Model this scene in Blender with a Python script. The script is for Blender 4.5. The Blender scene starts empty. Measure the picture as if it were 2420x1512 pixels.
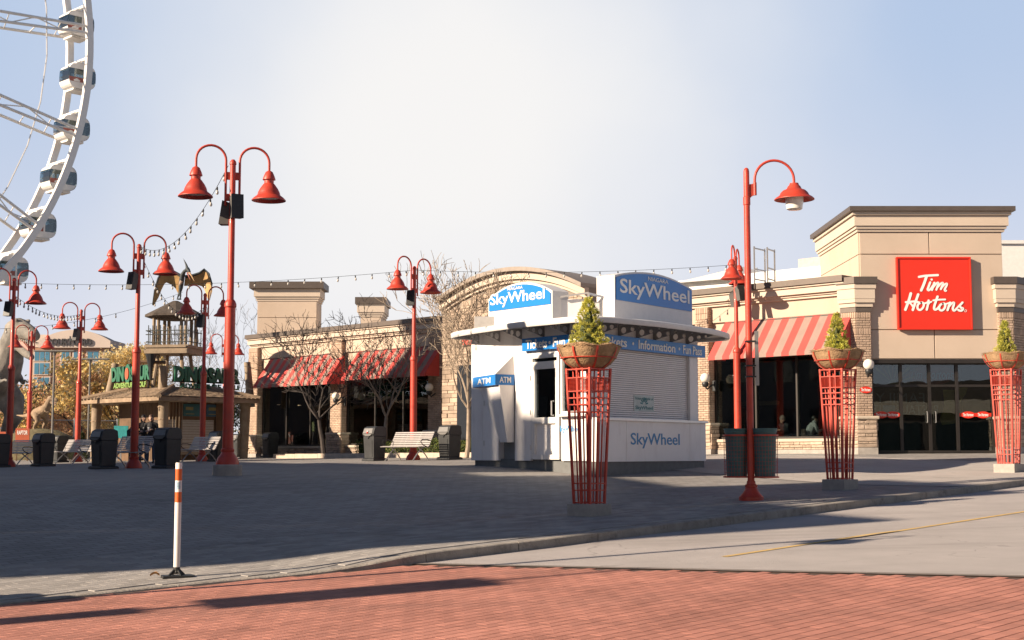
import bpy, bmesh, math, random
from mathutils import Vector, Matrix, Euler
R = random.Random(7)
V = Vector
SC = bpy.context.scene
COL = SC.collection

# ------------------------------------------------------------------ camera, sky, sun, exposure
CAM_F, CAM_CX, CAM_CY = 3360.0, 1209.5, 756.0          # photograph measured at 2419 px width
PITCH = math.atan(314 / 3360.0)
cam_d = bpy.data.cameras.new('camera'); cam = bpy.data.objects.new('camera', cam_d); COL.objects.link(cam)
cam_d.sensor_width = 36.0; cam_d.lens = 36.0 * CAM_F / 2419.0
cam_d.clip_start = 0.1; cam_d.clip_end = 6000
cam.location = (0, 0, 0); cam.rotation_euler = (math.pi / 2 + PITCH, 0, 0)
SC.camera = cam

SUN_AZ = math.radians(65.0)      # direction the light travels, measured from +Y towards +X
SUN_EL = math.radians(22.8)
SKY_STRENGTH = 0.05; HAZE_LOW = (7.9, 7.9, 8.7); HAZE_HIGH = (5.0, 6.2, 8.3); CLOUD = (9.5, 9.3, 9.1)
w = bpy.data.worlds.new('World'); SC.world = w; w.use_nodes = True
nt = w.node_tree; nt.nodes.clear()
n_out = nt.nodes.new('ShaderNodeOutputWorld'); n_bg = nt.nodes.new('ShaderNodeBackground')
n_sky = nt.nodes.new('ShaderNodeTexSky'); n_sky.sky_type = 'NISHITA'; n_sky.sun_disc = False
n_sky.sun_elevation = SUN_EL
n_sky.sun_rotation = SUN_AZ + math.pi       # sun stands opposite to where its light travels
n_sky.air_density = 1.0; n_sky.dust_density = 0.6; n_sky.ozone_density = 0.4; n_sky.altitude = 3500
# bright autumn haze low over the horizon all round, thin white cloud patches, clear deep sky above
def wn(t, **k):
    n = nt.nodes.new(t)
    for q, v in k.items(): setattr(n, q, v)
    return n
n_tc = wn('ShaderNodeTexCoord'); n_sep = wn('ShaderNodeSeparateXYZ'); nt.links.new(n_tc.outputs['Generated'], n_sep.inputs[0])
def wmap(src, f0, f1, t0, t1):
    m = wn('ShaderNodeMapRange', interpolation_type='SMOOTHSTEP')
    for q, v in zip(('From Min', 'From Max', 'To Min', 'To Max'), (f0, f1, t0, t1)): m.inputs[q].default_value = v
    nt.links.new(src, m.inputs['Value']); return m.outputs[0]
n_noi = wn('ShaderNodeTexNoise'); n_noi.inputs['Scale'].default_value = 2.6; n_noi.inputs['Detail'].default_value = 5.0; n_noi.inputs['Roughness'].default_value = .5
nt.links.new(n_tc.outputs['Generated'], n_noi.inputs['Vector'])
hz_col = wn('ShaderNodeMixRGB'); hz_col.inputs['Color1'].default_value = (*HAZE_LOW, 1); hz_col.inputs['Color2'].default_value = (*HAZE_HIGH, 1)
nt.links.new(wmap(n_sep.outputs['Z'], 0.0, 0.30, 0, 1), hz_col.inputs['Fac'])
hz_mix = wn('ShaderNodeMixRGB'); nt.links.new(wmap(n_sep.outputs['Z'], 0.30, 0.40, .92, 0), hz_mix.inputs['Fac'])
nt.links.new(n_sky.outputs[0], hz_mix.inputs['Color1']); nt.links.new(hz_col.outputs[0], hz_mix.inputs['Color2'])
prev = hz_mix.outputs[0]
for az, el, rad in ((-3.5, 13, .37), (64, 10, .22), (-80, 9, .24), (125, 11, .2), (-140, 9, .22)):
    az, el = math.radians(az), math.radians(el)
    vm = wn('ShaderNodeVectorMath', operation='DISTANCE'); vm.inputs[1].default_value = (math.sin(az) * math.cos(el), math.cos(az) * math.cos(el), math.sin(el))
    nt.links.new(n_tc.outputs['Generated'], vm.inputs[0])
    ma = wn('ShaderNodeMath', operation='MULTIPLY_ADD'); ma.inputs[1].default_value = .34; nt.links.new(n_noi.outputs[0], ma.inputs[0]); nt.links.new(vm.outputs['Value'], ma.inputs[2])
    mx = wn('ShaderNodeMixRGB'); mx.inputs['Color2'].default_value = (*CLOUD, 1)
    nt.links.new(wmap(ma.outputs[0], .17, .17 + rad, .95, 0), mx.inputs['Fac']); nt.links.new(prev, mx.inputs['Color1']); prev = mx.outputs[0]
nt.links.new(prev, n_bg.inputs['Color'])
n_bg.inputs['Strength'].default_value = SKY_STRENGTH
nt.links.new(n_bg.outputs[0], n_out.inputs['Surface'])

sun_d = bpy.data.lights.new('sun', 'SUN'); sun = bpy.data.objects.new('sun', sun_d); COL.objects.link(sun)
sun_d.energy = 5.0; sun_d.angle = math.radians(0.55); sun_d.color = (1.0, 0.815, 0.615)
SUN_DIR = V((math.sin(SUN_AZ) * math.cos(SUN_EL), math.cos(SUN_AZ) * math.cos(SUN_EL), -math.sin(SUN_EL)))
sun.rotation_euler = SUN_DIR.to_track_quat('-Z', 'Y').to_euler(); sun.location = (-40, -20, 40)
SC.cycles.diffuse_bounces = 3; SC.cycles.transparent_max_bounces = 12
vs = SC.view_settings
vs.view_transform = 'Standard'; vs.look = 'None'; vs.exposure = 1.0; vs.gamma = 1.0; vs.use_curve_mapping = False

# ------------------------------------------------------------------ pixel helpers and terrain
_c, _s = math.cos(PITCH), math.sin(PITCH)
K2 = math.sqrt(0.5)
def ray(px, py):
    x = (px - CAM_CX) / CAM_F; y = -(py - CAM_CY) / CAM_F
    return V((x, _c - _s * y, _s + _c * y))
def at(px, py, Y):
    r = ray(px, py); return r * (Y / r.y)
def lerp(xs, ys, x):
    if x <= xs[0]: return ys[0]
    for i in range(len(xs) - 1):
        if x <= xs[i + 1]: return ys[i] + (ys[i + 1] - ys[i]) * (x - xs[i]) / (xs[i + 1] - xs[i])
    return ys[-1]
def sm(a, b, x):
    t = min(1, max(0, (x - a) / (b - a))); return t * t * (3 - 2 * t)
def tk(s): return lerp([5, 7, 9.5, 11.2, 14, 31], [14.6, 14.4, 14.0, 13.55, 13.45, 13.8], s)
def road_z(s): return -1.86 + .04 * min(60, max(-15, s))
def kh(s): return .025 + .105 * sm(10.3, 12.2, s)
def plaza_z(s, t):
    k = tk(s); h = kh(s)
    front = road_z(s) + h + (.13 - h) * sm(0, 4, t - k)
    back = -.43 + .02 * (min(50, max(5, s)) - 21) - .006 * (min(60, t) - 37)
    f = sm(15.5, 25.5, t)
    return front * (1 - f) + back * f
def ST(s, t, z=None):
    return V(((s - t) * K2, (s + t) * K2, plaza_z(s, t) if z is None else z))
def st_of(x, y): return (x + y) * K2, (y - x) * K2
def gz(x, y):
    s, t = st_of(x, y)
    return road_z(s) if t < tk(s) else plaza_z(s, t)
def hit(px, py):
    r = ray(px, py); Y = 5.0
    while Y < 200 and r.z / r.y * Y >= gz(r.x / r.y * Y, Y): Y += .02
    return V((r.x / r.y * Y, Y, gz(r.x / r.y * Y, Y)))
def on_ground(px, Y):
    x = (px - CAM_CX) / CAM_F * Y / _c * 1.0
    x = at(px, 1070, Y).x
    return V((x, Y, gz(x, Y)))
UU = V((K2, K2, 0)); VV = V((-K2, K2, 0)); ZZ = V((0, 0, 1))

# ------------------------------------------------------------------ materials
MATS = {}
def mat(name, col, rough=.6, metal=0., var=.12, scale=6., bump=0., bscale=40., rnd=0., spec=.5, coat=0., dirt=None, crack=0.):
    if name in MATS: return MATS[name]
    m = bpy.data.materials.new(name); m.use_nodes = True; t = m.node_tree; b = t.nodes['Principled BSDF']
    b.inputs['Roughness'].default_value = rough; b.inputs['Metallic'].default_value = metal
    b.inputs['Specular IOR Level'].default_value = spec
    b.inputs['Coat Weight'].default_value = coat
    tc = t.nodes.new('ShaderNodeTexCoord'); no = t.nodes.new('ShaderNodeTexNoise')
    no.inputs['Scale'].default_value = scale; no.inputs['Detail'].default_value = 6; no.inputs['Roughness'].default_value = .6
    t.links.new(tc.outputs['Object'], no.inputs['Vector'])
    mr = t.nodes.new('ShaderNodeMapRange'); mr.inputs['From Min'].default_value = .3; mr.inputs['From Max'].default_value = .7
    mr.inputs['To Min'].default_value = 1 - var; mr.inputs['To Max'].default_value = 1 + var
    t.links.new(no.outputs[0], mr.inputs['Value'])
    val = mr.outputs[0]
    if rnd:
        oi = t.nodes.new('ShaderNodeObjectInfo'); m2 = t.nodes.new('ShaderNodeMapRange')
        m2.inputs['To Min'].default_value = 1 - rnd; m2.inputs['To Max'].default_value = 1 + rnd
        t.links.new(oi.outputs['Random'], m2.inputs['Value'])
        mu = t.nodes.new('ShaderNodeMath'); mu.operation = 'MULTIPLY'
        t.links.new(val, mu.inputs[0]); t.links.new(m2.outputs[0], mu.inputs[1])
        at_ = t.nodes.new('ShaderNodeAttribute'); at_.attribute_name = 'piece'      # per-piece tone on joined pieces
        m4 = t.nodes.new('ShaderNodeMath'); m4.operation = 'MULTIPLY_ADD'; m4.inputs[1].default_value = rnd * 2; m4.inputs[2].default_value = 1.0
        t.links.new(at_.outputs['Fac'], m4.inputs[0]); m5 = t.nodes.new('ShaderNodeMath'); m5.operation = 'MULTIPLY'
        t.links.new(mu.outputs[0], m5.inputs[0]); t.links.new(m4.outputs[0], m5.inputs[1]); val = m5.outputs[0]
    vm = t.nodes.new('ShaderNodeVectorMath'); vm.operation = 'SCALE'; vm.inputs[0].default_value = col
    t.links.new(val, vm.inputs['Scale'])
    outc = vm.outputs[0]
    if dirt:
        n2 = t.nodes.new('ShaderNodeTexNoise'); n2.inputs['Scale'].default_value = dirt[1]; n2.inputs['Detail'].default_value = 8
        n2.inputs['Roughness'].default_value = .7
        if len(dirt) > 3:
            mp = t.nodes.new('ShaderNodeMapping'); mp.inputs['Rotation'].default_value = (0, 0, -math.pi / 4); mp.inputs['Scale'].default_value = dirt[3]
            t.links.new(tc.outputs['Object'], mp.inputs['Vector']); t.links.new(mp.outputs[0], n2.inputs['Vector'])
        else: t.links.new(tc.outputs['Object'], n2.inputs['Vector'])
        m3 = t.nodes.new('ShaderNodeMapRange'); m3.inputs['From Min'].default_value = .5; m3.inputs['From Max'].default_value = .75
        m3.inputs['To Max'].default_value = dirt[2]; t.links.new(n2.outputs[0], m3.inputs['Value'])
        mx = t.nodes.new('ShaderNodeMixRGB'); mx.inputs['Color2'].default_value = (*dirt[0], 1)
        t.links.new(m3.outputs[0], mx.inputs['Fac']); t.links.new(outc, mx.inputs['Color1']); outc = mx.outputs[0]
    t.links.new(outc, b.inputs['Base Color'])
    if bump:
        n3 = t.nodes.new('ShaderNodeTexNoise'); n3.inputs['Scale'].default_value = bscale; n3.inputs['Detail'].default_value = 5
        t.links.new(tc.outputs['Object'], n3.inputs['Vector'])
        bp = t.nodes.new('ShaderNodeBump'); bp.inputs['Strength'].default_value = bump; bp.inputs['Distance'].default_value = .02
        t.links.new(n3.outputs[0], bp.inputs['Height']); t.links.new(bp.outputs[0], b.inputs['Normal'])
    if crack:
        nw = t.nodes.new('ShaderNodeTexNoise'); nw.inputs['Scale'].default_value = 1.3; nw.inputs['Detail'].default_value = 6
        t.links.new(tc.outputs['Object'], nw.inputs['Vector']); va = t.nodes.new('ShaderNodeVectorMath'); va.operation = 'MULTIPLY_ADD'; va.inputs[1].default_value = (1.1, 1.1, 0)
        t.links.new(nw.outputs['Color'], va.inputs[0]); t.links.new(tc.outputs['Object'], va.inputs[2])
        vo = t.nodes.new('ShaderNodeTexVoronoi'); vo.feature = 'DISTANCE_TO_EDGE'; vo.inputs['Scale'].default_value = crack; t.links.new(va.outputs[0], vo.inputs['Vector'])
        mc = t.nodes.new('ShaderNodeMapRange'); mc.inputs['From Max'].default_value = .008; mc.inputs['To Min'].default_value = .5; mc.inputs['To Max'].default_value = 0; t.links.new(vo.outputs['Distance'], mc.inputs['Value'])
        m6 = t.nodes.new('ShaderNodeMath'); m6.operation = 'MULTIPLY'; t.links.new(mc.outputs[0], m6.inputs[0])
        m7 = t.nodes.new('ShaderNodeMapRange'); m7.inputs['From Min'].default_value = .45; m7.inputs['From Max'].default_value = .6; t.links.new(no.outputs[0], m7.inputs['Value']); t.links.new(m7.outputs[0], m6.inputs[1])
        mx2 = t.nodes.new('ShaderNodeMixRGB'); mx2.inputs['Color2'].default_value = (*[c * .25 for c in col], 1); t.links.new(m6.outputs[0], mx2.inputs['Fac']); t.links.new(outc, mx2.inputs['Color1']); t.links.new(mx2.outputs[0], b.inputs['Base Color'])
    MATS[name] = m
    return m
def leafmat(name, col, var=.35, trans=.25):
    if name in MATS: return MATS[name]
    m = mat(name, col, rough=.65, var=var, scale=3.0, spec=.25)
    t = m.node_tree; b = t.nodes['Principled BSDF']
    tr = t.nodes.new('ShaderNodeBsdfTranslucent'); src = b.inputs['Base Color'].links[0].from_socket
    t.links.new(src, tr.inputs['Color']); mx = t.nodes.new('ShaderNodeMixShader'); mx.inputs[0].default_value = trans
    o = t.nodes['Material Output']; t.links.new(b.outputs[0], mx.inputs[1]); t.links.new(tr.outputs[0], mx.inputs[2]); t.links.new(mx.outputs[0], o.inputs['Surface'])
    return m
def glassmat(name, tint=(.55, .62, .62), refl=1.0, rough=.0):
    if name in MATS: return MATS[name]
    m = bpy.data.materials.new(name); m.use_nodes = True; t = m.node_tree; t.nodes.clear()
    o = t.nodes.new('ShaderNodeOutputMaterial'); mx = t.nodes.new('ShaderNodeMixShader')
    tr = t.nodes.new('ShaderNodeBsdfTransparent'); tr.inputs[0].default_value = (*tint, 1)
    gl = t.nodes.new('ShaderNodeBsdfGlossy'); gl.inputs['Roughness'].default_value = rough; gl.inputs['Color'].default_value = (.85, .9, .92, 1)
    fr = t.nodes.new('ShaderNodeFresnel'); fr.inputs[0].default_value = 1.55
    mu = t.nodes.new('ShaderNodeMath'); mu.operation = 'MULTIPLY'; mu.inputs[1].default_value = refl; mu.use_clamp = True
    tc = t.nodes.new('ShaderNodeTexCoord'); n3 = t.nodes.new('ShaderNodeTexNoise'); n3.inputs['Scale'].default_value = 1.2
    bp = t.nodes.new('ShaderNodeBump'); bp.inputs['Strength'].default_value = .03; bp.inputs['Distance'].default_value = .05
    t.links.new(tc.outputs['Object'], n3.inputs['Vector']); t.links.new(n3.outputs[0], bp.inputs['Height']); t.links.new(bp.outputs[0], gl.inputs['Normal'])
    t.links.new(fr.outputs[0], mu.inputs[0]); t.links.new(mu.outputs[0], mx.inputs[0])
    t.links.new(tr.outputs[0], mx.inputs[1]); t.links.new(gl.outputs[0], mx.inputs[2]); t.links.new(mx.outputs[0], o.inputs['Surface'])
    MATS[name] = m; return m

# ------------------------------------------------------------------ mesh building
def piece_tones(o, nf):
    """a random tone for every nf faces of a mesh of joined pieces"""
    at_ = o.data.attributes.new('piece', 'FLOAT', 'FACE'); k = len(o.data.polygons); out = []
    while len(out) < k: out += [R.uniform(-.5, .5)] * nf
    at_.data.foreach_set('value', out[:k]); return o
class MB:
    def __init__(s): s.v = []; s.f = []
    def add(s, vs, fs):
        o = len(s.v); s.v += [V(p) for p in vs]; s.f += [tuple(i + o for i in f) for f in fs]; return s
    def para(s, o, a, b, c):               # parallelepiped from corner and three edge vectors
        o, a, b, c = V(o), V(a), V(b), V(c)
        p = [o, o + a, o + a + b, o + b, o + c, o + a + c, o + a + b + c, o + b + c]
        f = [(0, 3, 2, 1), (4, 5, 6, 7), (0, 1, 5, 4), (1, 2, 6, 5), (2, 3, 7, 6), (3, 0, 4, 7)]
        if a.cross(b).dot(c) < 0: f = [q[::-1] for q in f]
        return s.add(p, f)
    def box(s, x0, x1, y0, y1, z0, z1): return s.para((x0, y0, z0), (x1 - x0, 0, 0), (0, y1 - y0, 0), (0, 0, z1 - z0))
    def bar(s, a, b, wx, wy=None, up=(0, 0, 1)):  # square bar from a to b
        a, b = V(a), V(b); wy = wy or wx; d = (b - a).normalized(); u = V(up)
        if abs(d.dot(u)) > .98: u = V((1, 0, 0))
        x = d.cross(u).normalized(); y = x.cross(d).normalized()
        return s.para(a - x * wx / 2 - y * wy / 2, x * wx, y * wy, b - a)
    def tube(s, pts, r, n=8, cap=True):
        pts = [V(p) for p in pts]; k = len(pts); rs = r if isinstance(r, (list, tuple)) else [r] * k
        o = len(s.v); prev = None
        for i in range(k):
            d = (pts[min(i + 1, k - 1)] - pts[max(i - 1, 0)]).normalized()
            if prev is None:
                x = d.cross(V((0, 0, 1)));
                if x.length < .05: x = d.cross(V((0, 1, 0)))
            else: x = prev - d * prev.dot(d)
            x.normalize(); prev = x; y = d.cross(x)
            for j in range(n):
                a = 2 * math.pi * j / n; s.v.append(pts[i] + (x * math.cos(a) + y * math.sin(a)) * rs[i])
        for i in range(k - 1):
            for j in range(n):
                j2 = (j + 1) % n; s.f.append((o + i * n + j, o + i * n + j2, o + (i + 1) * n + j2, o + (i + 1) * n + j))
        if cap:
            s.f.append(tuple(o + j for j in range(n))[::-1]); s.f.append(tuple(o + (k - 1) * n + j for j in range(n)))
        return s
    def lathe(s, prof, n=20, c=(0, 0, 0), axis=None, capb=True, capt=True):
        c = V(c); o = len(s.v)
        for r, z in prof:
            for j in range(n):
                a = 2 * math.pi * j / n; s.v.append(c + V((r * math.cos(a), r * math.sin(a), z)))
        for i in range(len(prof) - 1):
            for j in range(n):
                j2 = (j + 1) % n; s.f.append((o + i * n + j, o + i * n + j2, o + (i + 1) * n + j2, o + (i + 1) * n + j))
        if capb: s.f.append(tuple(o + j for j in range(n))[::-1])
        if capt: s.f.append(tuple(o + (len(prof) - 1) * n + j for j in range(n)))
        return s
    def prism(s, poly, vec):               # planar polygon (3D points) extruded by vec
        poly = [V(p) for p in poly]; vec = V(vec); n = len(poly)
        nrm = V((0, 0, 0))
        for i in range(n): nrm += poly[i].cross(poly[(i + 1) % n])
        if nrm.dot(vec) > 0: poly = poly[::-1]
        p = poly + [q + vec for q in poly]
        f = [tuple(range(n)), tuple(range(2 * n - 1, n - 1, -1))]
        f += [(i, i + n, (i + 1) % n + n, (i + 1) % n) for i in range(n)]
        return s.add(p, f)
    def sphere(s, c, r, n=12, m=8, sc=(1, 1, 1)):
        prof = []
        c = V(c); o = len(s.v)
        for i in range(m + 1):
            a = math.pi * i / m
            for j in range(n):
                b = 2 * math.pi * j / n
                s.v.append(c + V((r * sc[0] * math.sin(a) * math.cos(b), r * sc[1] * math.sin(a) * math.sin(b), -r * sc[2] * math.cos(a))))
        for i in range(m):
            for j in range(n):
                j2 = (j + 1) % n; s.f.append((o + i * n + j, o + i * n + j2, o + (i + 1) * n + j2, o + (i + 1) * n + j))
        return s
    def quad(s, a, b, c, d): return s.add([a, b, c, d], [(0, 1, 2, 3)])
    def mesh(s, name, off=V((0, 0, 0))):
        m = bpy.data.meshes.new(name); m.from_pydata([tuple(p - off) for p in s.v], [], s.f); m.validate(verbose=False); m.update(); return m
def tag(o, label=None, cat=None, group=None, kind=None):
    if label: o['label'] = label
    if cat: o['category'] = cat
    if group: o['group'] = group
    if kind: o['kind'] = kind
    return o
def wloc(o):
    p = V((0, 0, 0))
    while o is not None: p += o.location; o = o.parent
    return p
def build(name, mb, m, parent=None, smooth=False, bevel=0., world=False, label=None):
    """one mesh object; world=True: vertices are world positions, parent is an unrotated Empty or mesh"""
    off = wloc(parent) if (world and parent is not None) else V((0, 0, 0))
    me = mb if isinstance(mb, bpy.types.Mesh) else mb.mesh(name, off)
    if not me.materials:
        for x in (m if isinstance(m, (list, tuple)) else [m]): me.materials.append(x)
    if smooth:
        for p in me.polygons: p.use_smooth = True
        try: me.set_sharp_from_angle(angle=math.radians(40))
        except Exception: pass
    o = bpy.data.objects.new(name, me); COL.objects.link(o)
    if parent is not None: o.parent = parent
    if bevel:
        b = o.modifiers.new('bevel', 'BEVEL'); b.width = bevel; b.segments = 2; b.limit_method = 'ANGLE'; b.angle_limit = math.radians(40)
    if label: o['label'] = label
    return o
def thing(name, label, cat, loc=(0, 0, 0), rz=0., group=None):
    o = bpy.data.objects.new(name, None); COL.objects.link(o); o.location = loc; o.rotation_euler = (0, 0, rz)
    o.empty_display_size = .3
    return tag(o, label, cat, group)
def copy_tree(o, parent=None):
    c = o.copy(); COL.objects.link(c); c.parent = parent
    for ch in list(o.children): copy_tree(ch, c)
    return c
def place(o, loc, rz=0., label=None, scale=None):
    o.location = loc; o.rotation_euler = (0, 0, rz)
    if scale: o.scale = (scale,) * 3
    if label: o['label'] = label
    return o
def remesh(mb, vox, name='m', smooth_iter=4):
    me = mb.mesh(name); o = bpy.data.objects.new(name, me); COL.objects.link(o)
    r = o.modifiers.new('r', 'REMESH'); r.mode = 'VOXEL'; r.voxel_size = vox
    if smooth_iter:
        q = o.modifiers.new('s', 'SMOOTH'); q.iterations = smooth_iter; q.factor = .5
    dg = bpy.context.evaluated_depsgraph_get()
    me2 = bpy.data.meshes.new_from_object(o.evaluated_get(dg)); bpy.data.objects.remove(o); bpy.data.meshes.remove(me)
    for p in me2.polygons: p.use_smooth = True
    return me2
class Fr:
    """a vertical plane: origin, right, outward normal; up is Z"""
    def __init__(s, O, Rt, N): s.O, s.R, s.N = V(O), V(Rt).normalized(), V(N).normalized()
    def p(s, a, z, n=0.): return V((s.O.x, s.O.y, 0)) + s.R * a + s.N * n + V((0, 0, z))
    def px(s, px, py, n=0.):
        r = ray(px, py); o = V((s.O.x, s.O.y, 0)) + s.N * n
        k = o.dot(s.N) / r.dot(s.N); q = r * k - o
        return q.dot(s.R), (r * k).z
    def box(s, mb, a0, a1, z0, z1, n0, n1):
        return mb.para(s.p(a0, z0, n0), s.R * (a1 - a0), s.N * (n1 - n0), ZZ * (z1 - z0))
    def shift(s, n): return Fr(s.O + s.N * n, s.R, s.N)
def textmesh(txt, bold=0., ext=.01, shear=0., space=1.0):
    cu = bpy.data.curves.new('t', 'FONT'); cu.body = txt; cu.offset = bold; cu.extrude = ext; cu.shear = shear; cu.space_character = space
    cu.resolution_u = 3; cu.size = 1
    o = bpy.data.objects.new('t', cu); COL.objects.link(o)
    dg = bpy.context.evaluated_depsgraph_get(); me = bpy.data.meshes.new_from_object(o.evaluated_get(dg))
    bpy.data.objects.remove(o); bpy.data.curves.remove(cu)
    xs = [v.co.x for v in me.vertices]; ys = [v.co.y for v in me.vertices]
    return me, min(xs), max(xs), min(ys), max(ys)
def text(name, txt, fr, a0, a1, z0, z1, n, m, parent, bold=0., shear=0., slope=0., space=1.0, depth=.012):
    """lettering standing on plane fr, filling the box a0..a1, z0..z1 (world plane coordinates)"""
    me, x0, x1, y0, y1 = textmesh(txt, bold, .5, shear, space)
    off = wloc(parent)
    for v in me.vertices:
        fx = (v.co.x - x0) / (x1 - x0); fy = (v.co.y - y0) / (y1 - y0)
        q = fr.p(a0 + (a1 - a0) * fx, z0 + (z1 - z0) * fy + slope * fx, n + depth * (v.co.z + .5))
        v.co = q - off
    me.materials.append(m)
    o = bpy.data.objects.new(name, me); COL.objects.link(o); o.parent = parent
    return o

# palette
M_red = mat('lamp_red_paint', (.50, .050, .026), .46, var=.16, scale=4, bump=.12, bscale=45, coat=.08, dirt=((.27, .06, .05), 3.5, .7))
M_dkmetal = mat('dark_metal', (.035, .037, .04), .45, .3)
M_black = mat('black_plastic', (.022, .024, .026), .5, bump=.15, bscale=120)
M_steel = mat('galvanised_steel', (.42, .41, .40), .42, .7, var=.15)
M_conc = mat('concrete', (.36, .33, .30), .88, var=.18, scale=4, bump=.3, bscale=50, dirt=((.20, .18, .16), 3, .6))
M_white = mat('white_paint', (.74, .73, .71), .45, var=.05, dirt=((.5, .47, .43), 2.2, .35))
M_bulb = mat('milky_glass', (.80, .77, .70), .15, var=.03)
# ------------------------------------------------------------------ ground
def steps(a, b, d): n = max(1, int(round((b - a) / d))); return [a + (b - a) * i / n for i in range(n + 1)]
def grid(ss, tfun, zfun):
    mb = MB(); rows = []
    for s in ss:
        ts = tfun(s); rows.append(len(ts)); mb.v += [V(((s - t) * K2, (s + t) * K2, zfun(s, t))) for t in ts]
    n = rows[0]
    for i in range(len(ss) - 1):
        for j in range(n - 1): mb.f.append((i * n + j, (i + 1) * n + j, (i + 1) * n + j + 1, i * n + j + 1))
    return mb
def brick_nodes(t, b, col, joint, bl, bh, bump=.25, rough=.8, rot=math.radians(45), offs=.5, mort=.012, dark=None, squash=None):
    tc = t.nodes.new('ShaderNodeTexCoord'); mp = t.nodes.new('ShaderNodeMapping'); mp.inputs['Rotation'].default_value = (0, 0, -rot)
    br = t.nodes.new('ShaderNodeTexBrick'); br.offset = offs
    br.inputs['Scale'].default_value = 1; br.inputs['Brick Width'].default_value = bl; br.inputs['Row Height'].default_value = bh
    br.inputs['Mortar Size'].default_value = mort; br.inputs['Mortar Smooth'].default_value = .3
    br.inputs['Color1'].default_value = (*[c * .88 for c in col], 1); br.inputs['Color2'].default_value = (*[c * 1.12 for c in col], 1)
    br.inputs['Mortar'].default_value = (*joint, 1)
    no = t.nodes.new('ShaderNodeTexNoise'); no.inputs['Scale'].default_value = .5; no.inputs['Detail'].default_value = 7; no.inputs['Roughness'].default_value = .65
    mr = t.nodes.new('ShaderNodeMapRange'); mr.inputs['From Min'].default_value = .3; mr.inputs['From Max'].default_value = .7; mr.inputs['To Min'].default_value = .86; mr.inputs['To Max'].default_value = 1.14
    vm = t.nodes.new('ShaderNodeVectorMath'); vm.operation = 'SCALE'
    t.links.new(tc.outputs['Object'], mp.inputs['Vector']); t.links.new(mp.outputs[0], br.inputs['Vector'])
    t.links.new(tc.outputs['Object'], no.inputs['Vector']); t.links.new(no.outputs[0], mr.inputs['Value'])
    t.links.new(br.outputs['Color'], vm.inputs[0]); t.links.new(mr.outputs[0], vm.inputs['Scale'])
    nd = t.nodes.new('ShaderNodeTexNoise'); nd.inputs['Scale'].default_value = 1.1; nd.inputs['Detail'].default_value = 9; nd.inputs['Roughness'].default_value = .7
    t.links.new(tc.outputs['Object'], nd.inputs['Vector']); md = t.nodes.new('ShaderNodeMapRange'); md.inputs['From Min'].default_value = .56; md.inputs['From Max'].default_value = .72; md.inputs['To Max'].default_value = .4
    t.links.new(nd.outputs[0], md.inputs['Value']); xd = t.nodes.new('ShaderNodeMixRGB'); xd.inputs['Color2'].default_value = (*[c * .45 for c in col], 1)
    t.links.new(md.outputs[0], xd.inputs['Fac']); t.links.new(vm.outputs[0], xd.inputs['Color1']); t.links.new(xd.outputs[0], b.inputs['Base Color'])
    bp = t.nodes.new('ShaderNodeBump'); bp.inputs['Strength'].default_value = bump; bp.inputs['Distance'].default_value = .01; bp.invert = True
    t.links.new(br.outputs['Fac'], bp.inputs['Height'])
    if bump: t.links.new(bp.outputs[0], b.inputs['Normal'])
    b.inputs['Roughness'].default_value = rough; b.inputs['Specular IOR Level'].default_value = .3
PAVER = (.285, .272, .262)  # plaza colour kept low to deepen the shade lying over it
M_plaza = bpy.data.materials.new('shaded_plaza_paving'); M_plaza.use_nodes = True
brick_nodes(M_plaza.node_tree, M_plaza.node_tree.nodes['Principled BSDF'], PAVER, (.17, .15, .135), .30, .152, bump=0, mort=.008)
M_asph = mat('worn_asphalt', (.42, .387, .374), .9, var=.10, scale=.9, bump=.5, bscale=90, dirt=((.25, .227, .215), .9, .7, (.12, 1.0, 1)), spec=.3, crack=.45)
M_kerb = mat('kerb_concrete', (.33, .30, .265), .9, var=.2, scale=3, bump=.5, bscale=30, dirt=((.13, .12, .11), 5, .8), spec=.3)
M_ground = mat('far_ground', (.20, .18, .15), .95, var=.2, scale=.05)
tag(build('ground', MB().quad((-3000, -400, -2.6), (3000, -400, -2.6), (3000, 4000, -2.6), (-3000, 4000, -2.6)), M_ground), kind='structure')
ss = steps(-70, -4, 3) + steps(-3, 36, .5)[0:] + steps(38, 95, 3)
road = tag(build('road', grid(ss, lambda s: [-11.9, -8, -3, 1, 4, 7, 9, 11, tk(s) + .02], lambda s, t: road_z(s)), M_asph, smooth=True), kind='structure')
KW = .17
def plaza_ts(s):
    k = tk(s) + KW; return [k + .3 * i for i in range(19)] + [20.5, 21.2, 22, 23, 24, 25, 26, 28, 32, 38, 46, 60, 80, 110, 160]
plaza = tag(build('plaza_pavement', grid(ss, plaza_ts, lambda s, t: plaza_z(s, t) - .001), M_plaza, smooth=True), kind='structure')
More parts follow.
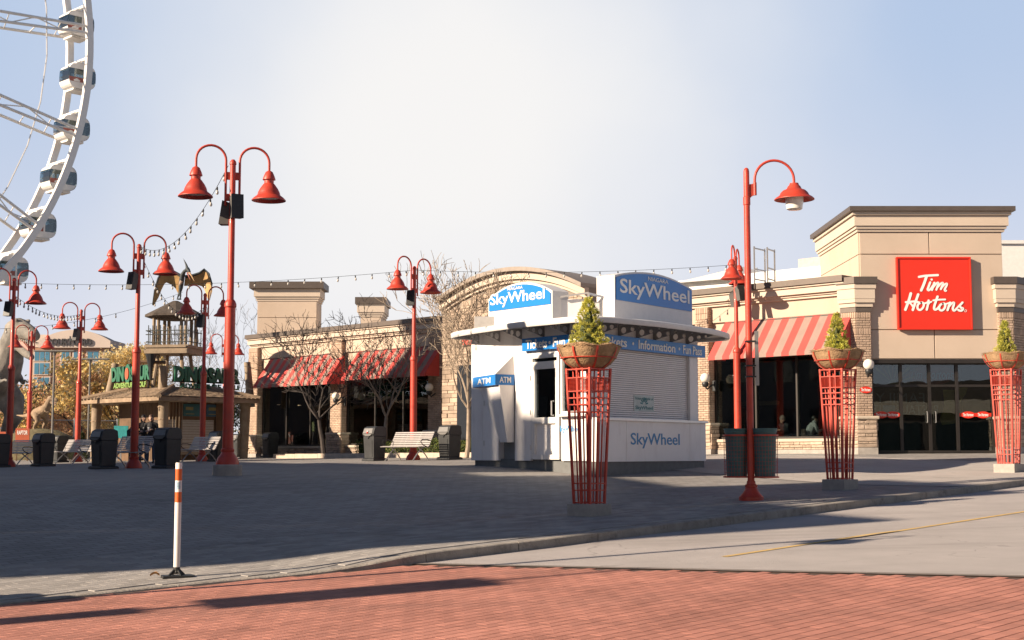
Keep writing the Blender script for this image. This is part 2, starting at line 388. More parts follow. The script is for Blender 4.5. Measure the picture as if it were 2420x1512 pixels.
# jointed concrete walk before the shops, colour paled to stand for sunlight
M_walk = mat('sunlit_walk_concrete', (.43, .395, .368), .9, var=.10, scale=1.2, bump=.3, bscale=60, dirt=((.30, .27, .25), 1.3, .5), spec=.3, crack=.5)
walk = tag(build('shop_pavement', grid([s for s in ss if 26.4 < s < 37.9], lambda s: plaza_ts(s)[:26], lambda s, t: plaza_z(s, t) + .005), M_walk, smooth=True), kind='structure')
mb = MB()
for s_ in (26.5, 29.5, 32.5, 35.5):
    ts_ = plaza_ts(s_)[:26]; o_ = len(mb.v)
    for t in ts_:
        for e in (-.012, .012): mb.v.append(V(((s_ + e - t) * K2, (s_ + e + t) * K2, plaza_z(s_, t) + .009)))
    mb.f += [(o_ + 2 * i, o_ + 2 * i + 1, o_ + 2 * i + 3, o_ + 2 * i + 2) for i in range(len(ts_) - 1)]
tag(build('slab_joint', mb, mat('slab_joint', (.10, .09, .085), .95), walk), kind='stuff')
# kerb in separate stones along the street
kerb = tag(build('kerb', grid(ss, lambda s: [tk(s) - .02, tk(s) + KW + .02], lambda s, t: road_z(s) - .05), M_kerb), kind='structure')
s0 = -20.0
while s0 < 60:
    s1 = s0 + (1.6 if s0 < 34 else 3.2); mb = MB(); N = 8
    for i in range(N + 1):
        s = s0 + .006 + (s1 - s0 - .012) * i / N; k = tk(s); zt = road_z(s) + kh(s) + .003
        j = R.uniform(-.004, .004)
        for (dt, dz) in ((-.004 + j, None), (0.012 + j, -.012), (.035, .0), (KW, .0), (KW, None)):
            t = k + dt; z = road_z(s) - .06 if dz is None else zt + dz
            mb.v.append(V(((s - t) * K2, (s + t) * K2, z)))
    for i in range(N):
        for j in range(4): mb.f.append((i * 5 + j, (i + 1) * 5 + j, (i + 1) * 5 + j + 1, i * 5 + j + 1))
    mb.f.append((0, 1, 2, 3, 4)); mb.f.append(tuple(N * 5 + j for j in range(5))[::-1])
    build('kerb_stone', mb, M_kerb, kerb)
    s0 = s1
# brick crosswalk
M_cb = mat('red_brick_paver', (.43, .19, .145), .85, var=.22, scale=1.1, bump=.35, bscale=70, rnd=.11, spec=.3, dirt=((.25, .125, .10), 1.0, .65, (.22, 1.3, 1)))
M_cj = mat('brick_joint', (.085, .050, .038), .95)
M_band = mat('band_concrete', (.20, .17, .15), .9, bump=.3)
def s_edge(t): return 11.75 + 2.55 * (13.6 - t) / 6.9
BL, BH = .245, .138
cw = tag(build('crosswalk', grid(steps(-6, 15, 1.0), lambda s: [0.6, 4, 8, 11, tk(s)], lambda s, t: road_z(s) + .004), M_cj), kind='structure')
mb = MB()       # the sheet above is trimmed on the asphalt side by the road strip laid over it
ts = steps(0.4, 13.75, .45)
for i, t in enumerate(ts):
    for ds, dz in ((.0, .016), (.14, .016)):
        s = s_edge(t) + ds; mb.v.append(V(((s - t) * K2, (s + t) * K2, road_z(s) + dz)))
for i in range(len(ts) - 1): mb.f.append((2 * i, 2 * i + 1, 2 * i + 3, 2 * i + 2))
build('border_strip', mb, M_band, cw)
mb = MB()
for t in ts:
    for s in (s_edge(t) + .135, 12.6 + 3.6, 17.5):
        s = max(s, s_edge(t) + .135); mb.v.append(V(((s - t) * K2, (s + t) * K2, road_z(s) + (.012 if s < 17 else .001))))
for i in range(len(ts) - 1):
    for j in range(2): mb.f.append((3 * i + j, 3 * i + j + 1, 3 * i + j + 4, 3 * i + j + 3))
build('asphalt_overlay', mb, M_asph, cw)
def brick_mesh(name, L, W, H, m, ch=.0016):
    mb = MB(); a, b = L / 2, W / 2
    lo = [(-a, -b, -H), (a, -b, -H), (a, b, -H), (-a, b, -H)]; mi = [(x, y, -ch) for x, y, _ in lo]
    tp = [(x * (1 - ch / a), y * (1 - ch / b), 0) for x, y, _ in lo]
    mb.v = [V(p) for p in lo + mi + tp]
    for k in (0, 4):
        for i in range(4): mb.f.append((k + i, k + (i + 1) % 4, k + 4 + (i + 1) % 4, k + 4 + i))
    mb.f.append((8, 9, 10, 11)); me = mb.mesh(name); me.materials.append(m); return me
def lay_bricks(name, parent, me, m, cells, zf, zb, limit=300):
    """cells: (s, t, scale along s). The nearest are objects, the rest one mesh"""
    def vis(c):
        p = ST(c[0], c[1], 0); d = math.hypot(p.x, p.y)
        inside = abs(p.x) < .365 * p.y and p.y > 10.3 + 0
        return (0 if inside else 1, d)
    cells = sorted(cells, key=vis)
    rest = MB()
    for i, (s, t, k) in enumerate(cells):
        p = ST(s, t, zf(s, t)); e = .05; tl = math.atan((zb(s + e, t) - zb(s - e, t)) / (2 * e)); tw = math.atan((zb(s, t + e) - zb(s, t - e)) / (2 * e)); mtx = Matrix.Translation(p) @ Matrix.Rotation(math.pi / 4, 4, 'Z') @ Matrix.Rotation(-tl + R.uniform(-.0012, .0012), 4, 'Y') @ Matrix.Rotation(tw + R.uniform(-.002, .002), 4, 'X') @ Matrix.Diagonal((k, 1, 1, 1))
        if i < limit:
            o = bpy.data.objects.new(name, me); COL.objects.link(o); o.parent = parent; o.matrix_local = mtx
        else:
            rest.add([mtx @ v.co for v in me.vertices], [tuple(q.vertices) for q in me.polygons])
    if rest.v: piece_tones(tag(build(name + '_field', rest, m, parent), kind='stuff'), len(me.polygons))
cells = []
t = .75; row = 0
while t < 14.5:
    s = -2.0 + (BL / 2 if row % 2 else 0) + R.uniform(-.01, .01)
    while s < s_edge(t) - .13:
        if t + BH / 2 < tk(s) - .01:
            p = ST(s, t, 0)
            if abs(p.x) < .60 * p.y + 1.0 and p.y > 7.0: cells.append((s, t, 1.0))
        s += BL
    t += BH; row += 1
me_cb = brick_mesh('brick', BL - .004, BH - .011, .03, M_cb)
lay_bricks('brick', cw, me_cb, M_cb, cells, lambda s, t: road_z(s) + .011 + R.uniform(-.0005, .0005), lambda s, t: road_z(s))
# plaza pavers, picked out near the dropped kerb, lightened to paint the sunlit strip
M_pv = mat('lit_strip_paver', (.335, .315, .297), .88, var=.2, scale=1.5, bump=.4, bscale=60, rnd=.16, spec=.3, dirt=((.20, .17, .145), 1.2, .6))
me_pv = brick_mesh('paver', .2965, .147, .03, M_pv)
cells = []; t = 13.9; row = 0
while t < 16.9:
    s = 3.0 + (.15 if row % 2 else 0)
    while s < 22:
        p = ST(s, t, 0)
        if t - .08 > tk(s) + KW and abs(p.x) < .375 * p.y: cells.append((s, t, 1.0))
        s += .30
    t += .152; row += 1
lay_bricks('paver', plaza, me_pv, M_pv, cells, lambda s, t: plaza_z(s, t) + .010 + R.uniform(-.0008, .0008), plaza_z)
# centre line
M_yel = mat('worn_yellow_paint', (.60, .41, .15), .8, var=.2, scale=9, dirt=((.38, .32, .25), 6, .9))
mb = MB()
for i, s in enumerate(steps(14.35, 60, .6)):
    for dt in (-.05, .05):
        tt = 10.66 + dt; mb.v.append(V(((s - tt) * K2, (s + tt) * K2, road_z(s) + (.018 if s < 18 else .006))))
mb.f = [(2 * i, 2 * i + 1, 2 * i + 3, 2 * i + 2) for i in range(len(mb.v) // 2 - 1)]
build('centre_line', mb, M_yel, road)
# ------------------------------------------------------------------ restaurant building
M_eifs = mat('tan_stucco', (.52, .42, .335), .92, var=.05, scale=.7, bump=.25, bscale=160, spec=.25, dirt=((.42, .32, .235), .6, .45, (1, 1, .35)))
M_eifs2 = mat('sand_stucco_trim', (.55, .46, .375), .9, var=.05, scale=.9, bump=.2, bscale=160, spec=.25)
M_coping = mat('dark_coping_metal', (.115, .092, .078), .5, .3, var=.08)
M_brick = mat('tan_brick', (.42, .31, .235), .9, var=.18, scale=2.5, bump=.4, bscale=60, rnd=.13, spec=.25)
M_mortar = mat('grey_mortar', (.25, .21, .175), .95, var=.1, bump=.3)
M_stone = mat('ledger_stone', (.45, .35, .27), .92, var=.30, scale=1.6, bump=.6, bscale=18, rnd=.22, spec=.25)
M_cap = mat('cast_stone', (.48, .41, .33), .85, var=.1, bump=.2)
M_frame = mat('bronze_window_frame', (.035, .030, .027), .45, .4)
M_glass = glassmat('window_glass', (.66, .72, .72), 1.7)
M_aw_red = mat('awning_red', (.56, .070, .060), .8, var=.07, scale=2)
M_aw_tan = mat('awning_taupe', (.29, .205, .175), .8, var=.07, scale=2)
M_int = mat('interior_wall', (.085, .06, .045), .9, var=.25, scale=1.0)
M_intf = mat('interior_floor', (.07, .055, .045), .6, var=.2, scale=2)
M_roofw = mat('white_membrane', (.72, .70, .67), .8, var=.06)
W = Fr(ST(38, 0, 0), (K2, -K2, 0), (-K2, -K2, 0))
def wa(px, n=0.): return W.px(px, 1000, n)[0]
def wground(a): return plaza_z(38, -a)
bld = thing('restaurant_building', 'long tan stucco and brick restaurant building with striped awnings and a corner tower', 'building', ST(38, 35))
unit = bpy.data.meshes.new('unit')
def unit_block(m, name):                       # slightly rounded unit block, origin at its centre back
    e = .04; b = bmesh.new(); bmesh.ops.create_cube(b, size=1); bmesh.ops.bevel(b, geom=[x for x in b.edges if all(v.co.y < -.4 for v in x.verts)], offset=.06, segments=1, affect='EDGES')
    me = bpy.data.meshes.new(name); b.to_mesh(me); b.free(); me.materials.append(m); return me
ME_BR = unit_block(M_brick, 'brick'); ME_ST = unit_block(M_stone, 'stone')
BRICKS, STONES = [], []                         # (priority, matrix)
def face_mtx(fr, a, z, n, L, H, D):
    m = Matrix((( fr.R.x, -fr.N.x, 0), (fr.R.y, -fr.N.y, 0), (0, 0, 1))).to_4x4()
    return Matrix.Translation(fr.p(a, z, n)) @ m @ Matrix.Diagonal((L, D, H, 1))
def brick_face(fr, a0, a1, z0, z1, pr=5, bl=.205, bh=.075, n=0., solid=()):
    z = z0; row = 0
    while z < z1 - .03:
        sol = any(p <= z < q for p, q in solid); h = .20 if sol else bh; l = .075 if sol else bl
        a = a0 - (l / 2 if row % 2 and not sol else 0)
        while a < a1 - .01:
            b0, b1 = max(a, a0), min(a + l, a1)
            if b1 - b0 > .03: BRICKS.append((pr, face_mtx(fr, (b0 + b1) / 2, z + h / 2, n + R.uniform(0, .004) - .02, b1 - b0 - .012, min(h, z1 - z) - .012, .065)))
            a += l
        z += h; row += 1
def stone_face(fr, a0, a1, z0, z1, pr=5, n=0., hmin=.05, hmax=.15):
    z = z0
    while z < z1 - .03:
        h = min(R.uniform(hmin, hmax), z1 - z)
        if z1 - z - h < .04: h = z1 - z
        a = a0
        while a < a1 - .01:
            l = R.uniform(.14, .5) * (1.2 if h > .1 else 1)
            if a1 - a - l < .12: l = a1 - a
            STONES.append((pr, face_mtx(fr, a + l / 2, z + h / 2, n + R.uniform(-.012, .028) - .03, l - .012, h - .012, .10)))
            a += l
        z += h
def cornice(mb, fr, a0, a1, rows, n=0., ends=0.):
    for z0, z1, out in rows: fr.box(mb, a0 - ends * out, a1 + ends * out, z0, z1, n, n + out)
def bpart(name, mb, m, **k): return build(name, mb, m, bld, world=True, **k)

ZP, ZC = 5.42, 4.83
ROWS = [(4.83, 4.90, .10), (4.902, 4.965, .16), (4.967, 5.17, .26), (5.172, 5.23, .33)]
aW0, aW1 = wa(592), wa(1052)
aE0, aE1 = wa(1400), wa(2012)
for (a0, a1) in ((aW0, aW1), (aE0, aE1)):
    mb = MB(); W.box(mb, a0, a1, 4.30, ZP - .19, -.35, -.02); bpart('upper_wall', mb, M_eifs)
    mb = MB(); cornice(mb, W, a0, a1, ROWS, -.02); bpart('cornice', mb, M_eifs2)
    mb = MB(); W.box(mb, a0 - .05, a1 + .0, ZP - .188, ZP, -.45, .38); bpart('parapet_coping', mb, M_coping)
def pilaster(a0, a1, n=.16, pr=5, ztop=4.83):
    g = wground((a0 + a1) / 2); zc = g + .93
    mb = MB(); W.box(mb, a0 + .01, a1 - .01, g - .3, ztop - .001, -.3, n - .035); bpart('pilaster_core', mb, M_mortar)
    brick_face(W, a0, a1, zc + .10, ztop, pr, n=n, solid=((4.4, 4.62), (3.9, 4.08)))
    side = Fr(W.p(a1, 0, 0), -W.N, W.R); brick_face(side, -n, .25, zc + .10, ztop, pr)
    left = Fr(W.p(a0, 0, 0), W.N, -W.R); brick_face(left, -.25, n, zc + .10, ztop, pr)
    m2 = MB(); W.box(m2, a0 - .10, a1 + .10, g - .3, zc, -.3, n + .06); bpart('pilaster_base', m2, M_mortar)
    stone_face(W, a0 - .13, a1 + .13, g + .16, zc, pr, n=n + .10)
    for fr_, b0, b1 in ((Fr(W.p(a1 + .13, 0, 0), -W.N, W.R), -n - .1, .2), (Fr(W.p(a0 - .13, 0, 0), W.N, -W.R), -.2, n + .1)): stone_face(fr_, b0, b1, g + .16, zc, pr)
    m3 = MB(); W.box(m3, a0 - .17, a1 + .17, zc + .002, zc + .095, -.3, n + .15); bpart('pilaster_cap', m3, M_cap, bevel=.02)
    m4 = MB(); W.box(m4, a0 - .15, a1 + .15, g - .3, g + .16, -.3, n + .12); bpart('pilaster_plinth', m4, M_conc)
P1 = (wa(592), wa(613)); P2 = (wa(787), wa(812)); P3 = (wa(1018), wa(1050)); P4 = (wa(1652), wa(1682))
for q, pr in ((P1, 4), (P2, 3), (P3, 6), (P4, 2)): pilaster(*q, pr=pr)
AWN = []
def bay(a0, a1, npane, awn, n_st, pr, first=0):
    g = wground((a0 + a1) / 2); zs = g + .47; zt = 3.42
    # stone apron and sill
    mb = MB(); W.box(mb, a0, a1, g - .3, zs - .10, -.4, -.06); bpart('apron_wall', mb, M_mortar)
    stone_face(W, a0 + .02, a1 - .02, g + .13, zs - .10, pr, n=-.01)
    mb = MB(); W.box(mb, a0, a1, g - .3, g + .13, -.38, .02); bpart('apron_plinth', mb, M_conc)
    mb = MB(); W.box(mb, a0 + .01, a1 - .01, zs - .098, zs, -.4, .06); bpart('window_sill', mb, M_cap, bevel=.015)
    mb = MB(); W.box(mb, a0, a1, zt, 4.31, -.36, -.12); bpart('lintel_wall', mb, M_eifs)
    fw = .07; wn = -.20
    fm = MB(); W.box(fm, a0, a0 + fw, zs, zt, wn - .06, wn + .06); W.box(fm, a1 - fw, a1, zs, zt, wn - .06, wn + .06)
    W.box(fm, a0 + fw, a1 - fw, zs, zs + fw, wn - .06, wn + .06); W.box(fm, a0 + fw, a1 - fw, zt - fw, zt, wn - .06, wn + .06)
    win = bpart('window', fm, M_frame)
    for i in range(npane):
        b0 = a0 + fw + (a1 - a0 - 2 * fw) * i / npane; b1 = a0 + fw + (a1 - a0 - 2 * fw) * (i + 1) / npane
        mb = MB(); W.box(mb, b0 + .03, b1 - .03, zs + fw, zt - fw, wn - .008, wn + .008); build('pane', mb, M_glass, win, world=True)
        if i:
            mb = MB(); W.box(mb, b0 - .03, b0 + .03, zs + fw, zt - fw, wn - .055, wn + .055); build('mullion', mb, M_frame, win, world=True)
    # awning: separate cloth stripes on a frame
    w0, w1, zb, out = awn
    ztop = 4.27; aw = MB(); W.box(aw, w0, w1, ztop - .05, ztop, -.02, .04); W.box(aw, w0, w1, zb - .05, zb - .01, out - .06, out - .02)
    for e in (w0 + .02, w1 - .04): aw.bar(W.p(e, ztop - .06, .0), W.p(e, zb - .03, out - .05), .03)
    fo = bpart('awning', aw, M_frame)
    for i in range(n_st):
        b0 = w0 + (w1 - w0) * i / n_st; b1 = w0 + (w1 - w0) * (i + 1) / n_st
        mb = MB(); mb.prism([W.p(b0, ztop + .02, .0), W.p(b1, ztop + .02, .0), W.p(b1, zb, out), W.p(b0, zb, out)], W.N * -.012 + ZZ * -.02)
        mb.prism([W.p(b0, zb, out), W.p(b1, zb, out), W.p(b1, zb - .10, out), W.p(b0, zb - .10, out)], W.N * -.012)
        build('awning_stripe', mb, M_aw_red if i % 2 == first else M_aw_tan, fo, world=True)
    for e, nm in ((w0, 0), (w1, 1)):
        mb = MB(); mb.prism([W.p(e, ztop, .0), W.p(e, zb, out - .01), W.p(e, zb - .08, out - .01), W.p(e, zb - .08, 0)], W.R * (.012 if nm == 0 else -.012)); build('awning_side', mb, M_aw_red, fo, world=True)
OUT = .95
def awspan(pa, pb, py): return (W.px(pa, py, OUT)[0], W.px(pb, py, OUT)[0], W.px((pa + pb) / 2, py, OUT)[1], OUT)
bay(P1[1] + .02, P2[0] - .02, 3, awspan(598, 772, 907), 19, 4)
bay(P2[1] + .02, P3[0] - .02, 3, awspan(805, 1003, 888), 19, 4)
bay(P4[1] + .02, wa(1984), 3, awspan(1672, 1976, 835), 17, 1)
# arched stone gable standing forward of the wall
G = W.shift(1.3)
ga0, ga1 = G.px(1046, 900)[0], G.px(1392, 900)[0]
zsp0, zcr = 5.75, 6.62
def arcz(a, base, crown): k = 2 * (a - ga0) / (ga1 - ga0) - 1; return base + (crown - base) * (1 - k * k)
NS = 28; aa = [ga0 + (ga1 - ga0) * i / NS for i in range(NS + 1)]
gg = min(wground(ga0), wground(ga1)) - .3
mb = MB(); mb.prism([G.p(ga0, gg), G.p(ga1, gg)] + [G.p(a, arcz(a, zsp0, zcr)) for a in reversed(aa)], G.N * -1.6); bpart('gable_wall', mb, M_mortar)
z = wground(ga0) + .1
while z < zcr - .25:
    h = R.uniform(.09, .2)
    inside = [a for a in aa if arcz(a, zsp0, zcr) - .42 > z + h]
    if inside:
        a = inside[0]
        while a < inside[-1] - .05:
            l = min(R.uniform(.2, .7), inside[-1] - a); STONES.append((7, face_mtx(G, a + l / 2, z + h / 2, R.uniform(-.01, .03) - .02, l - .014, h - .012, .1))); a += l
    z += h
for name, m, up0, up1, out in (('gable_trim', M_eifs2, -.42, -.30, .10), ('gable_cornice', M_eifs2, -.298, -.02, .22), ('gable_coping', mat('gable_coping_metal', (.27, .225, .19), .5, .2), -.018, .13, .42)):
    mb = MB()
    for i in range(NS):
        q = [G.p(aa[i], arcz(aa[i], zsp0, zcr) + up0), G.p(aa[i + 1], arcz(aa[i + 1], zsp0, zcr) + up0), G.p(aa[i + 1], arcz(aa[i + 1], zsp0, zcr) + up1), G.p(aa[i], arcz(aa[i], zsp0, zcr) + up1)]
        mb.prism([p - G.N * .02 for p in q], G.N * (out + .02)) if name != 'gable_coping' else mb.prism([p - G.N * 1.7 for p in q], G.N * (out + 1.7))
    bpart(name, mb, m)
# small red sign on the gable, dark entrance glazing below
sa0, sa1 = G.px(1112, 805)[0], G.px(1142, 800)[0]
mb = MB(); G.box(mb, ga0 + .9, ga1 - .9, wground(ga0) + .1, 3.3, .05, .09); bpart('entrance_glazing', mb, mat('dark_glazing', (.012, .013, .014), .08, spec=.6))
mb = MB(); G.box(mb, G.px(1100, 805)[0], G.px(1180, 800)[0], 4.05, 4.5, .07, .18); bpart('gable_sign', mb, mat('sign_red_plain', (.55, .05, .03), .5))

# corner tower facing the camera
T = Fr((0, 43.25, 0), (1, 0, 0), (0, -1, 0)); PF = .14
def tx(px): return T.px(px, 900)[0]
def tz(py, px=2200, n=0): return T.px(px, py, n)[1]
tg = gz(tx(2200), 43.25)
x0, x1 = tx(2037), tx(2377); zt0 = tz(848); ztop = tz(487, n=.3)
zA = tz(548)
mb = MB(); mb.box(x0, x1, 43.25 + .03, 43.25 + 5.5, zt0 - .02, zA + .4); bpart('tower_wall', mb, M_eifs)
xg1, xg2 = tx(2203), tx(2210); zg1, zg2 = tz(601), tz(779)
for (a, b, z0, z1) in ((x0, xg1, zg1, zA), (xg1, x1, zg1, zA), (x0, x1, zg2, zg1), (x0, xg2, zt0, zg2), (xg2, x1, zt0, zg2)):
    mb = MB(); T.box(mb, a + .014, b - .014, z0 + .014, z1 - .014, -.05, .025); bpart('stucco_panel', mb, M_eifs, bevel=.008)
TL = Fr((x0, 43.25, 0), (0, -1, 0), (-1, 0, 0))
for (z0, z1) in ((zt0, zg2), (zg2, zg1), (zg1, zA)):
    mb = MB(); TL.box(mb, -5.4, -.02, z0 + .014, z1 - .014, -.02, .025); bpart('stucco_panel', mb, M_eifs)
hh = ztop - zA
for nm, f0, f1, out, m in (('tower_cornice', 0, .11, .07, M_eifs2), ('tower_cornice', .115, .225, .12, M_eifs2), ('tower_cornice', .23, .66, .17, M_eifs2), ('tower_cornice', .665, .80, .24, M_eifs2), ('tower_coping', .805, 1, .34, M_coping)):
    mb = MB(); mb.box(x0 - out, x1 + out, 43.25 - out, 43.25 + 5.5, zA + hh * f0, zA + hh * f1); bpart(nm, mb, m)
mb = MB(); mb.box(x0 + .02, x1 - .02, 43.25 - .03, 43.25 + .5, zt0 - .13, zt0 - .025); bpart('entrance_header', mb, M_frame)
# pilasters of the tower
def corner_pilaster(pxl, pxc, pxr, left_face, pr):
    F = T.shift(PF); B = F.p(F.px(pxc, 900)[0], 0); C = F.p(F.px(pxr, 900)[0], 0)
    g = gz(B.x, B.y) - .0; zc = tz(983, (pxc + pxr) / 2, PF); ztp = tz(737, pxc, PF)
    F1 = Fr(B, (1, 0, 0), (0, -1, 0)); L1 = C.x - B.x
    if left_face:
        d = W.R; r = ray(pxl, 900); k = (B.y * r.x - B.x * r.y) / (d.x * -r.y + d.y * r.x); A = B - d * abs(k); nl = W.N; L2 = (B - A).length
        F2 = Fr(A, d, nl); plan = [A, B, C, C + V((0, .7, 0)), A - nl * .8]
    else:
        d = UU; L2 = 1.2; nl = V((K2, -K2, 0)); F2 = Fr(C, d, nl); plan = [B, C, C + d * L2, C + d * L2 - nl * .8, B + V((0, .7, 0))]
    def grow(o): # offset plan outwards on visible faces
        if left_face: return [A + nl * o - d * o * .4, B + nl * o * .6 + V((0, -o * .6, 0)), C + V((o, -o, 0)), C + V((o, .7, 0)), A - nl * .8]
        return [B + V((-o, -o, 0)), C + V((o * .5, -o, 0)), C + d * L2 + nl * o, C + d * L2 - nl * .8, B + V((-o, .7, 0))]
    def slab(name, o, z0, z1, m, **k):
        mb = MB(); mb.prism([V((p.x, p.y, z0)) for p in grow(o)], ZZ * (z1 - z0)); return bpart(name, mb, m, **k)
    slab('pilaster_core', -.035, g - .3, ztp, M_mortar)
    slab('pilaster_base', .05, g - .3, zc - .1, M_mortar); slab('pilaster_plinth', .11, g - .3, g + .2, M_conc)
    slab('pilaster_cap', .17, zc - .098, zc, M_cap, bevel=.03)
    sol = ((ztp - .25, ztp - .05), (ztp - .75, ztp - .6))
    brick_face(F1, 0, L1, zc, ztp, pr, solid=sol); brick_face(F2, 0, L2, zc, ztp, pr, solid=sol)
    side = Fr(C, (0, 1, 0), (1, 0, 0)) if left_face else Fr(B, (0, -1, 0), (-1, 0, 0))
    brick_face(side, 0 if left_face else -PF, PF if left_face else 0, zc, ztp, pr)
    stone_face(F1, -.06, L1 + .09, g + .2, zc - .1, pr, n=.09); stone_face(F2, -.06, L2 + .06, g + .2, zc - .1, pr, n=.09)
    sd = Fr(C + V((.09, 0, 0)), (0, 1, 0), (1, 0, 0)) if left_face else Fr(B - V((.09, 0, 0)), (0, -1, 0), (-1, 0, 0))
    stone_face(sd, -.08 if left_face else -PF, PF if left_face else .08, g + .2, zc - .1, pr)
    zt = tz(655, pxc, PF); h = zt - ztp
    for nm, f0, f1, o, m in (('pilaster_cornice', .0, .14, .03, M_coping), ('pilaster_cornice', .145, .26, .06, M_eifs2), ('pilaster_cornice', .265, .37, .11, M_eifs2), ('pilaster_cornice', .375, .66, .12, M_eifs2), ('pilaster_cornice', .665, .80, .15, M_eifs2), ('pilaster_coping', .805, 1., .19, M_coping)):
        slab(nm, o, ztp + h * f0, ztp + h * f1, m)
    return F1, F2, L1, L2, zc, ztp
PLF = corner_pilaster(1990, 2025, 2060, True, 0)
PRF = corner_pilaster(2365, 2365, 2398, False, 1)
# entrance glazing of the tower
gx0, gx1 = tx(2064), tx(2350); zg = tg
EN = T.shift(-.28); zh = tz(989, n=-.28)          # transom bar height is measured from the photograph
zh = tz(990 - 0); ztr = T.px(2200, 985 - 0, -.28)[1]
z_tr = T.px(2200, (1400 + 480 / 3.36) / 1.693, -.28)[1]
xs = [gx0] + [EN.px((3450 + q / 3.36) / 1.693, 1000)[0] for q in (520, 905, 1275)] + [gx1]
fm = MB()
for a, b, z0, z1 in ((gx0, gx1, zt0 - .16, zt0 - .10), (gx0, gx1, z_tr - .035, z_tr + .035), (gx0, gx1, tg + .03, tg + .10)): EN.box(fm, a, b, z0, z1, -.05, .05)
for x in xs: EN.box(fm, x - .045, x + .045, tg + .03, zt0 - .1, -.056, .056)
ent = bpart('entrance', fm, M_frame)
for i in range(4):
    for z0, z1, nm in ((tg + .10, z_tr - .035, 'door_pane' if i in (1, 2) else 'pane'), (z_tr + .035, zt0 - .16, 'transom_pane')):
        mb = MB(); EN.box(mb, xs[i] + .05, xs[i + 1] - .05, z0, z1, -.008, .008); build(nm, mb, M_glass, ent, world=True)
mb = MB()
for dx in (-.10, .16):
    xx = xs[2] + dx; mb.tube([EN.p(xx, tg + .95, .02), EN.p(xx, tg + .95, .10), EN.p(xx, tg + 1.28, .10), EN.p(xx, tg + 1.28, .02)], .014, 6)
build('door_handle', mb, M_steel, ent, world=True)
M_sred = mat('sign_red', (.66, .028, .010), .42, var=.04, scale=2)
M_swhite = mat('sign_white', (.82, .80, .77), .5, var=.03)
# red film bands with oval emblems on the glazing
for i, (a, b) in ((0, (xs[0] + .05, xs[1] - .05)), (3, (xs[3] + .05, xs[4] - .05))):
    zc_ = T.px(2300, 980, -.28)[1]; mb = MB(); EN.box(mb, a, b, zc_ - .055, zc_ + .055, .012, .016); bd = build('window_band', mb, M_sred, ent, world=True)
    for f in (.28, .74):
        c = a + (b - a) * f; mb = MB(); mb.prism([EN.p(c + .21 * math.cos(k * math.pi / 10), zc_ + .105 * math.sin(k * math.pi / 10), .018) for k in range(20)], EN.N * .004); build('oval_emblem', mb, M_sred, bd, world=True)
        text('lettering', 'Tim Hortons', EN, c - .16, c + .16, zc_ - .045, zc_ + .05, .024, M_swhite, bd, bold=.02, shear=.25, depth=.003)
# window decals behind the glass: sunburst, oval; family restaurant is a drawn reflection
zb = z_tr + .06
M_dy = mat('decal_ochre', (.30, .22, .06), .8); M_do = mat('decal_orange', (.26, .09, .03), .8)
ca = xs[0] + .95 * (xs[1] - xs[0]) * .8
mb = MB(); mo = MB()
for k in range(13):
    an = math.pi * (.04 + .92 * k / 12); r1 = .78 if k % 2 else .95
    q = [EN.p(ca + .16 * math.cos(an - .09), zb + .16 * math.sin(an - .09), -.06), EN.p(ca + r1 * math.cos(an - .05), zb + .85 * r1 * math.sin(an - .05), -.06), EN.p(ca + r1 * math.cos(an + .05), zb + .85 * r1 * math.sin(an + .05), -.06), EN.p(ca + .16 * math.cos(an + .09), zb + .16 * math.sin(an + .09), -.06)]
    if ca + r1 * math.cos(an) > gx0: (mb if k % 2 else mo).prism(q, EN.N * .004)
mb.prism([EN.p(ca + .14 * math.cos(k * math.pi / 10), zb + .14 * math.sin(k * math.pi / 10), -.06) for k in range(11)], EN.N * .004)
build('sunburst_decal', mb, M_dy, ent, world=True); build('sunburst_rays', mo, M_do, ent, world=True)
ov = (xs[1] + xs[2]) / 2 + .55; zo = (z_tr + zt0 - .16) / 2 + .02
mb = MB(); mb.prism([EN.p(ov + .72 * math.cos(k * math.pi / 16), zo + .31 * math.sin(k * math.pi / 16), -.07) for k in range(32)], EN.N * .005)
ovo = build('oval_decal', mb, mat('decal_red', (.22, .035, .025), .7), ent, world=True)
M_dg = mat('decal_grey', (.20, .24, .25), .8)
text('lettering', 'Tim Hortons', EN, ov - .66, ov + .66, zo - .13, zo + .15, -.06, M_dg, ovo, bold=.012, shear=.3, depth=.004)
M_dl = mat('reflection_pale', (.16, .17, .165), .8)
FL = Fr(EN.p(0, 0, 0), (-1, 0, 0), (0, -1, 0))          # reflected sign drawn as lettering, reads mirrored from outside
x_m = (xs[0] + xs[2]) / 2
text('reflected_lettering', 'FAMILY', FL, -(x_m + .75), -(x_m - .75), z_tr - .52, z_tr - .22, -.06, M_dl, ent, depth=.004)
text('reflected_lettering', 'RESTAURANT', FL, -(x_m + 1.15), -(x_m - .85), z_tr - .88, z_tr - .58, -.06, M_dl, ent, depth=.004)
mb = MB(); EN.box(mb, xs[0] + .35, xs[0] + .72, z_tr - .88, z_tr - .6, -.05, -.045); build('notice', mb, mat('decal_blue', (.16, .30, .38), .8), ent, world=True)
mb = MB()
mb.prism([EN.p(xs[3] - .40, z_tr - .12, -.07), EN.p(xs[3] - .05, z_tr - .12, -.07), EN.p(xs[3] - .05, z_tr - 1.15, -.07), EN.p(xs[3] - .45, z_tr - 1.2, -.07), EN.p(xs[3] - .52, z_tr - 1.0, -.07), EN.p(xs[3] - .36, z_tr - .6, -.07)], EN.N * .004)
mb.prism([EN.p(xs[3] + .07, z_tr - .05, -.07), EN.p(xs[3] + .38, z_tr - .05, -.07), EN.p(xs[3] + .3, z_tr - .25, -.07), EN.p(xs[3] + .12, z_tr - .5, -.07)], EN.N * .004)
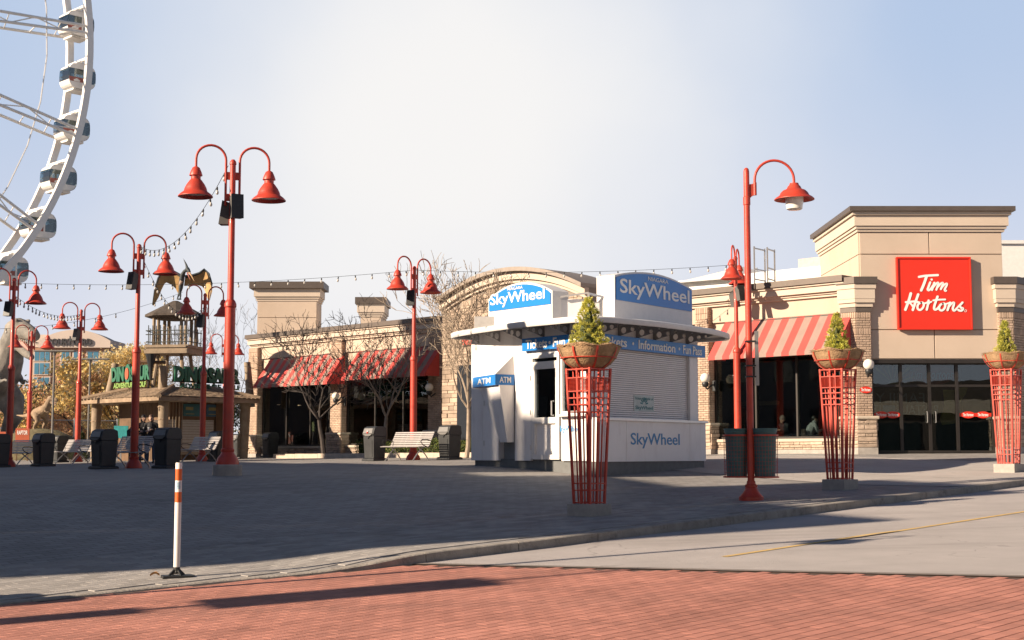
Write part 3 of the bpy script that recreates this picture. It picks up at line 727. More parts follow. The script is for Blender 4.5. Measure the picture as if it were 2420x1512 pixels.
build('cup_decal', mb, M_dy, ent, world=True)
# oval plaque on the pilaster
pa = T.shift(PF + .03); c = pa.px(2045, 921); mb = MB(); mb.prism([pa.p(c[0] + .18 * math.cos(k * math.pi / 12), c[1] + .10 * math.sin(k * math.pi / 12), 0) for k in range(24)], pa.N * .02); pq = bpart('oval_plaque', mb, M_sred)
text('lettering', 'Tim Hortons', pa, c[0] - .14, c[0] + .14, c[1] - .045, c[1] + .05, .022, M_swhite, pq, bold=.02, shear=.25, depth=.004)
# street facade going off to the right, in shade
D0 = T.shift(PF).p(T.shift(PF).px(2398, 900)[0], 0); SF = Fr(D0, UU, (K2, -K2, 0))
mb = MB(); SF.box(mb, .9, 22, tg - .4, 5.2, -.5, -.25); bpart('street_wall', mb, M_mortar)
mb = MB(); SF.box(mb, .9, 22, 5.21, 5.42, -.6, .15); bpart('street_coping', mb, M_coping)
brick_face(SF, .9, 3.2, tg + .1, 5.2, 8, n=-.22)
# interior shell seen through the glass
iw0, iw1 = wa(592) + .3, wa(1992) - 3
fz = -.12
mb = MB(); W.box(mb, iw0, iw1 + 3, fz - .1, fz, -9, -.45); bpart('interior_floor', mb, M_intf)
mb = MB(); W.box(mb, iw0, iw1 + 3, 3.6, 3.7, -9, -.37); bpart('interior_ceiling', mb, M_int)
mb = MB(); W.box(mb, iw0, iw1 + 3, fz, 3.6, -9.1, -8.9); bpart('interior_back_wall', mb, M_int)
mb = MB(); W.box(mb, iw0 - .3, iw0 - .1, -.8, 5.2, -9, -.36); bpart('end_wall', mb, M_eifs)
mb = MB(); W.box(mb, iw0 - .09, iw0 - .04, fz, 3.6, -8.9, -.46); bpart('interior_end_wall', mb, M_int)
mb = MB(); W.box(mb, wa(1050), wa(1420), -.5, 5.2, -2.2, -1.9); W.box(mb, wa(1420), P4[0], -.5, 4.9, -.4, -.1); bpart('inner_wall', mb, M_mortar)
mb = MB(); W.box(mb, aW0, aE1, ZP - .5, ZP - .4, -9, -.36); bpart('roof_deck', mb, M_roofw)
# tower interior
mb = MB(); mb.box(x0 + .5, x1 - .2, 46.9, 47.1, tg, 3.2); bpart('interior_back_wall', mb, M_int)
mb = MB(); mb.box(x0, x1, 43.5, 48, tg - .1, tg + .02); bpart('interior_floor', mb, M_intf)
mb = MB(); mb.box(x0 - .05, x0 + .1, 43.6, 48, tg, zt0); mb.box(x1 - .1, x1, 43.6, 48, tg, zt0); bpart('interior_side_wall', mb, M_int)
# west tower and roof-top boxes
def roofbox(name, pxl, pxr, pyt, pyb, Y, dep, lip=.35, bands=True):
    X0, X1 = at(pxl, 900, Y).x, at(pxr, 900, Y).x; zt = at(pxl, pyt, Y).z; zb = at(pxl, pyb, Y).z - 1.2
    p = bpart(name, MB().box(X0 + lip, X1 - lip, Y, Y + dep, zb, zt - .9), M_eifs)
    for f0, f1, o, m in ((.9, .80, .05, M_eifs2), (.795, .70, .1, M_eifs2), (.695, .32, .16, M_eifs2), (.315, .0, lip, M_coping)):
        build('roof_cornice' if m is M_eifs2 else 'roof_coping', MB().box(X0 + lip - o, X1 - lip + o, Y - o, Y + dep, zt - f0, zt - f1), m, p, world=True)
    zz = (zt - .9) * .5 + at(pxl, pyb, Y).z * .5
    build('stucco_panel', MB().box(X0 + lip + .02, X1 - lip - .02, Y - .03, Y + .1, zz + .02, zt - .93), M_eifs, p, world=True)
    build('stucco_panel', MB().box(X0 + lip + .02, X1 - lip - .02, Y - .03, Y + .1, zb, zz - .02), M_eifs, p, world=True)
roofbox('west_tower', 588, 764, 667, 790, 67.5, 1.6)
roofbox('roof_box', 838, 912, 703, 740, 66, 2.2, .25)
# bricks and stones: largest in view are objects, the rest one mesh each
def emit(lst, me, m, name):
    lst.sort(key=lambda q: q[0]); rest = MB(); off = Matrix.Translation(-bld.location)
    for i, (_, mt) in enumerate(lst):
        mt = off @ mt
        if i < 300:
            o = bpy.data.objects.new(name, me); COL.objects.link(o); o.parent = bld; o.matrix_local = mt
        else: rest.add([mt @ v.co for v in me.vertices], [tuple(q.vertices) for q in me.polygons])
    piece_tones(tag(build(name + '_courses', rest, m, bld), kind='stuff'), len(me.polygons))
emit(BRICKS, ME_BR, M_brick, 'brick'); emit(STONES, ME_ST, M_stone, 'stone')
# red square sign (hangs on the tower)
S1 = T.shift(.03); a0, z0 = S1.px(2121, 779, .14); a1, z1 = S1.px(2293, 607, .14)
sg = thing('wall_sign', 'large square red box sign with white script lettering on the corner tower', 'sign', S1.p((a0 + a1) / 2, z0, 0))
mb = MB(); S1.box(mb, a0, a1, z0, z1, .03, .13); build('sign_box', mb, M_sred, sg, world=True, bevel=.02)
mb = MB(); S1.box(mb, a0 + .04, a1 - .04, z0 + .04, z1 - .04, .0, .03); build('mounting_plate', mb, M_sred, sg, world=True)
mb = MB(); fw = .055
for q in ((a0, a1, z1 - fw, z1), (a0, a1, z0, z0 + fw), (a0, a0 + fw, z0 + fw, z1 - fw), (a1 - fw, a1, z0 + fw, z1 - fw)): S1.box(mb, *q, .132, .165)
build('sign_frame', mb, M_sred, sg, world=True, bevel=.01)
# script lettering: hand-drawn strokes (units: pixels of a 1680 px enlargement of the sign)
SW = [
 [(26, [(620, 527), (700, 513), (790, 507), (872, 503)])],                                             # T bar
 [(30, [(722, 520), (700, 580), (676, 640), (645, 706)])],                                             # T stem
 [(24, [(786, 560), (790, 564)])],                                                                     # dot
 [(24, [(768, 598), (748, 648), (732, 690), (745, 704), (775, 682), (806, 640)])],                     # i
 [(24, [(822, 604), (806, 650), (788, 700)]), (22, [(800, 670), (840, 622), (868, 602), (872, 622), (846, 698)]), (22, [(858, 670), (900, 622), (930, 604), (932, 624), (906, 690)]), (22, [(918, 668), (952, 630), (986, 616), (984, 640), (958, 690), (962, 712), (975, 708)])],
 [(30, [(508, 745), (478, 840), (430, 962)]), (28, [(605, 758), (570, 850), (528, 965)]), (24, [(438, 862), (480, 858), (560, 852), (620, 868)]), (20, [(486, 868), (515, 895), (535, 930)])],   # H
 [(24, [(640, 868), (606, 884), (590, 925), (602, 958), (632, 962), (664, 930), (676, 888), (656, 866), (640, 868)]), (20, [(672, 880), (705, 872), (728, 860)])],   # o
 [(24, [(740, 838), (728, 900), (712, 962)]), (20, [(724, 905), (750, 868), (775, 856)])],
 [(26, [(860, 786), (836, 850), (812, 920), (816, 958), (850, 950), (878, 920)]), (20, [(800, 838), (860, 830), (960, 826)])],  # t
 [(24, [(925, 880), (894, 896), (876, 935), (888, 966), (920, 968), (950, 936), (958, 898), (940, 878), (925, 880)]), (18, [(952, 888), (984, 880), (1010, 870)])],
 [(24, [(1022, 866), (1006, 912), (986, 968)]), (24, [(1004, 920), (1042, 878), (1072, 868), (1070, 900), (1056, 944), (1070, 974), (1098, 956)])],
 [(24, [(1186, 866), (1150, 908), (1166, 936), (1190, 944), (1176, 970), (1146, 974), (1126, 962)]), (18, [(1092, 960), (1136, 912), (1176, 872)])],
]
def spline(pts, n=6):
    out = []; P = [pts[0]] + list(pts) + [pts[-1]]
    for i in range(1, len(P) - 2):
        for k in range(n):
            u = k / n; p0, p1, p2, p3 = (V((*P[i + j], 0)) for j in (-1, 0, 1, 2))
            out.append(.5 * ((2 * p1) + (p2 - p0) * u + (2 * p0 - 5 * p1 + 4 * p2 - p3) * u * u + (3 * p1 - p0 - 3 * p2 + p3) * u ** 3))
    out.append(V((*pts[-1], 0))); return out
xA, xB, yA, yB = 345, 1290, 262, 1225
def sx(p): return a0 + .05 + (a1 - a0 - .1) * (p.x - xA) / (xB - xA), z1 - (z1 - z0) * (p.y - yA) / (yB - yA)
kk = (a1 - a0) / (xB - xA)
for word, strokes in (('lettering', SW[:5]), ('lettering', SW[5:])):
    mb = MB(); lev = 0
    for letter in strokes:
        for wd, pts in letter:
            lev += 1; d = .014 + .0006 * lev
            sp = spline(pts) if len(pts) > 2 else [V((*p, 0)) for p in pts]
            L = []; Rr = []
            for i, p in enumerate(sp):
                dr = (sp[min(i + 1, len(sp) - 1)] - sp[max(0, i - 1)]); dr.normalize(); nn = V((-dr.y, dr.x, 0)) * wd / 2 * 1.12
                L.append(p + nn); Rr.append(p - nn)
            d0 = (sp[1] - sp[0]).normalized(); d1 = (sp[-1] - sp[-2]).normalized(); hw = wd / 2 * 1.12
            capE = [sp[-1] + d1 * hw * math.cos(b) + V((-d1.y, d1.x, 0)) * hw * math.sin(b) for b in (math.pi / 3, 0, -math.pi / 3)]
            capS = [sp[0] - d0 * hw * math.cos(b) - V((-d0.y, d0.x, 0)) * hw * math.sin(b) for b in (math.pi / 3, 0, -math.pi / 3)]
            for i in range(len(sp) - 1):
                q = [S1.p(*sx(z), .125) for z in (L[i], L[i + 1], Rr[i + 1], Rr[i])]; mb.prism(q, S1.N * d)
            for cp, e0, e1 in ((capE, L[-1], Rr[-1]), (capS, Rr[0], L[0])):
                q = [S1.p(*sx(z), .125) for z in [e0] + cp + [e1]]; mb.prism(q, S1.N * d)
    build(word, mb, M_swhite, sg, world=True)
c = sx(V((1222, 975, 0))); mb = MB()
for k in range(16):
    b0, b1 = k * math.pi / 8, (k + 1) * math.pi / 8
    mb.prism([S1.p(c[0] + r * math.cos(b), c[1] + r * math.sin(b), .132) for r, b in ((.03, b0), (.03, b1), (.04, b1), (.04, b0))], S1.N * .006)
rm = build('registered_mark', mb, M_swhite, sg, world=True)
# wall globe lamps
M_globe = mat('globe_glass', (.80, .76, .68), .25, var=.02, spec=.4)
def globe(label, fr, px, py, n, r=.165):
    a, z = fr.px(px, py, n); o = thing('globe_wall_lamp', label, 'lamp', fr.p(a, z, n), 0, 'globe lamps on the building walls')
    d = -fr.N
    build('globe', MB().sphere((0, 0, 0), r, 16, 10), M_globe, o, smooth=True)
    mb = MB(); mb.lathe([(.05, -r - .14), (.10, -r - .10), (.12, -r - .02), (.10, -r + .02)], 12); build('cup', mb, M_dkmetal, o, smooth=True)
    mb = MB(); mb.tube([V((0, 0, -r - .12)), V((0, 0, -r - .2)) + d * .1, V((0, 0, -r - .05)) + d * n * .7, V((0, 0, -r - .05)) + d * (n - .05)], .028, 8); build('arm', mb, M_dkmetal, o, smooth=True)
    q = V((0, 0, -r - .1)) + d * (n - .04); mb = MB(); x = fr.R; mb.para(q - x * .07 - ZZ * .16, x * .14, d * .06, ZZ * .36); build('back_plate', mb, M_dkmetal, o, bevel=.02)
globe('round white globe lamp on the brick pilaster left of the tower entrance', T, 2052, 861, .14 + .34)
globe('white globe lamp on the brick column between the two striped awnings', W, 793, 935, .16 + .34)
globe('white globe lamp on the shaded brick column right of the second awning', W, 1014, 915, .16 + .34)
globe('white globe lamp beside the window right of the ticket kiosk', W, 1666, 893, .16 + .34)
# ------------------------------------------------------------------ ticket kiosk
M_kw = mat('kiosk_panel', (.80, .77, .75), .5, var=.05, scale=1.2, dirt=((.58, .51, .49), 1.4, .5, (2, 2, .5)))
M_kw2 = mat('kiosk_trim', (.70, .68, .66), .4, var=.04)
M_blue = mat('sign_blue', (.012, .19, .56), .35, var=.05, scale=1.5)
M_blue2 = mat('letter_blue', (.02, .20, .45), .4)
M_kdark = mat('kiosk_recess', (.05, .055, .06), .6)
M_plinth = mat('kiosk_plinth', (.13, .135, .135), .7, var=.15)
M_alu = mat('brushed_aluminium', (.62, .61, .60), .35, .5, var=.05)
def plate(outer, holes, th):
    """flat plate with holes, in local x/y, thickness along z, as MB"""
    cu = bpy.data.curves.new('p', 'CURVE'); cu.dimensions = '2D'; cu.fill_mode = 'BOTH'; cu.extrude = th / 2
    for lp in [outer] + holes:
        sp = cu.splines.new('POLY'); sp.points.add(len(lp) - 1); sp.use_cyclic_u = True
        for q, p in zip(sp.points, lp): q.co = (p[0], p[1], 0, 1)
    o = bpy.data.objects.new('p', cu); COL.objects.link(o); dg = bpy.context.evaluated_depsgraph_get()
    me = bpy.data.meshes.new_from_object(o.evaluated_get(dg)); bpy.data.objects.remove(o); bpy.data.curves.remove(cu)
    return me
def circ(cx, cy, r, n=14): return [(cx + r * math.cos(2 * math.pi * k / n), cy + r * math.sin(2 * math.pi * k / n)) for k in range(n)]
KC = V((1.715, 31.2, 0)); KCEN = V((1.9, 33.95, 0)); KRAD = 3.52
KL = Fr(KC, (.628, -.778, 0), (-.778, -.628, 0)); KR = Fr(KC, (.6, .8, 0), (.8, -.6, 0))
kg = gz(1.9, 33.0); kz = KL.px(1200, 1088)[1]
aL = KL.px(1113, 1000)[0]; aR = KR.px(1650, 1000)[0]
z_can = at(1340, 746, KCEN.y - KRAD).z; z_ct = z_can - .135
zw = z_can - .06; z_so = z_can - .055
kio = thing('ticket_kiosk', 'white and blue ticket kiosk with round canopy and two arched signs on its roof', 'kiosk', V((KCEN.x, KCEN.y, kg)))
def kp(name, mb, m, parent=None, **k): return build(name, mb, m, parent or kio, world=True, **k)
pl = [KC, KL.p(aL, 0), KL.p(aL, 0) + V((.9, 2.2, 0)), KR.p(aR, 0) + V((-.9, 2.0, 0)), KR.p(aR, 0)]
def kslab(name, o, z0, z1, m):
    c = KCEN; q = []
    for p in pl: d = (p - c); q.append(V((p.x, p.y, z0)) + V((d.x, d.y, 0)).normalized() * o)
    mb = MB(); mb.prism(q, ZZ * (z1 - z0)); return kp(name, mb, m)
kslab('plinth', -.10, kg - .4, kz + .04, M_plinth)
# left wall is pieced together round the door, the window and the cash machine recess; core behind it
kslab('core', -.28, kz, zw, M_kdark)
def lp(px, py=1000, n=0.): return KL.px(px, py, n)
def rp(px, py=1000, n=0.): return KR.px(px, py, n)
d0, d1 = lp(1254)[0], lp(1323)[0]; dzt = lp(1288, 838)[1]; zdoor = lp(1288, 866)[1]
wa0, wa1 = lp(1323)[0] + .04, -.06
zsill = lp(1345, 984)[1]; zbt = lp(1290, 800)[1] + .14
r0, r1 = lp(1178)[0], lp(1213)[0]
def wallp(a0, a1, z0, z1, name='wall_panel', m=M_kw): mb = MB(); KL.box(mb, a0 + .004, a1 - .004, z0, z1, -.25, 0); return kp(name, mb, m)
wallp(aL, lp(1140)[0], kz, zw); wallp(lp(1140)[0], d0, lp(1170, 905)[1], zw); wallp(lp(1216)[0], d0, kz, lp(1170, 905)[1] - .004)
wallp(lp(1140)[0], lp(1178)[0], kz, lp(1170, 905)[1] - .004)
mb = MB(); KL.box(mb, r0, r1, kz, lp(1170, 905)[1], -.24, -.16); kp('machine_face', mb, mat('machine_grey', (.20, .21, .22), .4))
mb = MB(); KL.box(mb, r0 + .06, r1 - .06, kz + 1.15, kz + 1.45, -.158, -.12); kp('machine_screen', mb, M_kdark)
wallp(d0, -.002, dzt + .002, zw)
wallp(wa0, -.004, kz, zsill - .004)
# door
dm = MB(); fw = .085
KL.box(dm, d0 + .01, d0 + fw, kz + .03, dzt, -.10, .02); KL.box(dm, d1 - fw, d1 - .01, kz + .03, dzt, -.10, .02)
KL.box(dm, d0 + fw, d1 - fw, dzt - .07, dzt, -.10, .02); KL.box(dm, d0 + fw, d1 - fw, zdoor - .05, zdoor + .12, -.10, .02)
zmid = lp(1288, 988)[1]; zk = lp(1288, 1083)[1]
KL.box(dm, d0 + fw, d1 - fw, zmid - .12, zmid + .02, -.10, .018); KL.box(dm, d0 + fw, d1 - fw, kz + .03, kz + .14, -.10, .018)
KL.box(dm, d0 + fw, d0 + fw + .06, kz + .14, zdoor - .05, -.09, .012); KL.box(dm, d1 - fw - .06, d1 - fw, kz + .14, zdoor - .05, -.09, .012)
door = kp('door', dm, M_kw2)
mb = MB(); KL.box(mb, d0 + fw + .06, d1 - fw - .06, kz + .14, zmid - .12, -.08, -.05); kp('door_panel', mb, M_kw, door)
M_kglass = glassmat('kiosk_glass', (.78, .82, .84), 1.3)
mb = MB(); KL.box(mb, d0 + fw + .06, d1 - fw - .06, zmid + .02, zdoor - .05, -.06, -.05); kp('door_glass', mb, M_kglass, door)
mb = MB(); KL.box(mb, d0 + fw, d1 - fw, zdoor + .12, dzt - .07, -.06, -.05); kp('transom_glass', mb, M_kglass, door)
mb = MB(); mb.tube([KL.p(d1 - .20, zmid + .06, .015), KL.p(d1 - .20, zmid + .06, .08), KL.p(d1 - .20, zmid + .38, .08), KL.p(d1 - .20, zmid + .38, .015)], .016, 6); kp('handle', mb, M_alu, door)
for zz in (kz + .25, kz + 1.05, zdoor - .3):
    mb = MB(); mb.tube([KL.p(d0 + .02, zz, .025), KL.p(d0 + .02, zz + .11, .025)], .016, 6); kp('hinge', mb, M_alu, door)
# window beside the door
wm = MB()
KL.box(wm, wa0, wa0 + .06, zsill + .05, dzt, -.1, .02); KL.box(wm, wa1 - .06, wa1, zsill + .05, dzt, -.1, .02); KL.box(wm, wa0 + .06, wa1 - .06, dzt - .06, dzt, -.1, .02); KL.box(wm, wa0 + .06, wa1 - .06, zsill + .05, zsill + .12, -.1, .02)
win = kp('window', wm, M_kw2)
mb = MB(); KL.box(mb, wa0 + .06, wa1 - .06, zsill + .12, dzt - .06, -.06, -.05); kp('pane', mb, M_kglass, win)
mb = MB(); KL.box(mb, wa0, -.0, zsill, zsill + .048, -.2, .16); kp('counter_ledge', mb, M_kw2)
# poster behind the glass
M_pk = mat('poster_dark', (.045, .045, .06), .5); M_pw = mat('poster_white', (.7, .68, .64), .6); M_py = mat('poster_yellow', (.6, .40, .08), .6); M_pb = mat('poster_blue', (.03, .25, .55), .6)
pa0, pa1 = d0 + .25, wa1 - .08; KPp = KL.shift(-.11)
mb = MB(); KL.box(mb, d0 + .1, wa1 - .02, zsill - .1, dzt - .2, -.14, -.12); pos = kp('poster', mb, M_pk)
zc = lp(1300, 915)[1]
text('lettering', 'FUN PASS', KPp, lp(1292)[0], lp(1372)[0], zc - .10, zc + .10, 0, M_pw, pos, bold=.02, depth=.004)
text('lettering', 'CLIFTON HILL', KPp, d0 + .75, wa1 - .3, zc + .17, zc + .26, 0, M_pw, pos, depth=.004)
text('lettering', '6', KPp, lp(1292)[0], lp(1306)[0], zc - .52, zc - .20, 0, M_pb, pos, bold=.03, depth=.004)
text('lettering', 'ATTRACTIONS', KPp, lp(1326)[0], lp(1376)[0], zc - .42, zc - .30, 0, M_py, pos, bold=.01, depth=.004)
mb = MB()
for k, (aa_, zz_) in enumerate(((.70, .42), (.95, .50), (1.2, .52), (1.45, .47))):
    mb.prism([KPp.p(d0 + aa_ + .13 * math.cos(q), zc + zz_ + .13 * math.sin(q)) for q in [math.radians(25 * i) for i in range(14)]], KL.N * (.003 + .001 * k))
kp('poster_picture', mb, M_py, pos)
# right face: shutter, jamb, counter
sh0, sh1 = rp(1428)[0], rp(1632)[0]; zs1 = rp(1530, 826)[1]; zs0 = rp(1530, 991)[1]
for (a0, a1, z0, z1) in ((.002, sh0, zs0, zs1), (sh1, aR, zs0, zs1), (.002, aR, zs1, zw), (.002, aR, kz, zs0 - .06)):
    mb = MB(); KR.box(mb, a0, a1, z0 + .002, z1 - .002, -.25, 0); kp('wall_panel', mb, M_kw)
NSL = 34; ph = (zs1 - zs0) / NSL
slat = None
M_slat = mat('shutter_slat', (.80, .77, .76), .45, var=.04, scale=3)
for i in range(NSL):
    z = zs0 + ph * i; mb = MB()
    prof = [(z + .003, -.10), (z + .003, -.075), (z + ph * .25, -.062), (z + ph * .75, -.062), (z + ph - .004, -.080), (z + ph - .004, -.10)]
    mb.prism([KR.p(sh0, zz, n) for zz, n in prof], KR.R * (sh1 - sh0)); kp('shutter_slat', mb, M_slat)
for a in (sh0, sh1 - .05):
    mb = MB(); KR.box(mb, a, a + .05, zs0, zs1, -.06, .012); kp('shutter_guide', mb, M_kw2)
mb = MB(); KR.box(mb, .0, aR + .03, zs0 - .055, zs0, -.2, .26); kp('counter_top', mb, M_alu)
c1 = [.0, rp(1462)[0] - .0, rp(1612)[0], aR]
zc0 = KR.px(1530, 1090, .2)[1]
for i in range(3):
    mb = MB(); KR.box(mb, c1[i] + .004, c1[i + 1] - .004, zc0, zs0 - .057, 0.002, .2); kp('counter_panel', mb, M_kw)
mb = MB(); KR.box(mb, .03, aR - .03, kg - .3, zc0 - .003, .002, .16); kp('counter_plinth', mb, M_plinth)
# notice on the shutter
n0 = KR.px(1498, 968, -.05); n1 = KR.px(1545, 936, -.05)
mb = MB(); KR.box(mb, n0[0], n1[0], n0[1] - .03, n1[1], -.06, -.052); ntc = kp('notice', mb, mat('notice_paper', (.50, .56, .54), .7))
KN = KR.shift(-.05); w_ = n1[0] - n0[0]; M_nt = mat('notice_teal', (.05, .20, .22), .7)
text('lettering', 'Tickets available at:', KN, n0[0] + .03, n1[0] - .03, n1[1] - .10, n1[1] - .04, 0, M_nt, ntc, depth=.003)
text('lettering', 'SkyWheel', KN, n0[0] + .06, n1[0] - .06, n0[1] - .01, n0[1] + .10, 0, M_nt, ntc, depth=.003, bold=.01)
mb = MB(); cc = (n0[0] + n1[0]) / 2
for k in range(7):
    an = math.pi * (k + .5) / 7; mb.prism([KN.p(cc + r * math.cos(an + e), n0[1] + .13 + r * math.sin(an + e)) for r, e in ((.07, -.18), (.17, -.1), (.17, .1), (.07, .18))], KR.N * .003)
kp('wheel_mark', mb, M_nt, ntc)
# blue fascia bands with lettering
def band(fr, a0, a1, z0, z1, words, nm):
    mb = MB(); fr.box(mb, a0, a1, z0, z1, .004, .12); b = kp('fascia_band', mb, M_blue)
    for (t_, p0, p1, pyb, pyt) in words:
        q0 = fr.px(p0, pyb, .13); q1 = fr.px(p1, pyt, .13)
        h = q1[1] - q0[1]
        text('lettering', t_, fr, q0[0], q1[0], (z0 + z1) / 2 - .105 - (.035 if t_ == 'Information' and 0 else 0), (z0 + z1) / 2 + .105, .122, M_swhite, b, bold=.018, depth=.008)
    return b
bz0, bz1 = lp(1280, 826, .12)[1], lp(1280, 796, .12)[1]
band(KL, lp(1233, 810, .12)[0], -.0, bz0, bz1, [('Tickets', 1242, 1292, 825, 800), ('Fun Pass', 1306, 1378, 820, 795)], 'l')
mb = MB()
def dot(fr, px, py, m=mb):
    a, z = fr.px(px, py, .13); m.prism([fr.p(a + .035 * math.cos(k * math.pi / 6), (bz0 + bz1) / 2 + .035 * math.sin(k * math.pi / 6), .122) for k in range(12)], fr.N * .008)
dot(KL, 1298, 812)
band(KR, .0, rp(1666, 830, .12)[0], bz0, bz1, [('Tickets', 1416, 1481, 822, 795), ('Information', 1509, 1595, 832, 800), ('Fun Pass', 1614, 1658, 838, 810)], 'r')
dot(KR, 1496, 810); dot(KR, 1605, 826); kp('bullet_dots', mb, M_swhite)
# lettering on the panels
def lab(fr, p0, p1, pyb, pyt, n):
    q0 = fr.px(p0, pyb, n); q1 = fr.px(p1, pyt, n); return q0[0], q1[0], q0[1], q1[1]
q = lab(KR, 1490, 1605, 1056, 1020, .2); zc = (rp(1547, 1040, .2)[1])
text('lettering', 'SkyWheel', KR, q[0], q[1], zc - .19, zc + .16, .202, M_blue2, kio, bold=.008, depth=.006)
zc = lp(1345, 1014)[1]; q = lab(KL, 1317, 1373, 1020, 1005, 0)
text('lettering', 'SkyWheel', KL, q[0], q[1], zc - .10, zc + .08, .002, mat('letter_sky', (.05, .30, .62), .5), kio, bold=.008, depth=.006)
# cash machine hood: header with two lettered faces, sloped hood above, tapering cheeks below
h0, hc, h1 = KL.px(1117, 895)[0], KL.px(1170, 895, .5), KL.px(1216, 895)[0]
hz0, hz1 = KL.px(1170, 909, .5)[1], KL.px(1170, 884, .5)[1]
A, B, C = KL.p(h0, 0, 0), KL.p(hc[0], 0, .5), KL.p(h1, 0, 0)
mb = MB(); mb.prism([V((p.x, p.y, hz0)) for p in (A, B, C)], ZZ * (hz1 - hz0)); hd = kp('cash_machine_header', mb, M_blue)
f1 = Fr(A, (B - A), V(((B - A).y, -(B - A).x, 0))); f2 = Fr(B, (C - B), V(((C - B).y, -(C - B).x, 0)))
for f, L in ((f1, (B - A).length), (f2, (C - B).length)):
    if f.N.y > 0: f.N = -f.N
    text('lettering', 'ATM', f, L * .22, L * .80, hz0 + .055, hz1 - .055, .002, M_swhite, hd, bold=.015, depth=.006)
tz_ = KL.px(1190, 842)[1]; E1, E2 = KL.p(KL.px(1150, 850)[0], 0, .004), KL.p(h1 - .05, 0, .004)
mb = MB(); P_ = [V((A.x, A.y, hz1 + .002)), V((B.x, B.y, hz1 + .002)), V((C.x, C.y, hz1 + .002)), V((E2.x, E2.y, tz_)), V((E1.x, E1.y, tz_))]
mb.add(P_, [(0, 1, 4), (1, 3, 4), (1, 2, 3), (0, 2, 1), (0, 4, 3, 2)]); kp('cash_machine_hood', mb, M_kw)
zb_ = KL.px(1195, 1045)[1]; bA, bB, bC = KL.p(KL.px(1182, 1000)[0], 0, .004), KL.p(KL.px(1196, 1040, .25)[0], 0, .22), KL.p(h1 - .02, 0, .004)
mb = MB(); tA, tB, tC = KL.p(KL.px(1133, 900)[0], 0, .004), KL.p(hc[0] + .05, 0, .42), KL.p(h1 - .02, 0, .004)
mb.add([V((p.x, p.y, hz0 - .002)) for p in (tA, tB, tC)] + [V((p.x, p.y, zb_)) for p in (bA, bB, bC)], [(0, 1, 4, 3), (1, 2, 5, 4), (0, 2, 1), (3, 4, 5), (0, 3, 5, 2)]); kp('cash_machine_cheek', mb, M_kw)
for zz in (kz + .35, kz + 1.3):
    mb = MB(); KL.box(mb, aL + .5, aL + .53, zz, zz + .12, .002, .02); kp('latch', mb, M_alu)
# canopy: thin plate following the two faces with a soft bow and rounded corners
ctl = [KL.p(aL - .55, 0, -1.6), KL.p(aL - .66, 0, -.5), KL.p(aL - .55, 0, .22), KL.p(aL * .80, 0, .62), KL.p(aL * .45, 0, .80), KL.p(-.75, 0, .80), KC + V((-.02, -.78, 0)), KR.p(.85, 0, .92), KR.p(aR * .45, 0, 1.02), KR.p(aR * .84, 0, .95), KR.p(aR + .72, 0, .50), KR.p(aR + 1.05, 0, -.4), KR.p(aR + .6, 0, -2.0), KCEN + V((1.8, 2.6, 0)), KCEN + V((-1.6, 2.6, 0))]
OUTL = []; nC = len(ctl)
for i in range(nC):
    p0_, p1_, p2_, p3_ = (ctl[(i + j) % nC] for j in (-1, 0, 1, 2))
    for k in range(7):
        u = k / 7; OUTL.append(.5 * ((2 * p1_) + (p2_ - p0_) * u + (2 * p0_ - 5 * p1_ + 4 * p2_ - p3_) * u * u + (3 * p1_ - p0_ - 3 * p2_ + p3_) * u ** 3))
cen = sum(OUTL, V((0, 0, 0))) / len(OUTL); nO = len(OUTL)
mb = MB()
for off_, z in ((-.10, z_so), (-.10, z_ct + .015), (-.02, z_ct), (.0, z_ct + .025), (.0, z_can - .025), (-.03, z_can), (-.7, z_can + .03)):
    for p in OUTL: d_ = (p - cen); d_.z = 0; q = p + d_.normalized() * off_; mb.v.append(V((q.x, q.y, z)))
for i in range(6):
    for j in range(nO): j2 = (j + 1) % nO; mb.f.append((i * nO + j, i * nO + j2, (i + 1) * nO + j2, (i + 1) * nO + j))
mb.f.append(tuple(6 * nO + j for j in range(nO))); kp('canopy', mb, M_kw2, smooth=True)
mb = MB(); mb.prism([V((p.x, p.y, z_so)) + (p - cen).normalized() * -.105 for p in OUTL], ZZ * .012); kp('soffit', mb, mat('soffit_metal', (.42, .41, .40), .5, .2, var=.08))
def overhang(f, a):
    best = .6
    for i in range(nO):
        p, q = OUTL[i], OUTL[(i + 1) % nO]; a0_, a1_ = (p - f.O).dot(f.R), (q - f.O).dot(f.R); n0_, n1_ = (p - f.O).dot(f.N), (q - f.O).dot(f.N)
        if min(a0_, a1_) <= a <= max(a0_, a1_) and n0_ > 0: best = n0_ + (n1_ - n0_) * (a - a0_) / (a1_ - a0_ + 1e-9)
    return best
for f, lst in ((KL, [aL * q for q in (.93, .74, .55, .36, .16)]), (KR, [aR * q for q in (.08, .24, .40, .56, .72, .88)])):
    for a in lst:
        L = overhang(f, a) - .13; h = .25
        me = plate([(0, -h), (0, 0), (L, 0), (L, -.05)], [circ(L * .18, -h * .47, .072, 14), circ(L * .46, -h * .40, .056, 14), circ(L * .70, -h * .32, .038, 12)], .02)
        mtx = Matrix.Translation(f.p(a, z_so - .003, .002)) @ Matrix(((f.N.x, 0, -f.N.y), (f.N.y, 0, f.N.x), (0, 1, 0))).to_4x4()
        me.transform(Matrix.Translation(-kio.location) @ mtx); build('canopy_bracket', me, mat('bracket_grey', (.26, .255, .25), .5, .3), kio)
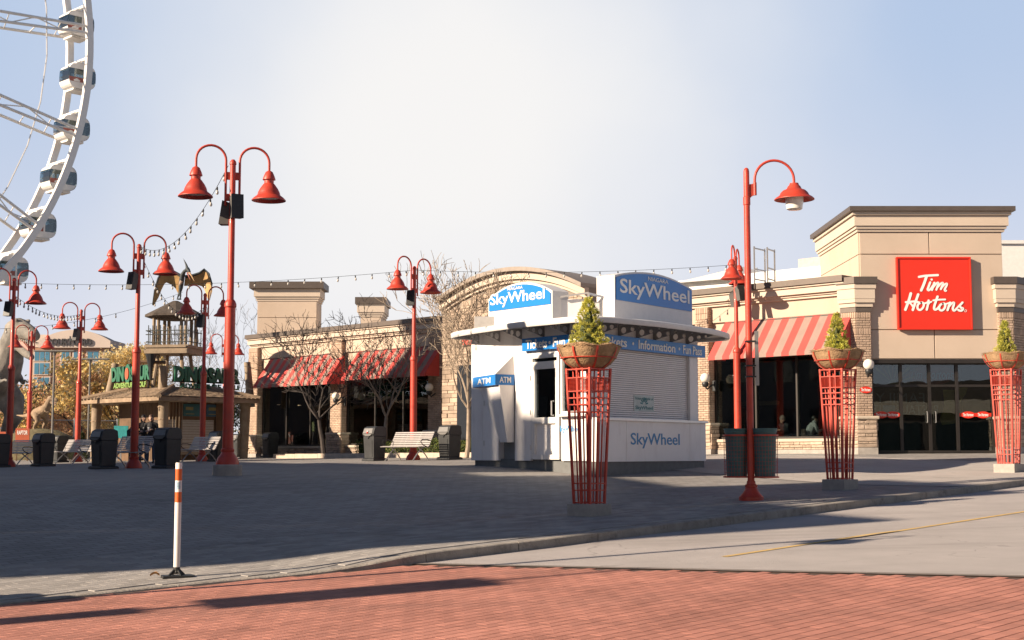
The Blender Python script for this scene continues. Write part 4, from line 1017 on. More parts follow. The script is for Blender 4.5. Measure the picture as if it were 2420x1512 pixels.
# roof signs: boxes with arched tops
def roof_sign(fr, n, p0, p1, tops, pyb, pym, dep, label, words, name, pxm):
    f = fr.shift(n); a0, a1 = f.px(p0, 720)[0], f.px(p1, 720)[0]
    zl, zm, zr = f.px(p0, tops[0])[1], f.px(pxm, tops[1])[1], f.px(p1, tops[2])[1]
    zb = z_can + .01; zblue = f.px((p0 + p1) / 2, pym)[1]
    ze = (zl + zr) / 2; NN = 16
    arc = [(a0 + (a1 - a0) * k / NN, ze + (zm - ze) * (1 - (2 * k / NN - 1) ** 2)) for k in range(NN + 1)]
    o = thing('roof_sign', label, 'sign', f.p((a0 + a1) / 2, zb, 0))
    mb = MB(); mb.prism([f.p(a0, zb), f.p(a1, zb)] + [f.p(a, z) for a, z in reversed(arc)], f.N * -dep); build('sign_box', mb, M_kw2, o, world=True)
    mb = MB(); e = .05; ins = [(max(a0 + e, min(a1 - e, a)), z - e) for a, z in arc]
    mb.prism([f.p(a0 + e, zblue, .004), f.p(a1 - e, zblue, .004)] + [f.p(a, z, .004) for a, z in reversed(ins)], f.N * .02); build('blue_face', mb, M_blue, o, world=True)
    for t_, q0, q1, fz0, fz1, bo in words:
        b0, b1 = f.px(q0, 700)[0], f.px(q1, 700)[0]; H = zm - zblue
        text('lettering', t_, f, b0, b1, zblue + H * fz0, zblue + H * fz1, .026, M_swhite, o, bold=bo, depth=.01)
    return o
roof_sign(KL, -.55, 1154, 1305, (700, 667, 694), 745, 727, .5, 'arched blue sign on the left of the kiosk roof, lit by the sun', [('SkyWheel', 1161, 1289, .10, .68, .012), ('NIAGARA', 1201, 1237, .74, .86, .0)], 'l', 1232)
roof_sign(KR, -.55, 1452, 1635, (652, 643, 681), 738, 722, .5, 'larger arched blue sign on the right of the kiosk roof, in shade', [('SkyWheel', 1462, 1626, .10, .66, .012), ('NIAGARA', 1529, 1576, .74, .86, .0)], 'r', 1530)
# plant boxes on the kiosk roof
o = thing('roof_unit', 'pale grey ventilation housing on the kiosk roof between the two arched signs', 'roof unit', V((1.75, 33.2, z_can)))
mb = MB(); mb.box(-.62, .02, 0, 1.2, .03, .66); build('housing', mb, M_kw, o, bevel=.02)
mb = MB(); mb.bar((.04, -.1, .05), (.04, -.1, .80), .05); mb.bar((.46, .05, .05), (.46, .05, .70), .05); mb.bar((.04, -.1, .78), (.46, .05, .70), .05); mb.bar((-.62, -.1, .70), (.04, -.1, .80), .04); build('guard_rail', mb, M_alu, o)
mb = MB(); mb.box(.08, .42, .06, .09, .08, .6); build('screen', mb, M_kw2, o)
o = thing('roof_cabinet', 'small grey cabinet at the left edge of the kiosk roof', 'roof unit', KL.p(KL.px(1142, 745, -.4)[0], z_can + .02, -.4))
build('cabinet', MB().box(-.22, .35, -.1, .5, 0, .38), mat('cabinet_grey', (.42, .40, .38), .6), o, bevel=.01)
# ------------------------------------------------------------------ street lamps
BASE = [(.235, 0), (.235, .05), (.22, .075), (.215, .11), (.15, .20), (.125, .25), (.135, .27), (.135, .31), (.115, .33), (.115, .38)]
BELL = [(.03, 6.14), (.075, 6.11), (.115, 6.02), (.135, 5.955), (.135, 5.945), (.10, 5.94), (.10, 5.87), (.125, 5.845), (.185, 5.76), (.225, 5.68), (.24, 5.62), (.262, 5.60), (.31, 5.565), (.357, 5.515), (.357, 5.50), (.34, 5.505), (.26, 5.57), (.2, 5.66)]
M_lens = mat('lamp_lens', (.55, .52, .46), .3, var=.05)
def arc_pts(x0, r, z, sgn, n=14, zdown=None, zstart=None):
    p = [(sgn * x0, 0, zstart)] if zstart else []
    p += [(sgn * (x0 + r - r * math.cos(math.pi * k / n)), 0, z + r * math.sin(math.pi * k / n)) for k in range(n + 1)]
    if zdown: p.append((sgn * (x0 + 2 * r), 0, zdown))
    return p
SPK_MB = MB(); SPK_MB.add([(-.15, -.10, -.28), (.15, -.10, -.28), (.12, .12, -.24), (-.12, .12, -.24), (-.15, -.14, .28), (.15, -.14, .28), (.12, .12, .25), (-.12, .12, .25)], [(0, 3, 2, 1), (4, 5, 6, 7), (0, 1, 5, 4), (1, 2, 6, 5), (2, 3, 7, 6), (3, 0, 4, 7)])
SPK = SPK_MB.mesh('speaker'); SPK.materials.append(mat('speaker_grey', (.10, .095, .09), .7)); SPK.materials.append(M_black); SPK.polygons[2].material_index = 1; SPK.polygons[4].material_index = 0
def double_lamp():
    o = thing('street_lamp', 'x', 'street lamp', group='red street lamps on the plaza')
    mb = MB(); mb.lathe(BASE, 24); build('base', mb, M_red, o, smooth=True)
    mb = MB(); mb.lathe([(.112, .3), (.108, 3.22), (.125, 3.24), (.125, 3.30), (.10, 3.36), (.068, 3.40), (.060, 6.22), (.072, 6.225), (.072, 6.25), (.062, 6.29), (.03, 6.33)], 20); build('pole', mb, M_red, o, smooth=True)
    for s in (-1, 1):
        mb = MB(); mb.tube(arc_pts(.142, .306, 6.30, s, zdown=6.12, zstart=5.35), .026, 10); arm = build('arm', mb, M_red, o, smooth=True)
        mb = MB()
        for z0, z1 in ((5.9, 6.06), (5.45, 5.60)): mb.box(min(s * .05, s * .13), max(s * .05, s * .13), -.02, .02, z0, z1)
        build('bracket', mb, M_red, arm)
        c = (s * .754, 0, 0); mb = MB(); mb.lathe(BELL, 28, c); sh = build('lamp_shade', mb, M_red, o, smooth=True)
        mb = MB(); mb.lathe([(.02, 5.545), (.2, 5.555), (.25, 5.575), (.2, 5.6)], 20, c); build('lens', mb, M_lens, sh, smooth=True)
    return o
def speakers(o, lst):
    for (x, y, z, rz, rx) in lst:
        s = bpy.data.objects.new('speaker', SPK); COL.objects.link(s); s.parent = o; s.location = (x, y, z); s.rotation_euler = (rx, 0, rz); s.scale = (.86, .86, .9)
    return o
lampA = double_lamp()
DEG = math.radians
def put_lamp(px, py_base, Y, rot, label, spk=(), src=None, ped=0.0):
    o = src if src else copy_tree(lampA)
    x = at(px, py_base, Y).x; g = gz(x, Y)
    place(o, (x, Y, g + ped), DEG(rot), label); speakers(o, spk)
    if ped:
        mb = MB(); mb.lathe([(.30, -ped - .25), (.30, -.02), (.28, 0)], 24); build('concrete_footing', mb, M_conc, o)
    return o
SP_A = [(.06, -.17, 5.30, DEG(10), DEG(-8)), (-.10, .14, 5.20, DEG(-110), DEG(-12))]
SP_L = [(-.16, -.02, 5.25, DEG(-60), DEG(-14))]
LA = put_lamp(537, 1117, 29.25, 18, 'tall red double lamp post nearest the kiosk, with black speakers below its arms', SP_A, src=None, ped=.22)
LB = put_lamp(316, 1102, 40.0, 24, 'red double lamp post rising behind the shaded slatted bench', SP_L)
LC = put_lamp(20, 1090, 47.5, 40, 'red double lamp post at the left edge, its shaded foot beside a bin', SP_L)
LD = put_lamp(182, 1090, 59.0, 24, 'sunlit red double lamp post behind the small pale bench, before the yellow tree', SP_L)
LE = put_lamp(66, 1088, 70.0, 24, 'red double lamp post standing before the tall dinosaur statue')
LF = put_lamp(976, 1092, 46.3, 48, 'red double lamp post behind the sunlit bench and its two bins', SP_L)
LG = put_lamp(477, 1088, 53.5, 38, 'shaded dark red double lamp post in front of the thatched hut', SP_L)
LH = put_lamp(526, 1080, 78.0, 24, 'distant red lamp post mostly hidden behind the nearest tall lamp')
LI = put_lamp(1744, 1075, 45.2, 72, 'red double lamp post at the restaurant window, seen almost end on', [(-.1, -.15, 5.1, DEG(-40), DEG(-15)), (.3, .1, 4.95, DEG(60), DEG(-15))])
LX = put_lamp(88, 1080, 135.0, 30, 'tiny far red double lamp post between the dinosaur statue and the hotel')
LY = put_lamp(163, 1080, 115.0, 30, 'small far red lamp post among the autumn leaves')
for q in list(lampA.children_recursive) + [lampA]: bpy.data.objects.remove(q)
# single lamp with goose neck
def single_lamp(loc, label):
    o = thing('street_lamp', label, 'street lamp', loc, 0, 'red street lamps on the plaza')
    mb = MB(); mb.lathe([(.225, 0), (.225, .07), (.205, .085), (.155, .14), (.125, .19), (.105, .24), (.115, .25), (.115, .285), (.085, .30), (.075, .36)], 24); build('base', mb, M_red, o, smooth=True)
    mb = MB(); mb.lathe([(.064, .3), (.058, 5.45), (.068, 5.46), (.068, 5.60), (.056, 5.61), (.054, 6.08), (.045, 6.13), (.02, 6.155)], 20); build('pole', mb, M_red, o, smooth=True)
    mb = MB(); mb.prism([(.04, -.022, 5.56), (.10, -.022, 5.62), (.185, -.022, 5.66), (.185, -.022, 5.86), (.04, -.022, 5.84)], (0, .044, 0)); mb.tube([(.155, 0, 5.64), (.155, 0, 5.88)], .034, 10); build('bracket', mb, M_red, o)
    mb = MB(); mb.tube(arc_pts(.155, .365, 5.93, 1, 16, 5.83, 5.8), .025, 10); build('arm', mb, M_red, o, smooth=True)
    c = (.885, 0, 0); mb = MB(); mb.lathe([(.03, 5.87), (.08, 5.865), (.09, 5.83), (.12, 5.80), (.135, 5.765), (.15, 5.75), (.21, 5.725), (.255, 5.68), (.28, 5.63), (.33, 5.60), (.37, 5.565), (.37, 5.552), (.352, 5.556), (.28, 5.60), (.2, 5.66)], 30, c); sh = build('lamp_shade', mb, M_red, o, smooth=True)
    mb = MB(); mb.lathe([(.17, 5.62), (.165, 5.50), (.145, 5.38), (.12, 5.365), (.02, 5.362)], 20, c); build('glass_bowl', mb, M_bulb, sh, smooth=True)
    return o
J = hit(1775, 1183)
single_lamp(J, 'tall red single goose-neck lamp post by the kerb with litter bins on its stem')
mbn = MB()
jo = single_lamp(ST(4.55, 15.35), 'red single lamp post further down the kerb')
# litter bins strapped to the lamp stem
M_bin = mat('bin_green', (.07, .135, .13), .6, var=.15, bump=.1)
def litter_bin(loc, label):
    o = thing('litter_bin', label, 'bin', loc, 0, 'green litter bins on the lamp posts')
    mb = MB(); mb.lathe([(.185, .0), (.215, .80), (.228, .802), (.228, .83), (.222, .84), (.235, .845), (.235, .875), (.205, .875), (.19, .1)], 28, capt=True); build('barrel', mb, M_bin, o, smooth=True)
    mb = MB(); mb.lathe([(.232, .735), (.252, .735), (.252, .765), (.232, .765)], 28, capb=False, capt=False); mb.f += []; mb.lathe([(.0, -.025), (.255, -.025), (.255, .0), (.24, .004), (.0, .004)], 28); build('basket_hoops', mb, M_red, o, smooth=True)
    mb = MB()
    for k in range(26):
        a = 2 * math.pi * k / 26; mb.tube([(.228 * math.cos(a), .228 * math.sin(a), -.01), (.243 * math.cos(a), .243 * math.sin(a), .75)], .002, 4, cap=False)
    for k in range(1, 11):
        z = .068 * k; r = .228 + .015 * z / .75 + .004
        mb.tube([(r * math.cos(2 * math.pi * j / 24), r * math.sin(2 * math.pi * j / 24), z) for j in range(25)], .002, 4, cap=False)
    build('basket_wires', mb, M_red, o)
    return o
for base_, tags in ((J, ('green barrel litter bin in red wire basket left of the single lamp stem', 'green barrel litter bin in red wire basket right of the single lamp stem')), (V(jo.location), ('green barrel bin on the lamp down the kerb, street side', 'green barrel bin on the lamp down the kerb, plaza side'))):
    litter_bin(base_ + V((-.22, .215, .44)), tags[0]); litter_bin(base_ + V((.26, -.10, .44)) + V((0, .12, 0)), tags[1])
# small bracket sign clamped on the single lamp
o = thing('pole_sign', 'narrow grey sign plate seen edge on, clamped to the single lamp stem', 'sign', J + V((.10, -.02, 2.1)))
build('plate', MB().box(.0, .07, -.03, .0, 0, 1.0), M_steel, o); mb = MB()
for z in (.15, .35, .8): mb.box(-.17, .01, -.075, .085, z, z + .025)
build('strap', mb, M_dkmetal, o)
# ------------------------------------------------------------------ planters
M_coir = mat('coir_liner', (.36, .235, .135), .95, var=.3, scale=9, bump=1.0, bscale=35, spec=.1, dirt=((.22, .13, .07), 6, .7))
M_con = leafmat('conifer_leaf', (.42, .43, .085), .45, .3); M_con2 = leafmat('conifer_leaf_bright', (.66, .62, .14), .3, .3)
def planter(loc, label, seed, h_tree=.80, bushy=.27):
    rr = random.Random(seed)
    o = thing('planter_stand', label, 'planter', loc, math.pi / 4, 'red cage planter stands along the kerb')
    mb = MB(); mb.box(-.26, .26, -.26, .26, -.25, .20); build('concrete_block', mb, M_conc, o, bevel=.012)
    z0, z1 = .20, 2.42; b0, b1 = .175, .255
    def hw(z): return b0 + (b1 - b0) * (z - z0) / (z1 - z0)
    def P(f, u, z, e=0.):      # face f (0..3), u -1..1 across
        h = hw(z); x, y = u * (h), -(h + e)
        for _ in range(f): x, y = -y, x
        return V((x, y, z))
    mb = MB()
    for f in range(4): mb.bar(P(f, -1, z0), P(f, -1, z1), .036)
    build('corner_post', mb, M_red, o)
    for f in range(4):
        fc = MB()
        for u, w in ((-.12, .034), (.38, .020)):
            fc.bar(P(f, u, z0), P(f, u, z1 - .0), w, .02)
        for z in (z0 + .02, z0 + .22, z0 + .33, 1.70, 1.82, 1.93, 2.04, 2.26, z1 - .02): fc.bar(P(f, -1, z), P(f, 1, z), .03, .018)
        face = build('cage_face', fc, M_red, o)
        mm = MB()
        for u in (-.75, -.55, .62, .78): mm.tube([P(f, u, z0 + .33, -.012), P(f, u, 1.70, -.012)], .003, 4, cap=False)
        build('cage_rod', mm, M_red, face)
        # woven panel near the top
        mm = MB(); n = 16
        for k in range(n + 1):
            u = -1 + 2 * k / n; mm.tube([P(f, u, 2.05, -.006), P(f, u, 2.25, -.006)], .005, 3, cap=False)
        for k in range(1, 9): z = 2.05 + .2 * k / 9; mm.tube([P(f, -1, z, -.006), P(f, 1, z, -.006)], .005, 3, cap=False)
        build('mesh_panel', mm, M_red, face)
        bl = MB(); bl.sphere(P(f, -1, 2.33), .028, 8, 6); bl.sphere(P(f, -.12, 2.33), .022, 8, 6); build('rivet_ball', bl, M_red, face)
    # bowl
    zb = z1 - .02; Rb = .52; prof = [(.14, 0), (.25, .02), (.36, .09), (.445, .19), (.50, .30), (.515, .36)]
    n = 40; mb = MB(); ofs = len(mb.v)
    for i, (r, z) in enumerate(prof + [(.53, .385), (.50, .405), (.44, .37), (.30, .34), (.02, .34)]):
        for j in range(n):
            a = 2 * math.pi * j / n; w_ = (.012 * math.sin(3 * a + seed) + .010 * math.sin(7 * a + 2 * seed) + rr.uniform(-.006, .006)) * (1 if i < 6 else 1.8)
            mb.v.append(V(((r + w_) * math.cos(a), (r + w_) * math.sin(a), zb + z + (rr.uniform(-.012, .014) if i >= 5 else 0) + (.02 * math.sin(5 * a + seed) if 5 < i < 8 else 0))))
    for i in range(10):
        for j in range(n): j2 = (j + 1) % n; mb.f.append((i * n + j, i * n + j2, (i + 1) * n + j2, (i + 1) * n + j))
    build('coir_bowl', mb, M_coir, o, smooth=True)
    fz = MB()   # frayed fibres at the rim
    for k in range(420):
        a = rr.uniform(0, 2 * math.pi); r = rr.uniform(.49, .54); p = V((r * math.cos(a), r * math.sin(a), zb + .375 + rr.uniform(-.02, .03))); d = V((rr.uniform(-1, 1), rr.uniform(-1, 1), rr.uniform(-.3, .8))) * .035 + V((math.cos(a), math.sin(a), 0)) * .02
        s = V((-math.sin(a), math.cos(a), .3)) * .005; fz.add([p - s, p + s, p + d], [(0, 1, 2)])
    tag(build('coir_fibres', fz, M_coir, o), kind='stuff')
    mb = MB()
    for k in range(8):
        a = 2 * math.pi * (k + .3) / 8; pts = [V(((r + .018) * math.cos(a), (r + .018) * math.sin(a), zb + z)) for r, z in prof]
        for i in range(len(pts) - 1): mb.bar(pts[i], pts[i + 1], .03, .008, up=(math.cos(a), math.sin(a), 0))
    mb.tube([(.462 * math.cos(2 * math.pi * j / 36), .462 * math.sin(2 * math.pi * j / 36), zb + .19) for j in range(37)], .009, 6, cap=False)
    build('bowl_frame', mb, M_red, o)
    # conifer in the bowl: a plant of its own
    t = thing('conifer_shrub', '', 'shrub', loc + V((0, 0, zb + .33)), rr.uniform(0, 6), 'dwarf conifers in the planter bowls')
    mb = MB(); mb.tube([(0, 0, 0), (.01, 0, h_tree * .85)], [.03, .008], 6); build('stem', mb, mat('conifer_bark', (.10, .07, .05), .9), t)
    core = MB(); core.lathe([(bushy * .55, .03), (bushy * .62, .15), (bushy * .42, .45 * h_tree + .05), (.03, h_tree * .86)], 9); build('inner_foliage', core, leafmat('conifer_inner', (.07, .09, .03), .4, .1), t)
    L1, L2 = MB(), MB()
    def rad(f): return bushy * (1.06 - .12 * f) * (1 - f) ** .72 + .022
    for k in range(560):
        f = rr.random() ** 1.25; a = rr.uniform(0, 2 * math.pi); lob = 1 + .17 * math.sin(4 * a + 9 * f + seed) + .13 * math.sin(7 * a - 13 * f + 2 * seed)
        if math.sin(5 * a + 17 * f + seed) * math.sin(23 * f - 3 * a) > .62: continue
        r = rad(f) * lob * rr.uniform(.75, 1.06); c = V((r * math.cos(a), r * math.sin(a), .02 + f * h_tree)); out = V((math.cos(a), math.sin(a), .55)).normalized()
        tgt = L2 if rr.random() < .55 else L1
        for q in range(13):
            d = (out + V((rr.uniform(-1, 1), rr.uniform(-1, 1), rr.uniform(-.8, 1))) * .9).normalized(); ln = rr.uniform(.022, .042); s = d.cross(V((rr.uniform(-1, 1), rr.uniform(-1, 1), rr.uniform(-1, 1)))).normalized() * .007
            b = c + V((rr.uniform(-1, 1), rr.uniform(-1, 1), rr.uniform(-1, 1))) * .022; tgt.add([b - s, b + s, b + d * ln + s * .3, b + d * ln - s * .3], [(0, 1, 2, 3)])
    build('foliage', L1, M_con, t); build('foliage', L2, M_con2, t)
    return o, t
PLN = [hit(1392, 1219), hit(1985, 1156), hit(2384, 1116)]
PLAB = ['red cage planter nearest the street, in front of the ticket kiosk', 'red cage planter in front of the large restaurant window', 'red cage planter at the right edge, on a pale sunlit concrete block']
TLAB = ['bright green dwarf conifer in the bowl in front of the kiosk', 'slim green dwarf conifer in the bowl before the striped awning', 'slim dwarf conifer in the bowl at the right edge']
for i, p in enumerate(PLN):
    o, t = planter(p, PLAB[i], 3 + i, (.83, .80, .80)[i], (.285, .21, .19)[i]); t['label'] = TLAB[i]
# ------------------------------------------------------------------ plaza bins and benches
M_canb = mat('bin_black', (.028, .030, .032), .5, var=.25, scale=2.5, bump=.12, bscale=90, dirt=((.06, .06, .058), 3, .5))
M_canh = mat('bin_hood_grey', (.20, .195, .19), .35, var=.15)
def trash_can():
    o = thing('waste_bin', 'x', 'bin', group='black hooded waste bins on the plaza')
    def frus(z0, h0, z1, h1, cy0=0., cy1=0.):
        return MB().add([(-h0, -h0 + cy0, z0), (h0, -h0 + cy0, z0), (h0, h0 + cy0, z0), (-h0, h0 + cy0, z0), (-h1, -h1 + cy1, z1), (h1, -h1 + cy1, z1), (h1, h1 + cy1, z1), (-h1, h1 + cy1, z1)], [(0, 3, 2, 1), (4, 5, 6, 7), (0, 1, 5, 4), (1, 2, 6, 5), (2, 3, 7, 6), (3, 0, 4, 7)])
    build('base', MB().add(*(lambda m: (m.v, m.f))(frus(0, .30, .06, .30))).add(*(lambda m: (m.v, m.f))(frus(.0601, .30, .085, .265))), M_canb, o, bevel=.015)
    body = build('body', frus(.085, .232, .78, .262), M_canb, o, bevel=.012)
    mb = MB(); mb.add([(-.17, -.247, .14), (.17, -.247, .14), (.18, -.268, .66), (-.18, -.268, .66)], [(0, 1, 2, 3)]); mb.add([(-.19, -.250, .70), (.19, -.250, .70)], []); build('door_panel', MB().prism([(-.17, -.236, .13), (.17, -.236, .13), (.18, -.262, .66), (-.18, -.262, .66)], (0, -.008, 0)), M_canb, body)
    # hood: side profile (y,z) extruded along x
    prof = [(-.262, .78), (-.30, .86), (-.23, 1.05), (-.12, 1.10), (.14, 1.10), (.25, 1.06), (.285, .84), (.262, .78)]
    hood = build('hood', MB().prism([(-.275, y, z) for y, z in prof], (.55, 0, 0)), M_canb, o, bevel=.02)
    d = V((0, .07, .19)).normalized(); n = V((0, -.19, .07)).normalized()
    b = V((0, -.298, .875)); mb = MB(); mb.prism([b + V((-.235, 0, 0)) + n * .004, b + V((.235, 0, 0)) + n * .004, b + V((.205, 0, 0)) + d * .17 + n * .004, b + V((-.205, 0, 0)) + d * .17 + n * .004], n * .012); build('flap', mb, M_canh, hood, bevel=.006)
    mb = MB(); mb.prism([(-.235, -.303, .865), (.235, -.303, .865), (.11, -.29, .795), (-.11, -.29, .795)], (0, -.02, 0)); build('ash_tray', mb, M_canh, hood)
    mb = MB(); mb.prism([(-.06, -.27, .79), (.06, -.27, .79), (.0, -.27, .70)], (0, -.02, 0)); build('latch_plate', mb, M_dkmetal, body)
    return o
can0 = trash_can()
CANS = [(1062, 45.6, -45, 'black waste bin with a clear flap right of the sunlit bench'), (885, 45.8, -45, 'black waste bin holding litter left of the sunlit bench'),
        (638, 63.5, -45, 'small-looking black waste bin before the far restaurant window'), (395, 38.6, -35, 'large shaded waste bin at the right end of the dark bench'),
        (245, 39.6, -40, 'large shaded waste bin behind the left end of the dark bench'), (102, 47.6, -40, 'shaded waste bin right of the leftmost lamp post'),
        (516, 52.0, -40, 'waste bin partly hidden behind the nearest tall lamp foot'), (563, 68.0, -45, 'waste bin beside the stone corner of the restaurant'),
        (-4, 47.0, -40, 'waste bin cut off by the left edge'), (139, 58.5, -40, 'waste bin half hidden behind the small sunlit bench')]
for i, (px, Y, rz, lb) in enumerate(CANS):
    o = copy_tree(can0); x = at(px, 1090, Y).x; place(o, (x, Y, gz(x, Y)), DEG(rz), lb)
for q in list(can0.children_recursive) + [can0]: bpy.data.objects.remove(q)
o = thing('litter_cup', 'red and white paper cup lying in the bin left of the sunlit bench', 'cup', V((0, 0, 0))); q = [c for c in bpy.data.objects if c.get('label', '').startswith('black waste bin holding')][0]
o.location = V(q.location) + V((-.215, -.215, .905)); o.rotation_euler = (.6, .4, 0); mb = MB(); mb.lathe([(.025, -.03), (.036, .05)], 10); build('cup', mb, M_sred, o); mb = MB(); mb.lathe([(.038, .05), (.03, .062), (.01, .065)], 10); build('lid', mb, M_white, o)
M_slatw = mat('bench_slat_metal', (.40, .375, .365), .5, .35, var=.12, scale=5)
def bench():
    o = thing('bench', 'x', 'bench', group='slatted metal benches on the plaza')
    L = 1.85; prof = []
    # seat then back curve in (y, z)
    crv = [(-.30, .44), (-.22, .452), (-.14, .452), (-.06, .447), (.02, .440), (.085, .445)] + [(.115 + .030 * k, .475 + .058 * k) for k in range(8)]
    mb0 = MB(); mb0.box(-L / 2, L / 2, -.021, .021, -.008, .008); sl = mb0.mesh('slat'); sl.materials.append(M_slatw)
    for i, (y, z) in enumerate(crv):
        j = min(i + 1, len(crv) - 1); k = max(i - 1, 0); an = math.atan2(crv[j][1] - crv[k][1], crv[j][0] - crv[k][0])
        s = bpy.data.objects.new('slat', sl); COL.objects.link(s); s.parent = o; s.location = (0, y, z); s.rotation_euler = (an, 0, 0)
    for x in (-L / 2 + .02, -.31, .31, L / 2 - .02):
        mb = MB(); mb.tube([(x, y, z - .017) for y, z in crv[:6]] + [(x, y + .016, z - .012) for y, z in crv[6:]], .011, 6); build('strap_support', mb, M_slatw, o)
    for x in (-.66, .66):
        mb = MB(); mb.tube([(x, .10, .43), (x, -.02, .33), (x, -.16, .20), (x, -.30, .03), (x, -.34, .0)], .02, 6); build('leg', mb, M_steel, o, smooth=True)
        mb = MB(); mb.tube([(x, -.12, .43), (x, .02, .33), (x, .16, .22), (x, .28, .08), (x, .31, .0)], .02, 6); build('leg', mb, M_steel, o, smooth=True)
    for x in (-L / 2 - .0, L / 2 + .0):
        mb = MB(); mb.tube([(x, .20, .62), (x, .02, .66), (x, -.18, .655), (x, -.235, .60), (x, -.16, .50), (x, .02, .43)], .015, 6); build('arm_rest', mb, M_dkmetal, o, smooth=True)
    return o
b0 = bench()
BEN = [(961, 44.9, -45, 'pale slatted bench in full sun between two black bins'), (302, 40.6, -45, 'dark shaded slatted bench between the two large bins'),
       (170, 54.0, -45, 'small sunlit pale bench at the foot of the left lamp post'), (470, 51.5, -48, 'bluish shaded slatted bench left of the nearest lamp foot'),
       (38, 50.5, -45, 'dark bench behind the leftmost lamp post'), (205, 57.5, -45, 'bench behind the large shaded bin on the left')]
for px, Y, rz, lb in BEN:
    o = copy_tree(b0); x = at(px, 1090, Y).x; place(o, (x, Y, gz(x, Y)), DEG(rz), lb)
for q in list(b0.children_recursive) + [b0]: bpy.data.objects.remove(q)
# ------------------------------------------------------------------ marker post at the dropped kerb
p = hit(417, 1366); k = p.y / CAM_F / _c
o = thing('marker_post', 'white flexible marker post with two orange bands on a black rubber foot', 'marker post', p)
hT = (at(417, 1093, p.y).z - p.z); r = 16 / 2 * p.y / CAM_F * .95
mb = MB(); mb.lathe([(r, .125), (r * 1.02, hT - .01), (r * .9, hT)], 24); build('tube', mb, mat('marker_white', (.74, .70, .66), .5, var=.05, dirt=((.55, .48, .42), 5, .4)), o, smooth=True)
M_or = mat('marker_orange', (.62, .115, .015), .45, var=.08, dirt=((.5, .2, .1), 9, .5))
for a, b in ((.945, .845), (.745, .655)):
    mb = MB(); mb.lathe([(r * 1.03, hT * b), (r * 1.04, hT * a)], 24, capb=False, capt=False); build('orange_band', mb, M_or, o, smooth=True)
mb = MB(); n = 8
for i in range(2):
    for j in range(n): a = math.radians(-110 + 70 * j / (n - 1)); mb.v.append(V((r * 1.045 * math.cos(a), r * 1.045 * math.sin(a), hT * (.77 + .06 * i))))
mb.f = [(j, j + 1, n + j + 1, n + j) for j in range(n - 1)]; build('sticker', mb, mat('sticker_blue', (.35, .50, .60), .5, var=.4, scale=40), o)
mb = MB(); mb.lathe([(r * 1.05, .095), (r * 1.05, .128), (r, .13)], 20); mb.lathe([(.03, .05), (.045, .07), (.03, .098)], 12); build('collar', mb, M_black, o)
mb = MB()
for k in range(4): a = math.radians(45 + 90 * k); mb.bar((.10 * math.cos(a), .10 * math.sin(a), .035), (.03 * math.cos(a), .03 * math.sin(a), .10), .022)
build('fin', mb, M_black, o)
mb = MB(); mb.prism([(-.17, -.11, .0), (.17, -.11, .0), (.21, .0, .0), (.17, .11, .0), (-.17, .11, .0)], (0, 0, .035)); mb.v = [Matrix.Rotation(.35, 3, 'Z') @ v for v in mb.v]; build('rubber_foot', mb, M_black, o, bevel=.008)
lf = thing('fallen_leaf', 'curled brown leaf lying beside the marker post foot', 'leaf', p + V((-.24, -.06, .02))); mb = MB(); n = 7
for i in range(n):
    for j in (-1, 0, 1): u = i / (n - 1); mb.v.append(V((.11 * (u - .5), j * .035 * math.sin(math.pi * min(1, u + .12)), .03 * math.sin(3 * u) + .025 * abs(j) + .005)))
mb.f = [(i * 3 + j, i * 3 + 3 + j, i * 3 + 4 + j, i * 3 + 1 + j) for i in range(n - 1) for j in range(2)]
build('leaf_blade', mb, mat('dry_leaf', (.33, .17, .06), .8, var=.3), lf)
# ------------------------------------------------------------------ string lights
BME = (lambda m: m)(MB().lathe([(.004, 0), (.016, -.01), (.020, -.02), (.020, -.075), (.014, -.078)], 8)); nb = len(BME.f)
BME.lathe([(.014, -.079), (.030, -.11), (.034, -.135), (.026, -.165), (.006, -.178)], 8); me_b = BME.mesh('bulb')
me_b.materials.append(M_black); me_b.materials.append(mat('bulb_glass', (.55, .52, .47), .08, spec=.6, var=.02))
for i, pg in enumerate(me_b.polygons): pg.material_index = 0 if i < nb else 1; pg.use_smooth = True
def string(a, b, sag, n, label, bulb=1.0, skip=()):
    a, b = V(a), V(b); o = thing('string_light', label, 'string light', a, 0, 'bulb strings between the lamp posts')
    def f(u): return (b - a) * u + V((0, 0, -sag * 4 * u * (1 - u)))
    mb = MB(); mb.tube([f(k / 40) for k in range(41)], .0065 * bulb, 5); build('cable', mb, M_black, o)
    for k in range(n):
        u = (k + .5) / n; q = bpy.data.objects.new('bulb', me_b); COL.objects.link(q); q.parent = o; q.location = f(u); q.scale = (1.0 * bulb,) * 3; q.rotation_euler = (R.uniform(-.15, .15), R.uniform(-.15, .15), 0)
tA, tB, tC, tD, tF, tG, tI = [V(q.location) + V((0, 0, 6.15)) for q in (LA, LB, LC, LD, LF, LG, LI)]
string(tA + V((-.1, 0, .05)), tB + V((.05, -.1, .1)), .7, 16, 'bulb string sagging from the tallest lamp to the second lamp')
string(tB + V((.1, 0, -.2)), tG + V((0, 0, -.3)), .9, 18, 'bulb string crossing the flying reptile statue', 1.0)
string(tC + V((.1, 0, -.0)), tF + V((0, 0, .05)), .22, 24, 'long bulb string running from the left lamp across the roofs to the middle lamp', 1.0)
string(tF + V((0, 0, .05)), tI + V((0, 0, -.1)), .15, 18, 'bulb string from the middle lamp over the kiosk roof to the right lamp', 1.0)
string(tC + V((0, 0, -.4)), tD, .35, 19, 'bulb string sagging between the two left lamps before the hotel', 1.1)
string(tC + V((-6, 2, -1.0)), at(432, 690, 63), .9, 14, 'lower bulb string running to the hut tower roof', 1.1)
